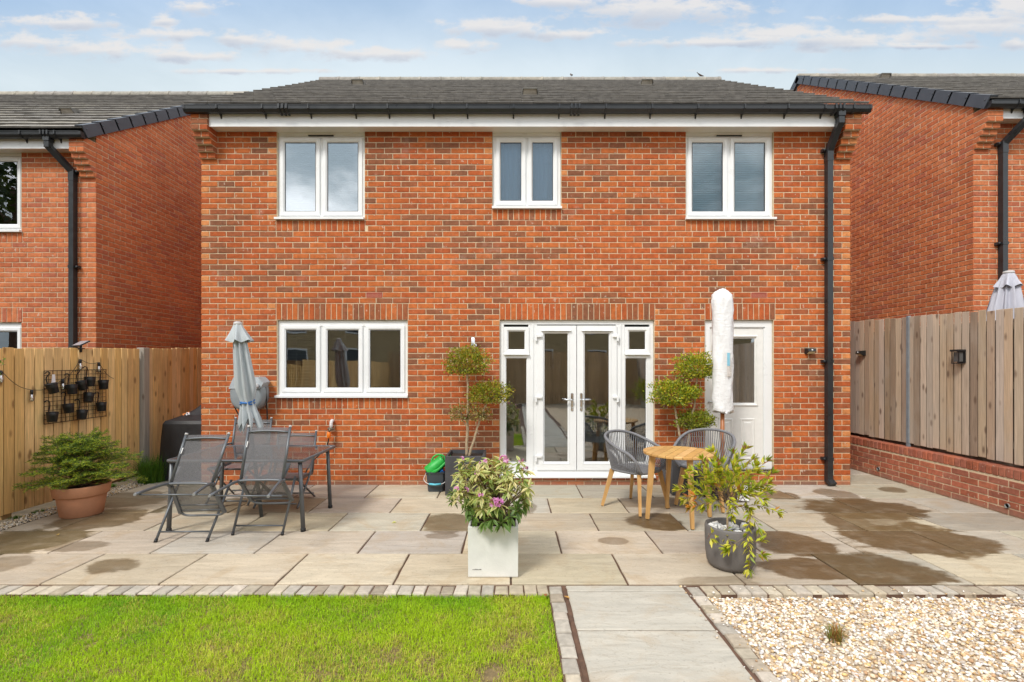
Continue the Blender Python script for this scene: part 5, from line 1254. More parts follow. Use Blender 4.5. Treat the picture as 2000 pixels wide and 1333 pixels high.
# ------------------------------------------------------------------ round teak table and rope chairs
TC = Vector((1.76, 5.06, 0)); TR, TZ = .362, .705
t = thing('round_table', 'small round slatted teak table between the rope chairs', 'table', TC)
ang = math.atan2(.535, .35); ca, sa = math.cos(ang), math.sin(ang); ns = 9; sw = 2 * TR / ns
for i in range(ns):
    o0, o1 = -TR + i * sw + .002, -TR + (i + 1) * sw - .002; poly = []
    for f in np.linspace(0, 1, 6): o = o0 + (o1 - o0) * f; poly.append((o, math.sqrt(max(0, TR * TR - o * o)) + .001))
    pl = [(o, h) for o, h in poly] + [(o, -h) for o, h in reversed(poly)]
    w3 = lambda s, z: [((ca * h * s) + (-sa) * o, (sa * h * s) + ca * o, z) for o, h in pl]
    m = MB(); c_ = jit(random.choice([(.58, .335, .115), (.54, .30, .10), (.62, .37, .14), (.60, .36, .13)]), .06); m.loft([w3(.985, TZ - .026), w3(1, TZ - .021), w3(1, TZ - .005), w3(.985, TZ)], c=c_, sm=False); m.build('slat', M_teak, t)
FEET = [(1.42, 5.03), (1.77, 4.71), (2.10, 5.1), (1.75, 5.42)]
for (fx, fy) in FEET:
    v = Vector((fx - TC.x, fy - TC.y, 0)); m = MB(); c_ = jit((.56, .33, .12)); d_ = v.normalized()
    m.bar(Vector((d_.x * .285, d_.y * .285, TZ - .027)), Vector((v.x, v.y, .008)), .058, .044, w2=.034, h2=.030, up=(-d_.y, d_.x, 0), c=c_); lg = m.build('leg', M_teak, t)
    m = MB(); m.lathe([(.014, 0), (.014, .009)], (v.x, v.y, 0), 10); m.build('foot_pad', M_black, lg)
m = MB(); m.bar((-.26 * ca, -.26 * sa, TZ - .038), (.26 * ca, .26 * sa, TZ - .038), .05, .02, c=(.5, .3, .1)); m.bar((.26 * sa, -.26 * ca, TZ - .04), (-.26 * sa, .26 * ca, TZ - .04), .05, .02, c=(.5, .3, .1)); m.build('batten', M_teak, t)

M_rope = simple('grey_rope', (.185, .185, .195), .8, var=.2, scale=60, bump=.7, bscale=260)
def rope_chair(label, loc, rot, group):
    """tub chair: rope strung between a curved rim and a seat ring, four splayed teak legs; front is -y"""
    t = thing('rope_chair', label, 'chair', loc, rot, group)
    half = [(.215, -.265, .445), (.262, -.262, .50), (.293, -.24, .585), (.305, -.17, .648), (.312, -.05, .690), (.300, .09, .742), (.245, .215, .792), (.135, .285, .822)]
    rim = cr(half + [(0, .305, .832)] + [(-x, y, z) for x, y, z in reversed(half)], 7)
    m = MB(); m.tube(rim, .0165, 10); m.build('rim', M_rope, t)
    ring = []
    for i in range(48):
        a = 2 * math.pi * i / 48; c_, s_ = math.cos(a), math.sin(a); r = 1 / (abs(c_) ** 3 + abs(s_) ** 3) ** (1 / 3)
        ring.append(Vector((.232 * c_ * r, .235 * s_ * r - .02, .437 - .02 * (1 if s_ > .5 else 0) * 0)))
    m = MB(); m.tube(ring, .015, 8, closed=True); m.build('seat_ring', M_rope, t)
    m = MB(); L = [0]
    for a, b_ in zip(rim[:-1], rim[1:]): L.append(L[-1] + (b_ - a).length)
    def at(f):
        s = f * L[-1]
        for i in range(len(L) - 1):
            if L[i + 1] >= s: return rim[i].lerp(rim[i + 1], (s - L[i]) / max(1e-6, L[i + 1] - L[i]))
        return rim[-1]
    nr = 66
    for i in range(nr):
        f = .035 + .93 * i / (nr - 1); p = at(f); a = R(-52) + R(284) * i / (nr - 1); c_, s_ = math.cos(a), math.sin(a); r = 1 / (abs(c_) ** 3 + abs(s_) ** 3) ** (1 / 3)
        q = Vector((.236 * c_ * r, .24 * s_ * r - .02, .437)); mid = p.lerp(q, .5) + Vector((c_ * .012, s_ * .012, 0)); m.tube([p, p.lerp(q, .25) + Vector((c_ * .009, s_ * .009, 0)), mid, q], .0052, 5, caps=False)
    for i in range(19):
        x = -.215 + .43 * i / 18; yl = .235 * (1 - abs(x / .232) ** 3) ** (1 / 3); m.tube([(x, -yl - .02, .445), (x, 0, .432 + .006 * (i % 2)), (x, yl - .02, .440)], .0062, 5, caps=False)
    for i in range(17):
        y = -.215 + .43 * i / 16; xl = .232 * (1 - abs(y / .235) ** 3) ** (1 / 3); m.tube([(-xl, y - .02, .442), (0, y - .02, .428 + .006 * (i % 2)), (xl, y - .02, .442)], .0062, 5, caps=False)
    o = m.build('rope_strands', M_rope, t); o['kind'] = 'stuff'
    for sx_, sy_ in ((-1, -1), (1, -1), (1, 1), (-1, 1)):
        m = MB(); m.bar((sx_ * .185, sy_ * .185 - .02, .425), (sx_ * .255, sy_ * .262 - .01, .008), .052, .040, w2=.030, h2=.028, up=(sy_, -sx_, 0), c=jit((.55, .32, .12))); lg = m.build('leg', M_teak, t)
        m = MB(); m.lathe([(.012, 0), (.012, .009)], (sx_ * .255, sy_ * .262 - .01, 0), 8); m.build('foot_pad', M_black, lg)
    return t
ch = rope_chair('grey rope tub chair with teak legs in front of the french doors', (1.40, 5.48, 0), R(38), 'rope chairs at the teak table')
c2 = copy_tree(ch); c2.location = (2.26, 5.62, 0); c2.rotation_euler.z = R(-36); c2['label'] = 'grey rope tub chair with teak legs in front of the white covered parasol'

# ------------------------------------------------------------------ barbecue under its cover
t = thing('barbecue', 'barbecue under a black fabric cover in the gap beside the house', 'barbecue', (-4.53, 7.05, 0), world=True)
M_tarp = simple('black_cover', (.020, .020, .022), .52, var=.3, scale=5, bump=.8, bscale=7, spec=.5)
m = MB(); rings = []; n = 60
for (z, x0, x1, y0, y1, zb) in ((.02, -4.92, -4.20, 6.72, 7.35, .0), (.30, -4.91, -4.20, 6.73, 7.35, 0), (.60, -4.89, -4.20, 6.74, 7.34, 0), (.79, -4.875, -4.20, 6.755, 7.33, .0), (.835, -4.85, -4.22, 6.775, 7.31, .05), (.90, -4.70, -4.25, 7.0, 7.28, .10), (.955, -4.62, -4.30, 7.08, 7.24, .10)):
    rg = []
    for k in range(n):
        f = k / n * 4; s = int(f); u = f - s; cor = [(x0, y0), (x1, y0), (x1, y1), (x0, y1)]; a, b_ = cor[s], cor[(s + 1) % 4]
        x, y = a[0] + (b_[0] - a[0]) * u, a[1] + (b_[1] - a[1]) * u; w = max(0, .8 - z) * .022 * math.sin(k * 2.3 + z * 3); x += w * (0 if s in (0, 2) else 1); y += w * (1 if s in (0, 2) else 0)
        rg.append((x, y, z + zb * (y - y0) / max(.1, y1 - y0)))
    rings.append(rg)
m.loft(rings[:4], cap0=False, cap1=False); m.loft(rings[3:5], cap0=False, cap1=False, sm=False); m.loft(rings[4:6], cap0=False, cap1=False, sm=False); m.loft(rings[5:], cap0=False, sm=False); cv = m.build('cover', M_tarp, t)
m = MB()       # small flame and lettering print on the sloping top
for i, (dx, dy, mi) in enumerate([(-.03, 0, 0), (-.015, .01, 0), (0, .02, 1), (.012, .0, 1), (.024, .02, 1), (.036, .005, 1), (.05, .0, 1), (.01, .03, 0), (.03, -.012, 1), (-.01, -.012, 0)]):
    px_, py_ = -4.66 + dx * 1.1, 6.90 + dy * 1.6; z = .845 + (py_ - 6.775) / (7.0 - 6.775) * .105 + .012; m.add([(px_, py_ - .008, z - .004), (px_ + .014, py_ - .006, z - .003), (px_ + .012, py_ + .013, z + .007), (px_ - .004, py_ + .010, z + .006)], [(0, 1, 2, 3)], mi)
m.build('printed_logo', [simple('orange_print', (.85, .28, .08), .5), simple('white_print', (.72, .72, .76), .5)], cv)

# ------------------------------------------------------------------ bucket, watering can
bx, by = (853 - VX) * 6.24 / F, 6.24
t = thing('bucket', 'dark grey square bucket with a pale blue grip beside the tall planter', 'bucket', (bx, by, 0), world=True)
m = MB(); sq = lambda s, z, r=.02: [(bx + q[0] * s, by + q[1] * s, z) for q in [(-1 + .15, -1), (1 - .15, -1), (1, -1 + .15), (1, 1 - .15), (1 - .15, 1), (-1 + .15, 1), (-1, 1 - .15), (-1, -1 + .15)]]
m.loft([sq(.095, .0), sq(.098, .01), sq(.118, .235), sq(.128, .24), sq(.128, .255), sq(.118, .255), sq(.112, .235), sq(.09, .02)], sm=False, cap1=True); m.build('tub', simple('bucket_plastic', (.045, .055, .066), .45), t)
m = MB(); m.tube(cr([(bx - .128, by - .02, .235), (bx - .150, by - .09, .16), (bx - .09, by - .14, .115), (bx, by - .145, .105), (bx + .09, by - .14, .115), (bx + .150, by - .09, .16), (bx + .128, by - .02, .235)], 5), .004, 6); h = m.build('handle', M_white, t)
m = MB(); m.tube([(bx - .075, by - .142, .112), (bx, by - .146, .105), (bx + .075, by - .142, .112)], .0125, 10); m.build('grip', simple('pale_blue_plastic', (.12, .52, .66), .4), h)
t = thing('watering_can', 'bright green plastic watering can tipped into the grey bucket', 'watering can', (bx, by, .25), world=True)
M_green = simple('green_plastic', (.02, .36, .05), .4, var=.1); M = Matrix.Translation((bx - .005, by - .02, .315)) @ Matrix.Rotation(R(12), 4, 'Z') @ Matrix.Rotation(R(52), 4, 'Y')
m = MB(); m.lathe([(.002, -.13), (.080, -.13), (.086, -.12), (.085, .0), (.078, .09), (.082, .10), (.070, .125), (.05, .13), (.048, .11), (.06, .09)], n=24, M=M, cap0=False); m.build('body', M_green, t)
m = MB(); m.tube([M @ Vector(q) for q in cr([(.02, -.07, -.08), (.03, -.115, .0), (.02, -.12, .12), (.0, -.12, .23)], 4)], [.022] * 4 + [.017] * 4 + [.014] * 5, 10); m.build('spout', M_green, t)
m = MB(); m.tube([M @ Vector(q) for q in cr([(-.070, .03, -.02), (-.105, .04, .04), (-.09, .04, .11), (-.03, .02, .15), (.03, 0, .13)], 5)], .012, 8); m.build('handle', M_green, t)
t = thing('plastic_bottle', 'small bright blue plastic bottle poking out of the grey bucket', 'bottle', (bx + .085, by - .06, .22), world=True)
M = Matrix.Translation((bx + .075, by - .05, .22)) @ Matrix.Rotation(R(35), 4, 'Y') @ Matrix.Rotation(R(20), 4, 'X'); m = MB(); m.lathe([(.002, -.05), (.034, -.05), (.036, -.04), (.036, .04), (.02, .055), (.014, .06)], n=16, M=M); m.build('body', simple('blue_plastic', (.015, .17, .55), .35), t)
m = MB(); m.lathe([(.017, .058), (.017, .085), (.012, .09)], n=12, M=M); m.build('cap', simple('red_plastic', (.5, .03, .02), .4), t)

# ------------------------------------------------------------------ armchairs seen through the doors
M_uph = simple('sage_upholstery', (.50, .55, .52), .85, var=.08, bump=.3)
def armchair(label, loc, rot):
    t = thing('armchair', label, 'armchair', loc, rot, 'armchairs in the room behind the french doors')
    m = MB(); m.loft([[(-.30 * s, -.30 * s, z), (.30 * s, -.30 * s, z), (.31 * s, .28 * s, z), (-.31 * s, .28 * s, z)] for z, s in ((.20, .96), (.24, 1), (.40, 1), (.45, .95))], sm=False); m.build('seat', M_uph, t)
    m = MB(); rg = []
    for z, y, s in ((.25, .22, 1), (.55, .27, 1.02), (.80, .32, .95), (.92, .34, .80), (.96, .345, .5)): rg.append([(.34 * s * math.cos(a), y + .085 * math.sin(a) * (1 if s > .6 else .5), z) for a in [2 * math.pi * i / 16 for i in range(16)]])
    m.loft(rg); m.build('backrest', M_uph, t)
    for s in (-1, 1): m = MB(); m.bbox(s * .36 - .05, s * .36 + .05, -.28, .26, .22, .62, .04); m.build('armrest', M_uph, t)
    for sx_ in (-1, 1):
        for sy_ in (-1, 1): m = MB(); m.tube([(sx_ * .25, sy_ * .22, .22), (sx_ * .29, sy_ * .27, 0)], [.022, .014], 8, c=(.5, .34, .2)); m.build('leg', M_teak, t)
    return t
a1 = armchair('sage armchair close behind the glass of the french doors', (1.46, 7.65, .10), R(-70))
a2 = copy_tree(a1); a2.location = (2.16, 8.1, .10); a2.rotation_euler.z = R(20); a2['label'] = 'sage armchair deeper in the room behind the sidelight'
# ------------------------------------------------------------------ two birds on the ridge
def bird(label, px, face):
    y = 10.75; x = (px - VX) * y / F; t = thing('bird', label, 'bird', (x, y, 7.95 + .085), R(face), 'birds on the roof ridge'); t.scale = (.52, .52, .52)
    m = MB(); rg = []
    for (yy, z, r) in ((-.16, .05, .008), (-.12, .062, .022), (-.06, .085, .045), (0, .115, .058), (.05, .155, .05), (.075, .185, .032), (.09, .215, .034), (.105, .232, .026), (.118, .236, .010)): rg.append([(r * math.cos(a), yy + r * .45 * math.sin(a), z + r * .9 * math.sin(a)) for a in [2 * math.pi * i / 10 for i in range(10)]])
    m.loft(rg); m.build('body', simple('bird_brown', (.10, .075, .06), .8, var=.35, scale=40), t)
    m = MB(); m.tube([(0, .112, .234), (0, .145, .228)], [.008, .001], 6); m.build('beak', simple('bird_beak', (.28, .18, .05), .5), t)
    for s in (-1, 1): m = MB(); m.tube([(s * .018, .01, .08), (s * .018, .015, .0), (s * .018, .04, .0)], .004, 5); m.build('leg', M_twig, t)
bird('small brown bird on the roof ridge above the middle of the house', 1116, 10)
bird('small brown bird on the roof ridge nearer the roof end', 1367, 75)
# ------------------------------------------------------------------ leaves
def leaf_tmpl(kind):
    """unit leaf along +y, width 1 at the middle, folded a little; per vertex tint"""
    if kind == 'varie':      # cream edged
        V = [(0, 0, 0), (-.36, .25, .05), (0, .28, -.02), (.36, .25, .05), (-.5, .58, .02), (0, .6, -.05), (.5, .58, .02), (0, 1, -.14)]
        T = [(.9, .9, .9), (1.9, 1.75, 2.2), (.75, .85, .8), (1.9, 1.75, 2.2), (1.95, 1.8, 2.4), (.75, .85, .8), (1.95, 1.8, 2.4), (1.5, 1.45, 1.6)]
        Fq = [(0, 2, 1), (0, 3, 2), (1, 2, 5), (1, 5, 4), (2, 3, 6), (2, 6, 5), (4, 5, 7), (5, 6, 7)]
    else:
        V = [(0, 0, 0), (-.5, .45, .10), (0, .5, 0), (.5, .45, .10), (0, 1, -.06)]
        T = [(.9, .9, .9), (1, 1, 1), (.92, .95, .9), (1.06, 1.06, 1), (1.1, 1.05, 1)]
        Fq = [(0, 2, 1), (0, 3, 2), (1, 2, 4), (2, 3, 4)]
    return np.array(V, float), np.array(Fq), np.array(T, float)
def frame(dirs, ups, length, width, pos):
    """matrices with y along dirs"""
    y = dirs / np.linalg.norm(dirs, axis=1, keepdims=True); x = np.cross(y, ups); nx = np.linalg.norm(x, axis=1, keepdims=True); x = np.where(nx < 1e-5, np.array([[1., 0, 0]]), x / np.maximum(nx, 1e-5)); z = np.cross(x, y)
    M = np.zeros((len(pos), 4, 4)); M[:, :3, 0] = x * width[:, None]; M[:, :3, 1] = y * length[:, None]; M[:, :3, 2] = z * length[:, None] * .8; M[:, :3, 3] = pos; M[:, 3, 3] = 1; return M
def leaves_mesh(name, M, C, kind, mat):
    V, Fq, T = leaf_tmpl(kind); v, f, c = tile_np(V, Fq, M, C, T); return np_mesh(name, v, f, c, mat, True)
def emit_leaves(parent, M, C, kind, n_ind=300, mat=None):
    """the leaves nearest the camera one by one, the rest as one mass"""
    mat = mat or M_leaf; V, Fq, T = leaf_tmpl(kind); dist = np.linalg.norm(M[:, :3, 3] - np.array([0, 0, CAMZ]), axis=1); order = np.argsort(dist); ind = order[:n_ind]; rest = order[n_ind:]
    pal = {}; base = Matrix.Translation(-WROOT[parent.name]) if parent.name in WROOT else Matrix()
    for i in ind:
        key = tuple(np.round(C[i] * 24).astype(int))
        if key not in pal: pal[key] = np_mesh('leaf', V, Fq, (C[i][None] * T), mat, True)
        o = bpy.data.objects.new('leaf', pal[key]); col.objects.link(o); o.parent = parent; o.matrix_local = base @ Matrix(M[i].tolist())
    if len(rest): o = link('leaf_mass', leaves_mesh('leaf_mass', M[rest], C[rest], kind, mat), parent); o['kind'] = 'stuff'
def rand_dirs(n): v = rng.normal(size=(n, 3)); return v / np.linalg.norm(v, axis=1, keepdims=True)
def pick_col(pal, n, s=.12): a = np.array(pal)[rng.integers(0, len(pal), n)]; return a * rng.uniform(1 - s, 1 + s, (n, 1))

# ------------------------------------------------------------------ cloud pruned topiaries in tall square planters
M_planter = simple('graphite_planter', (.055, .055, .060), .6, var=.2, scale=6, bump=.3)
def square_pot(parent, cx, cy, w, h, mat, wall=.028, lip=.02):
    m = MB(); q = lambda s, z, b=.006: [(cx + x * s / 2, cy + y * s / 2, z) for x, y in ((-1, -1), (1, -1), (1, 1), (-1, 1))]
    m.loft([q(w - .02, .0), q(w - .004, .01), q(w, h - .004), q(w - .008, h), q(w - 2 * wall, h), q(w - 2 * wall - .01, h - .06)], sm=False, cap1=True); p = m.build('pot', mat, parent)
    s = MB(); n = 8; ww = w - 2 * wall - .012
    for i in range(n):
        for k in range(n):
            zz = lambda a, b_: h - .045 + .012 * math.sin(a * 5.1 + b_ * 3.3)
            X = lambda a: cx - ww / 2 + ww * a / n; Y = lambda a: cy - ww / 2 + ww * a / n
            s.add([(X(i), Y(k), zz(i, k)), (X(i + 1), Y(k), zz(i + 1, k)), (X(i + 1), Y(k + 1), zz(i + 1, k + 1)), (X(i), Y(k + 1), zz(i, k + 1))], [(0, 1, 2, 3)])
    s.build('soil', M_soil, parent); return p
def topiary(label, cx, cy, w, h, stems, pads, pal, seed):
    t = thing('topiary', label, 'topiary', (cx, cy, 0), world=True); square_pot(t, cx, cy, w, h, M_planter)
    for (pts, r0, r1) in stems:
        c = cr(pts, 6); n = len(c); m = MB(); m.tube([p + Vector((.004 * math.sin(i * 1.7), .004 * math.cos(i * 2.3), 0)) for i, p in enumerate(c)], [r0 + (r1 - r0) * i / (n - 1) for i in range(n)], 8); m.build('stem', M_bark, t)
    for (c, rx, ry, rz, n, pl) in pads:
        c = np.array(c); d = rand_dirs(n); rad = rng.uniform(.05, 1, n) ** .33; lump = .94 + .30 * np.sin(d[:, 0] * 5 + seed) * np.cos(d[:, 1] * 4 + d[:, 2] * 6 + seed * 2) + .10 * np.sin(d[:, 0] * 13 + d[:, 2] * 11)
        pos = c + d * rad[:, None] * lump[:, None] * np.array([rx, ry, rz]); pos[:, 2] = np.where(pos[:, 2] < c[2] - rz * .62, c[2] - rz * .62 + rng.uniform(-.02, .02, n), pos[:, 2])
        stray = rng.random(n) < .11; pos[stray] += (d[stray] * .8 + rand_dirs(stray.sum()) * .4) * rng.uniform(.0, .085, (stray.sum(), 1))
        dirs = d * .8 + rand_dirs(n) * .8 + np.array([0, 0, .35]); L = rng.uniform(.020, .036, n); M = frame(dirs, rand_dirs(n), L, L * .60, pos); C = pick_col(pl or pal, n, .22)
        o = link('foliage', leaves_mesh('foliage', M, C, 'plain', M_leaf), t); o['kind'] = 'stuff'
        m = MB()
        for i in range(26):
            e = Vector(c + d[i] * np.array([rx, ry, rz]) * .85); s = Vector((c[0], c[1], c[2] - rz * .7)); mid = s.lerp(e, .5) + Vector((0, 0, .015)); m.tube([s, mid, e], [.005, .003, .0015], 4)
        m.build('twigs', M_twig, t)
    return t
d1 = 6.2; q = lambda x, y, d=6.2: P(x, y, d)
b0 = Vector(((911 - VX) * d1 / F, d1, .44)); S1 = d1 / F
GREENT = [(.28, .32, .024), (.35, .37, .03), (.19, .25, .02), (.42, .36, .035), (.36, .32, .035), (.38, .24, .045), (.15, .21, .02)]
YELT = [(.38, .42, .025), (.48, .48, .03), (.27, .35, .025), (.20, .29, .025), (.55, .46, .035), (.15, .23, .02)]
DRY = [(.30, .22, .06), (.36, .27, .09), (.22, .22, .035), (.42, .30, .12), (.19, .20, .03)]
topiary('cloud pruned topiary with browned pads left of the french doors, in a graphite cube planter', b0.x, 6.2, .485, .487,
        [([b0, q(913, 830), q(914, 790), q(913, 735), q(914, 718)], .020, .010), ([b0 + Vector((.03, .0, 0)), q(928, 852), q(934, 830), q(947, 796), q(953, 780)], .018, .009), ([q(915, 838), q(904, 822), q(900, 812)], .007, .004)],
        [(q(913, 708), .30, .22, .205, 3300, None), (q(955, 769), .29, .20, .150, 2700, None), (q(912, 806), .26, .19, .13, 850, DRY), (q(946, 812), .12, .1, .06, 160, DRY)], GREENT, 1.0)
b0 = Vector(((1338 - VX) * d1 / F, d1, .44))
topiary('yellow green cloud pruned topiary between the french doors and back door', b0.x, 6.2, .485, .487,
        [([b0, q(1328, 852), q(1322, 820), q(1318, 795), q(1316, 775)], .018, .010), ([b0 + Vector((.04, .02, 0)), q(1346, 845), q(1352, 815), q(1358, 780), q(1361, 740), q(1362, 722)], .019, .009)],
        [(q(1361, 718), .29, .22, .175, 3000, None), (q(1314, 770), .30, .22, .185, 3500, None), (q(1350, 767), .14, .12, .08, 700, None), (q(1358, 822), .25, .19, .125, 2300, [(.22, .28, .025), (.15, .21, .02), (.30, .34, .03), (.34, .33, .04)])], YELT, 2.3)

# ------------------------------------------------------------------ rhododendron in the white cube planter
d0 = 3.632; w_ = 98.5 * d0 / F; hx = (963 - VX) * d0 / F
M_wpl = simple('white_concrete', (.70, .70, .675), .7, var=.06, scale=9, bump=.25, bscale=60, dirt=((.32, .31, .27), 7, .62, .5))
t = thing('rhododendron', 'variegated rhododendron with pink flowers in a white cube planter', 'potted shrub', (hx, d0 + w_ / 2, 0), world=True)
RC = Vector((hx, d0 + w_ / 2, 0)); square_pot(t, RC.x, RC.y, w_, .385, M_wpl, .016)
m = MB(); r_ = random.Random(4)      # faint worn stamp on the front
for i in range(9): x = hx - .155 + i * .0075; m.add([(x, d0 - .0012, .062), (x + .005, d0 - .0012, .061), (x + .006, d0 - .0012, .061 + r_.uniform(.003, .008)), (x + .001, d0 - .0012, .063 + r_.uniform(.003, .008))], [(0, 1, 2, 3)])
m.build('worn_stamp', simple('dark_print', (.10, .09, .08), .8), t)
shoots = []; rs = random.Random(12)
def pixshoot(px, py, dd): return Vector(((px - VX) * (d0 + dd) / F, d0 + dd, CAMZ + (VY - py) * (d0 + dd) / F))
tipsR = []
while len(tipsR) < 92:
    px, py, dd = rs.uniform(878, 1034), rs.uniform(892, 1012), rs.uniform(-.10, .50); e = ((px - 956) / 82) ** 2 + ((py - 958) / 64) ** 2
    if e < 1.0 and not (py > 985 and (px < 905 or px > 1015)): tipsR.append((px, py, dd))
FL = [(1022 - 1, 895, .1), (910, 897, .15), (949, 903, .2), (987, 899, .0), (1017, 901, .15), (939, 914, .2), (989, 941, -.05), (902, 963, -.05), (940, 969, -.10), (972, 985, -.12), (918, 917, .3), (933, 927, .1)]
FL = [(902, 900, .15), (936, 911, .2), (949, 905, .15), (984, 902, .05), (1017, 902, .15), (1026, 919, .15), (932, 927, .1), (988, 940, 0), (892, 959, -.05), (939, 970, -.10), (965, 986, -.12), (975, 985, -.12), (911, 961, 0), (1000, 939, .1)]
m = MB(); Ms, Cs = [], []; base = RC + Vector((0, 0, .34))
for (px, py, dd) in tipsR + [(925, 1008, -.06), (945, 1020, -.10), (962, 1014, -.12), (980, 1022, -.10), (998, 1010, -.08), (912, 996, 0), (1012, 998, 0)] + FL:
    tip = pixshoot(px, py, dd); mid = base.lerp(tip, .55) + Vector((0, 0, .03)); sp = cr([base + Vector((rs.uniform(-.05, .05), rs.uniform(-.05, .05), 0)), mid, tip], 5); m.tube(sp, [.006 - .0035 * i / (len(sp) - 1) for i in range(len(sp))], 5)
    ax = (tip - mid).normalized(); n = rs.randint(9, 13)
    for i in range(n):
        a = 2 * math.pi * i / n + rs.uniform(-.3, .3); side = ax.orthogonal().normalized(); side = Matrix.Rotation(a, 3, ax) @ side; dv = (side * rs.uniform(.8, 1.1) + ax * rs.uniform(-.15, .7) + Vector((0, 0, rs.uniform(-.45, .05)))); L = rs.uniform(.058, .105)
        shoots.append((tip - ax * rs.uniform(0, .03), dv, L))
m.build('branches', M_twig, t)
n = len(shoots); pos = np.array([s[0] for s in shoots]); dirs = np.array([s[1] for s in shoots]); L = np.array([s[2] for s in shoots]); C = pick_col([(.27, .32, .075), (.34, .36, .11), (.40, .40, .15), (.20, .27, .06), (.46, .41, .16)], n, .1)
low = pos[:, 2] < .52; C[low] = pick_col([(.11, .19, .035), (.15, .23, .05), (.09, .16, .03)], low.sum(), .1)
emit_leaves(t, frame(dirs, np.tile(np.array([[0, 0, 1.0]]), (n, 1)) + rand_dirs(n) * .35, L, L * rng.uniform(.27, .36, n), pos), C, 'varie', 300)
for i, (px, py, dd) in enumerate(FL):
    c = pixshoot(px, py, dd) + Vector((0, -.01, .015)); m = MB(); nf = 8 if i in (3, 11, 10) else 4; sz = .020 if i in (3, 10, 11) else .012
    for k in range(nf):
        v = Vector((rs.uniform(-1, 1), rs.uniform(-1, .3), rs.uniform(-.3, 1))).normalized(); cc = c + v * sz * 1.1; sd = v.orthogonal().normalized()
        for j in range(5):
            s1 = Matrix.Rotation(j * 1.2566, 3, v) @ sd; s2 = v.cross(s1); ct = random.choice([(.66, .28, .60), (.72, .36, .68), (.58, .20, .52), (.78, .46, .74)])
            m.add([cc, cc + s1 * sz * .6 + s2 * sz * .4 + v * sz * .5, cc + s1 * sz * 1.15 + v * sz * .6, cc + s1 * sz * .6 - s2 * sz * .4 + v * sz * .5], [(0, 1, 2, 3)], 0, False, ct)
    m.build('blossom', M_petal, t)

# ------------------------------------------------------------------ bottlebrush in the round pot
pc = Vector((1.752, 3.86, 0)); PR = .190
t = thing('bottlebrush', 'loose green bottlebrush shrub with a trailing branch in a round dark grey pot', 'potted shrub', pc, world=True)
M_pot = simple('ribbed_grey_pot', (.150, .138, .132), .75, var=.10, scale=12, bump=.35, bscale=200)
m = MB(); m.lathe([(.001, 0), (PR * .72, 0), (PR * .84, .012), (PR * .93, .045), (PR * .975, .12), (PR * 1.0, .25), (PR, .315), (PR * .985, .328), (PR * .92, .330), (PR * .90, .32), (PR * .88, .25), (.001, .25)], pc, 48, cap0=False, cap1=False); m.build('pot', M_pot, t)
m = MB(); m.lathe([(PR * .88, .262), (PR * .5, .272), (.001, .275)], pc, 24, cap0=False, cap1=False); m.build('soil', M_soil, t)
for i in range(26):
    a = rs.uniform(0, 6.28); r = PR * .78 * math.sqrt(rs.random()); M = Matrix.Translation(pc + Vector((r * math.cos(a), r * math.sin(a), .288 + rs.uniform(-.006, .008)))) @ Matrix.Rotation(rs.uniform(0, 6), 4, Vector((rs.random(), rs.random(), 1)).normalized()); m = MB()
    sx_ = rs.uniform(.018, .032); pts = [M @ Vector((x * sx_ * rs.uniform(.7, 1.1), y * sx_ * rs.uniform(.6, 1), z * sx_ * rs.uniform(.35, .6))) for z in (-1, 1) for y in (-1, 1) for x in (-1, 1)]; m.add(pts, [(0, 2, 3, 1), (4, 5, 7, 6), (0, 1, 5, 4), (1, 3, 7, 5), (3, 2, 6, 7), (2, 0, 4, 6)]); m.build('pot_stone', M_white, t)
def bp(px, py, dd=0.0): d_ = 3.86 + dd; return P(px, py, d_)
trunk = [pc + Vector((-.02, 0, .27)), bp(1421, 1035), bp(1421, 1000), bp(1424, 965, .02)]
m = MB(); m.tube(cr(trunk, 5), [.0085] * 16, 8); m.build('stem', M_bark, t)
T2 = [(1327, 955, .15), (1338, 975, .05), (1352, 920, .2), (1372, 898, .1), (1392, 884, -.05), (1412, 905, .1), (1432, 888, .15), (1455, 878, 0), (1440, 906, .1), (1470, 898, .2), (1498, 902, .05), (1508, 925, .1), (1478, 925, -.1), (1500, 945, 0), (1463, 940, .15), (1455, 965, -.05), (1518, 1000, .05), (1490, 975, -.1),
      (1405, 925, -.1), (1388, 945, 0), (1360, 945, .1), (1368, 915, 0), (1395, 905, .15), (1420, 930, .1), (1400, 985, -.05), (1375, 990, .1), (1350, 990, 0), (1428, 985, -.1), (1445, 960, -.15), (1415, 955, .1), (1480, 950, .1), (1436, 925, -.12), (1345, 935, .05), (1430, 1005, -.1), (1400, 915, -.15), (1475, 910, -.15), (1385, 930, -.18), (1500, 960, .12), (1462, 995, -.1), (1440, 940, .2)]
BR = [[trunk[3].lerp(trunk[2], rs.random() * 1.0), None, bp(*q_)] for q_ in T2]
for b_ in BR: b_[1] = b_[0].lerp(b_[2], .5) + Vector((rs.uniform(-.03, .03), rs.uniform(-.03, .03), rs.uniform(0, .05)))
BR += [[bp(1445, 962, -.02), bp(1464, 1000, -.12), bp(1460, 1050, -.22), bp(1465, 1090, -.235), bp(1462, 1112, -.235)], [bp(1452, 985, -.08), bp(1476, 1020, -.15), bp(1482, 1032, -.16)], [bp(1464, 1075, -.235), bp(1480, 1082, -.23), bp(1488, 1084, -.22)], [bp(1460, 1045, -.22), bp(1478, 1060, -.22), bp(1485, 1058, -.21)], [bp(1421, 1030), bp(1405, 1045, -.10), bp(1384, 1042, -.18), bp(1388, 1052, -.2)], [bp(1421, 1028), bp(1420, 1048, -.15), bp(1430, 1068, -.23), bp(1422, 1074, -.24)], [bp(1455, 1050, -.2), bp(1436, 1062, -.24), bp(1428, 1066, -.245)]]
mt, mw = MB(), []; LV = []
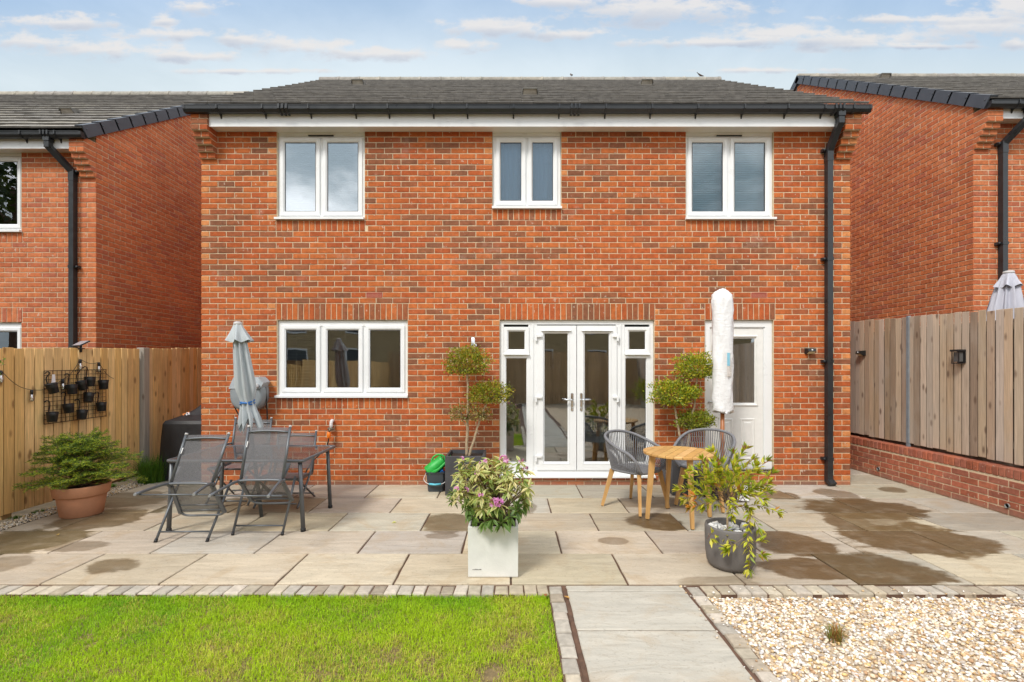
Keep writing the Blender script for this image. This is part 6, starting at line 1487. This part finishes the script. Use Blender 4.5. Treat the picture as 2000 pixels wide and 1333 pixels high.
for b_ in BR:
    c = cr(b_, 6); n = len(c); mt.tube(c, [.0030 - .0018 * i / (n - 1) for i in range(n)], 5)
    if rs.random() < 2: pass
    Lb = sum((c[i + 1] - c[i]).length for i in range(n - 1)); step = .0075
    s = 0; i = 0
    for i in range(n - 1):
        seg = (c[i + 1] - c[i]); k = max(1, int(seg.length / step)); f0 = i / (n - 1)
        if f0 < .36 and len(b_) == 3: continue
        for j in range(k):
            if rs.random() < (.15 if b_[-1].z > .40 or len(b_) > 4 else .55): continue
            p = c[i] + seg * (j / k); ax = seg.normalized(); sd = Matrix.Rotation(rs.uniform(0, 6.28), 3, ax) @ ax.orthogonal().normalized(); LV.append((p, sd * .8 + ax * .75 + Vector((0, 0, .15)), rs.uniform(.052, .080)))
    tip = c[-1]; ax = (c[-1] - c[-2]).normalized()
    for k in range(13): sd = Matrix.Rotation(k * 2.4 + rs.random(), 3, ax) @ ax.orthogonal().normalized(); LV.append((tip, sd * .7 + ax, rs.uniform(.05, .076)))
mt.build('branches', M_twig, t)
n = len(LV); pos = np.array([a[0] for a in LV]); dirs = np.array([a[1] for a in LV]); L = np.array([a[2] for a in LV]); C = pick_col([(.40, .46, .03), (.48, .50, .035), (.28, .37, .025), (.58, .53, .05), (.22, .30, .025), (.53, .49, .04)], n, .12)
oc = np.array(bp(1356, 985, 0)); od = np.linalg.norm(pos - oc, axis=1) < .075; C[od] = pick_col([(.60, .22, .03), (.65, .30, .05), (.30, .24, .03)], od.sum()); red = rng.random(n) < .05; C[red] = pick_col([(.30, .11, .035), (.42, .2, .04)], red.sum())
emit_leaves(t, frame(dirs, rand_dirs(n) * .7 + np.array([0, 0, 1.]), L, L * rng.uniform(.29, .38, n), pos), C, 'plain', 300)
m = MB()
for q_ in [(1455, 872, 0), (1478, 892, .1), (1508, 915, .1), (1524, 1008, .05), (1462, 1116, -.235), (1385, 1048, -.2), (1421, 1045, -.14), (1345, 925, .05), (1462, 905, -.1)]:
    c = bp(*q_); ax = Vector((rs.uniform(-.5, .6), rs.uniform(-.4, .2), rs.uniform(-.2, 1) if q_[1] < 1000 else -.7)).normalized()
    for k in range(46):
        p = c + ax * (.045 * k / 46 - .02); sd = Matrix.Rotation(k * 2.4, 3, ax) @ ax.orthogonal().normalized(); e = p + sd * .010 + ax * .004; w = ax.cross(sd) * .0016; m.add([p - w, p + w, e], [(0, 1, 2)], 0, False, random.choice([(.28, .10, .07), (.22, .08, .05), (.33, .15, .10)]))
m.build('spent_flowers', M_petal, t)

# ------------------------------------------------------------------ conifer in the terracotta pot
kc = Vector(((160 - VX) * 5.22 / F, 5.22, 0)); M_terra = simple('terracotta', (.56, .265, .150), .85, var=.12, scale=7, bump=.2, dirt=((.55, .36, .27), 5, .55, .35))
t = thing('potted_conifer', 'spreading dwarf conifer in a terracotta pot beside the golden fence', 'potted conifer', kc, world=True)
m = MB(); m.lathe([(.001, 0), (.175, 0), (.182, .006), (.212, .205), (.212, .215), (.232, .218), (.238, .225), (.250, .315), (.248, .325), (.235, .327), (.226, .318), (.222, .26), (.001, .26)], kc, 48, cap0=False, cap1=False); m.build('pot', M_terra, t)
m = MB(); m.lathe([(.224, .27), (.12, .282), (.001, .285)], kc, 24, cap0=False, cap1=False); m.build('soil', M_soil, t)
for (dx, dy) in ((-.13, -.14), (-.06, -.17)):
    m = MB(); m.lathe([(.002, -.02), (.04, -.012), (.045, .005), (.025, .022), (.002, .026)], kc + Vector((dx, dy, .285)), 9); m.build('pot_stone', simple('grey_stone', (.22, .21, .20), .9), t)
m = MB(); m.tube([kc + Vector((0, 0, .27)), kc + Vector((.005, 0, .5)), kc + Vector((0, .01, .66))], [.022, .016, .006], 8); m.build('trunk', M_twig, t)
ND, NP, NU, NC, NL = [], [], [], [], []; wood = MB(); rk = random.Random(21)
KP = [(.09, .165, .028), (.065, .125, .025), (.11, .185, .03), (.045, .095, .024)]; KT = [(.42, .50, .035), (.52, .56, .04), (.34, .44, .035)]
def spray(a, b_, droop, tipf):
    """a twig with needles on both sides"""
    d_ = (b_ - a); Ln = d_.length; n = int(Ln / .0042); ax = d_.normalized(); sd = ax.cross(Vector((0, 0, 1)))
    if sd.length < .1: sd = Vector((1, 0, 0))
    sd.normalize(); up = sd.cross(ax)
    for i in range(n):
        f = i / n; p = a + d_ * f - Vector((0, 0, droop * f * f)); s = 1 if i % 2 else -1; th = rk.uniform(-.5, 1.0)
        ND.append(sd * s * math.cos(th) + up * math.sin(th) + ax * .75); NP.append(p); NL.append(rk.uniform(.017, .026)); NC.append(random.choice(KT if rk.random() < tipf * (.35 + .65 * f) else KP))
tops = [(.30, .80), (.36, .74), (.43, .72), (.50, .66), (.57, .58), (.63, .46), (.68, .34)]
for (hz, Lb) in tops:
    nb = 12 if Lb > .3 else 7
    for i in range(nb):
        a = 2 * math.pi * i / nb + rk.uniform(-.25, .25) + hz * 9; L = Lb * rk.uniform(.46, .68)
        if math.cos(a) < -.2: L *= 1.08
        if abs(math.sin(a)) > .6: L *= .9
        rise = rk.uniform(.00, .16) + (hz - .3) * .25; s = kc + Vector((0, 0, hz)); e = s + Vector((math.cos(a) * L, math.sin(a) * L, rise))
        if e.x < FX + .06: e.x = FX + .06 + rk.uniform(0, .05)
        mid = s.lerp(e, .5) + Vector((0, 0, .05)); c = cr([s, mid, e], 6); wood.tube(c, [.007 - .0045 * k / (len(c) - 1) for k in range(len(c))], 5)
        for k in range(3, len(c)):
            p = c[k]; ax = (c[k] - c[k - 1]).normalized(); sd = ax.cross(Vector((0, 0, 1))).normalized(); f = k / (len(c) - 1)
            for s_ in (-1, 1):
                l2 = L * .42 * (1.12 - f * .75) * rk.uniform(.6, 1.1); e2 = p + (sd * s_ + ax * .8).normalized() * l2 + Vector((0, 0, rk.uniform(-.02, .03)))
                spray(p, e2, .02, .5)
                pm = p.lerp(e2, .5); ax2 = (e2 - p).normalized()
                for s3 in (-1, 1): spray(pm, pm + (ax2.cross(Vector((0, 0, 1))) * s3 + ax2).normalized() * l2 * .45 + Vector((0, 0, rk.uniform(-.01, .02))), .008, .55)
            spray(c[k - 1], c[k], 0, .4)
        spray(c[-1], c[-1] + (c[-1] - c[-2]) * .8, .0, .8)
wood.build('branches', M_twig, t)
n = len(NP); V = np.array([(-.5, 0, 0), (.5, 0, 0), (.42, .7, 0), (0, 1, 0)]); Mn = frame(np.array(NP) * 0 + np.array(ND), rand_dirs(n), np.array(NL), np.full(n, .0036), np.array(NP)); vv, ff, cc = tile_np(V, np.array([(0, 1, 2, 3)]), Mn, np.array(NC) * rng.uniform(.85, 1.15, (n, 1)), None)
o = link('needles', np_mesh('needles', vv, ff, cc, M_needle), t); o['kind'] = 'stuff'

# ------------------------------------------------------------------ grass, gravel, weeds
def blades(name, P0, H, W, C, parent=None, lean=.5, tipc=1.25):
    n = len(P0); a = rng.uniform(0, 2 * math.pi, n); l = rng.uniform(.1, lean, n) * H; dx, dy = np.cos(a), np.sin(a); px_, py_ = -dy * W / 2, dx * W / 2
    V = np.zeros((n, 5, 3)); b0 = P0
    V[:, 0] = b0 + np.stack([-px_, -py_, np.zeros(n)], 1); V[:, 1] = b0 + np.stack([px_, py_, np.zeros(n)], 1)
    mid = b0 + np.stack([dx * l * .35, dy * l * .35, H * .6], 1); V[:, 2] = mid + np.stack([px_ * .8, py_ * .8, np.zeros(n)], 1); V[:, 3] = mid - np.stack([px_ * .8, py_ * .8, np.zeros(n)], 1); V[:, 4] = b0 + np.stack([dx * l, dy * l, H * np.sqrt(np.maximum(.1, 1 - (l / H) ** 2 * .5))], 1)
    idx = (np.arange(n) * 5)[:, None]; tri = np.concatenate([idx + np.array([[0, 1, 2]]), idx + np.array([[0, 2, 3]]), idx + np.array([[3, 2, 4]])], 0)
    Cc = np.repeat(C[:, None], 5, 1); Cc[:, 2:4] *= 1.08; Cc[:, 4] *= tipc
    o = link(name, np_mesh(name, V.reshape(-1, 3), tri, Cc.reshape(-1, 3), M_grassb), parent); o['kind'] = 'stuff'; return o
def vnoise(x, y, s, seed):
    r = np.random.default_rng(seed); tab = r.random((64, 64)); X, Y = x * s + 20, y * s + 20; i, j = np.floor(X).astype(int), np.floor(Y).astype(int); fx, fy = X - i, Y - j; fx, fy = fx * fx * (3 - 2 * fx), fy * fy * (3 - 2 * fy); g_ = lambda a, b_: tab[a % 64, b_ % 64]
    return (g_(i, j) * (1 - fx) + g_(i + 1, j) * fx) * (1 - fy) + (g_(i, j + 1) * (1 - fx) + g_(i + 1, j + 1) * fx) * fy
N = 260000; y = 3.400 - 2.03 * rng.random(N) ** 1.15; x = rng.uniform(-5.2, .276, N)
n1 = .6 * vnoise(x, y, 1.6, 1) + .4 * vnoise(x, y, 4.5, 2); n2 = .5 * vnoise(x, y, 3.0, 3) + .5 * vnoise(x, y, 9.0, 4)
bare = np.exp(-(((x + .095) / .055) ** 2 + ((y - 2.555) / .07) ** 2)) + .45 * np.clip((vnoise(x, y, 9.0, 8) - .78) * 4, 0, 1) + .3 * np.clip((n2 - .74) * 6, 0, 1) * (y < 3.0)
keep = (rng.random(N) > bare * 1.0); x, y, n1, n2 = x[keep], y[keep], n1[keep], n2[keep]; N = len(x)
Hh = rng.uniform(.012, .034, N) * (.7 + .6 * n1); edge = np.clip((y - 3.30) / .07, 0, 1); Hh *= 1 + .25 * edge
g0, g1, g2 = np.array([.18, .40, .012]), np.array([.38, .53, .015]), np.array([.54, .52, .09]); far_ = np.clip((3.25 - y) / .9, 0, 1)
f = np.clip((n1 - .5) * 2.2 + .35 + far_ * .35 + rng.normal(0, .14, N), 0, 1)[:, None]; Cg = g0 * (1 - f) + g1 * f; dry = (rng.random(N) < np.clip((n2 - .43) * 1.5 + .05 + .06 * far_, 0, .55))[:, None]; Cg = np.where(dry, g2 * rng.uniform(.7, 1.1, (N, 1)), Cg) * rng.uniform(.8, 1.2, (N, 1))
thin = np.clip(bare[keep] * 1.3, 0, 1); Hh *= 1 - .55 * thin; Cg = np.where((thin > .25)[:, None] & (rng.random((N, 1)) < .4), np.array([.42, .34, .13]) * rng.uniform(.7, 1.1, (N, 1)), Cg)
blades('grass', np.stack([x, y, np.full(N, -.040)], 1), Hh, rng.uniform(.0020, .0038, N), Cg, None, 1.25)
# gravel
def ico():
    t_ = (1 + 5 ** .5) / 2; V = np.array([(-1, t_, 0), (1, t_, 0), (-1, -t_, 0), (1, -t_, 0), (0, -1, t_), (0, 1, t_), (0, -1, -t_), (0, 1, -t_), (t_, 0, -1), (t_, 0, 1), (-t_, 0, -1), (-t_, 0, 1)], float) / math.sqrt(1 + t_ * t_)
    Fq = np.array([(0, 11, 5), (0, 5, 1), (0, 1, 7), (0, 7, 10), (0, 10, 11), (1, 5, 9), (5, 11, 4), (11, 10, 2), (10, 7, 6), (7, 1, 8), (3, 9, 4), (3, 4, 2), (3, 2, 6), (3, 6, 8), (3, 8, 9), (4, 9, 5), (2, 4, 11), (6, 2, 10), (8, 6, 7), (9, 8, 1)]); return V, Fq
IV, IF = ico()
PEB = [(.80, .74, .65), (.84, .80, .74), (.74, .64, .50), (.68, .54, .37), (.82, .77, .68), (.60, .43, .24), (.56, .49, .41), (.45, .39, .33), (.78, .68, .53), (.70, .49, .22), (.83, .80, .75), (.63, .60, .58), (.70, .57, .40), (.48, .30, .17), (.74, .62, .46), (.58, .40, .22), (.50, .42, .35)]
def gravel(name, X, Y, Zb, r0, r1, layers=.012, pal=PEB):
    n = len(X); q_ = rand_dirs(n); Mx = np.zeros((n, 4, 4)); ang = rng.uniform(0, 6.28, n); c_, s_ = np.cos(ang), np.sin(ang); tl = rng.normal(0, .35, n); rx = rng.uniform(r0, r1, n); ry = rx * rng.uniform(.6, .95, n); rz = rx * rng.uniform(.38, .7, n)
    Mx[:, 0, 0] = c_ * rx; Mx[:, 1, 0] = s_ * rx; Mx[:, 0, 1] = -s_ * np.cos(tl) * ry; Mx[:, 1, 1] = c_ * np.cos(tl) * ry; Mx[:, 2, 1] = np.sin(tl) * ry; Mx[:, 0, 2] = s_ * np.sin(tl) * rz; Mx[:, 1, 2] = -c_ * np.sin(tl) * rz; Mx[:, 2, 2] = np.cos(tl) * rz; Mx[:, 0, 3] = X; Mx[:, 1, 3] = Y; Mx[:, 2, 3] = Zb + rng.uniform(0, layers, n); Mx[:, 3, 3] = 1
    V, Fq, C = tile_np(IV, IF, Mx, pick_col(pal, n, .14)); V += rng.normal(0, .0011, V.shape); o = link(name, np_mesh(name, V, Fq, C, M_pebble, True)); o['kind'] = 'stuff'; return o
n = 26000; Y = 3.375 - 1.75 * rng.random(n); X = 1.375 + 3.93 * rng.random(n); gravel('gravel', X, Y, -.034, .0065, .0165)
n = 90; Y = rng.uniform(1.9, 3.5, n); X = np.where(rng.random(n) < .6, rng.uniform(1.2, 1.37, n), rng.uniform(1.4, 5.2, n)); Y = np.where(X > 1.38, rng.uniform(3.37, 3.47, n), Y); gravel('stray_stones', X, Y, .004, .005, .011, .002)
n = 3800; Y = rng.uniform(3.6, 7.6, n); X = rng.uniform(-5.23, -4.97, n); gravel('gravel', X, Y, -.012, .006, .013, .012, PEB[2:10])
n = 700; Y = rng.uniform(7.6, 8.6, n); X = rng.uniform(4.62, 5.31, n); gravel('gravel', X, Y, .0, .006, .013, .01, PEB[2:6])
st = MB(); st.box(-5.245, -4.96, 3.4, 8.6, -.09, -.014); structure(st.build('gravel_strip', M_earth))
def tuft(name, label, cx, cy, z, n, rad, h0, h1, pal, lean=.9, w=.006):
    a = rng.uniform(0, 6.28, n); r = rad * np.sqrt(rng.random(n)); t = thing(name, label, 'plant', (cx, cy, z), world=True); Cc = pick_col(pal, n, .15)
    o = blades('leaf_blades', np.stack([cx + r * np.cos(a), cy + r * np.sin(a), np.full(n, z)], 1), rng.uniform(h0, h1, n), rng.uniform(w * .6, w, n), Cc, t, lean); return t
p = floor_pt(1632, 1250, -.02); tuft('sedge_tuft', 'small tuft of green and russet sedge growing in the gravel', p.x, p.y, -.03, 170, .04, .05, .13, [(.20, .24, .05), (.28, .15, .04), (.30, .11, .035), (.33, .22, .07), (.16, .22, .06)], 1.2, .0045)
tuft('grass_clump', 'clump of long green grass by the fence post and barbecue', -4.98, 6.72, -.02, 1100, .17, .14, .46, [(.06, .15, .015), (.085, .19, .018), (.05, .12, .014), (.12, .21, .02)], .8, .006)
for i, (px, py) in enumerate(((205, 958), (218, 949), (75, 1000), (238, 938), (130, 985), (30, 1012))):
    q_ = floor_pt(px, py); q_.x = min(q_.x, -5.08); tuft('weed', ['little green weed in the gravel strip close to the terracotta pot', 'little weed in the gravel strip a step beyond the terracotta pot', 'low weed in the gravel strip on the near side of the conifer', 'low weed at the far end of the gravel strip by the post', 'low weed in the gravel strip hidden behind the terracotta pot', 'low weed at the near end of the gravel strip'][i], q_.x, q_.y, -.02, 60, .05, .02, .06, [(.06, .13, .02), (.09, .16, .025)], 1.5, .012)
# a few fallen leaves on the lawn and paving
for (px, py, c_, lab, z) in [(1113, 1170, (.55, .30, .08), 'small orange dead leaf on the lawn edge near the setts', .0), (765, 1022, (.62, .62, .12), 'yellow green fallen leaf on a paving slab', .004), (1065, 1160, (.40, .16, .05), 'brown dead leaves at the lawn corner beside the path', .0), (111, 1045, (.60, .42, .14), 'tan dead leaf on the green stained slab', .004)]:
    q_ = floor_pt(px, py); t = thing('fallen_leaf', lab, 'leaf', (q_.x, q_.y, z)); Vt, Ft, Tt = leaf_tmpl('plain'); o = link('blade', np_mesh('blade', Vt * np.array([.03, .05, .05]), Ft, c4(c_)[:3] * Tt, M_leaf), t); o.rotation_euler = (.15, .1, px)

# sapling just outside the picture, one spray reaching in
t = thing('potted_sapling', 'bright green potted sapling reaching in at the picture edge by the golden fence', 'potted plant', (-5.06, 4.45, 0), world=True); sc_ = Vector((-5.06, 4.45, 0))
m = MB(); m.lathe([(.001, 0), (.10, 0), (.135, .21), (.148, .215), (.15, .26), (.138, .262), (.13, .22), (.001, .215)], sc_, 32, cap0=False, cap1=False); m.build('pot', M_terra, t)
m = MB(); m.tube([sc_ + Vector((0, 0, .2)), sc_ + Vector((.01, 0, .9)), sc_ + Vector((0, 0, 1.6))], [.012, .009, .004], 7)
LV = []
for i in range(16):
    z = .95 + .045 * i; a = i * 2.4; s = sc_ + Vector((0, 0, z)); e = s + (Vector((.40, .0, .03)) if i in (12, 14, 15) else Vector((math.cos(a) * .13, math.sin(a) * .13, .06))); m.tube([s, e], [.004, .002], 4)
    for k in range(12): p_ = s.lerp(e, .3 + .7 * k / 12); LV.append((p_, Vector((rk.uniform(-1, 1), rk.uniform(-1, 1), rk.uniform(-.3, .6))), rk.uniform(.03, .055)))
m.build('stem', M_twig, t); n = len(LV); L = np.array([a[2] for a in LV]); M_ = frame(np.array([a[1] for a in LV]), rand_dirs(n), L, L * .4, np.array([a[0] for a in LV]))
o = link('foliage', leaves_mesh('foliage', M_, pick_col([(.14, .26, .02), (.18, .28, .025), (.10, .2, .018)], n), 'plain', M_leaf), t); o['kind'] = 'stuff'

# ------------------------------------------------------------------ what the windows reflect: the end of the garden and the house behind it
bf = thing('board_fence', 'brown board fence across the end of the garden, seen only in the window reflections', 'fence', (0, -7.7, 0), world=True)
m = MB(); x = -5.3
for k in range(0): pass
while x < 5.5:
    z1 = 2.25 + random.uniform(-.02, .02); m.box(x, x + .095, -7.70 + random.uniform(-.004, .004), -7.68, 0, z1, c=jit(random.choice([(.50, .34, .19), (.43, .29, .16), (.56, .39, .22)]), .12)); x += .108
o = m.build('fence_boards', M_fence, bf); o['kind'] = 'stuff'
m = MB(); m.box(-5.3, 5.5, -7.78, -7.71, .4, .5, c=(.3, .2, .1)); m.box(-5.3, 5.5, -7.78, -7.71, 1.7, 1.8, c=(.3, .2, .1)); m.build('rail', M_fence, bf)
m = MB(); x = -7.6
y = -7.6
while y < 1.0: m.box(FX - .01, FX + .012, y, y + .1, 0, 1.78, c=jit(random.choice(NEWW), .1)); y += .108
o = m.build('fence_board_run', M_fence, lf); o['kind'] = 'stuff'
m = MB(); y = -7.6
while y < 3.38: m.box(RX, RX + .018, y, y + .095, .2, 2.16, c=jit(random.choice(OLDW), .1)); y += .101
o = m.build('fence_board_run', M_fence_old, rf); o['kind'] = 'stuff'
bh = thing('brick_house', 'buff brick house beyond the end of the garden, seen only in the window reflections', 'house', (0, -15, 0), world=True)
def buff_mat():
    m, g, b, o = new_mat('buff_brick'); p = g.pos(); x, y, z = g.n('SeparateXYZ', {0: p}).outputs[:]; v = g.n('CombineXYZ', {0: x, 1: z, 2: 0.0}).outputs[0]
    t = g.n('TexBrick', {'Vector': v, 'Color1': (.55, .39, .19, 1), 'Color2': (.42, .29, .13, 1), 'Mortar': (.42, .36, .25, 1), 'Scale': 1.0, 'Mortar Size': .008, 'Brick Width': .225, 'Row Height': .075}); g.set(b.inputs['Base Color'], t.outputs['Color']); b.inputs['Roughness'].default_value = .9; return m
m = MB(); m.box(-20, 14, -23, -15, 0, 5.0); m.build('wall', buff_mat(), bh)
m = MB(); m.prism([(-20.3, -14.6, 4.95), (-20.3, -19, 7.7), (-20.3, -23.4, 4.95)], (34.6, 0, 0)); m.build('roof', simple('rear_roof', (.10, .085, .075), .9, var=.3), bh)
for xc in (-12.5, -9.0, -4.6, -1.2, 1.9, 5.0, 8.6):
    for zc_ in (2.1, 4.1):
        m = MB(); m.ring(xc - .6, xc + .6, zc_ - .55, zc_ + .55, [(0, -14.97), (.09, -14.97), (.09, -15.01), (0, -15.01)]); w = m.build('window', M_upvc, bh); m = MB(); m.box(xc - .52, xc + .52, -14.995, -14.985, zc_ - .48, zc_ + .48); m.build('pane', simple('dark_pane', (.03, .035, .04), .08), w)
sd = thing('garden_shed', 'pale grey shed at the end of the garden, seen only in the window reflections', 'shed', (-2.6, -6.6, 0), world=True)
m = MB(); m.box(-3.6, -1.9, -7.4, -5.9, 0, 1.15); m.build('wall', simple('shed_grey', (.30, .34, .38), .8, var=.1), sd); m = MB(); m.bbox(-3.7, -1.8, -7.5, -5.8, 1.152, 1.25, .02); m.build('roof', simple('shed_lid', (.12, .13, .14), .7), sd)

# the dark tree that the neighbour's bedroom window mirrors
t = thing('garden_tree', 'dark leafy tree in the neighbouring garden, seen only mirrored in the bedroom window', 'tree', (-13.6, 1.4, 0), world=True)
m = MB(); m.tube(cr([(-13.6, 1.4, 0), (-13.5, 1.4, 2), (-13.6, 1.3, 4.5), (-13.6, 1.4, 6.5)], 5), [.22 - .012 * i for i in range(16)], 9)
for i in range(9):
    a = i * 2.4; z = 3.0 + i * .4; m.tube(cr([(-13.55, 1.38, z), (-13.6 + .9 * math.cos(a), 1.4 + .9 * math.sin(a), z + .7), (-13.6 + 1.7 * math.cos(a), 1.4 + 1.7 * math.sin(a), z + 1.0)], 4), [.08 - .007 * k for k in range(9)], 6)
m.build('trunk', M_twig, t); n = 9000; d_ = rand_dirs(n); rad = rng.uniform(.2, 1, n) ** .4; lump = 1 + .25 * np.sin(d_[:, 0] * 6 + 1) * np.cos(d_[:, 1] * 5 + d_[:, 2] * 4)
pos = np.array([-13.6, 1.4, 5.6]) + d_ * (rad * lump)[:, None] * np.array([2.3, 2.3, 2.8]); L = rng.uniform(.12, .22, n)
o = link('crown', leaves_mesh('crown', frame(rand_dirs(n), rand_dirs(n), L, L * .6, pos), pick_col([(.06, .10, .02), (.09, .13, .025), (.04, .07, .02)], n, .2), 'plain', M_leaf), t); o['kind'] = 'stuff'
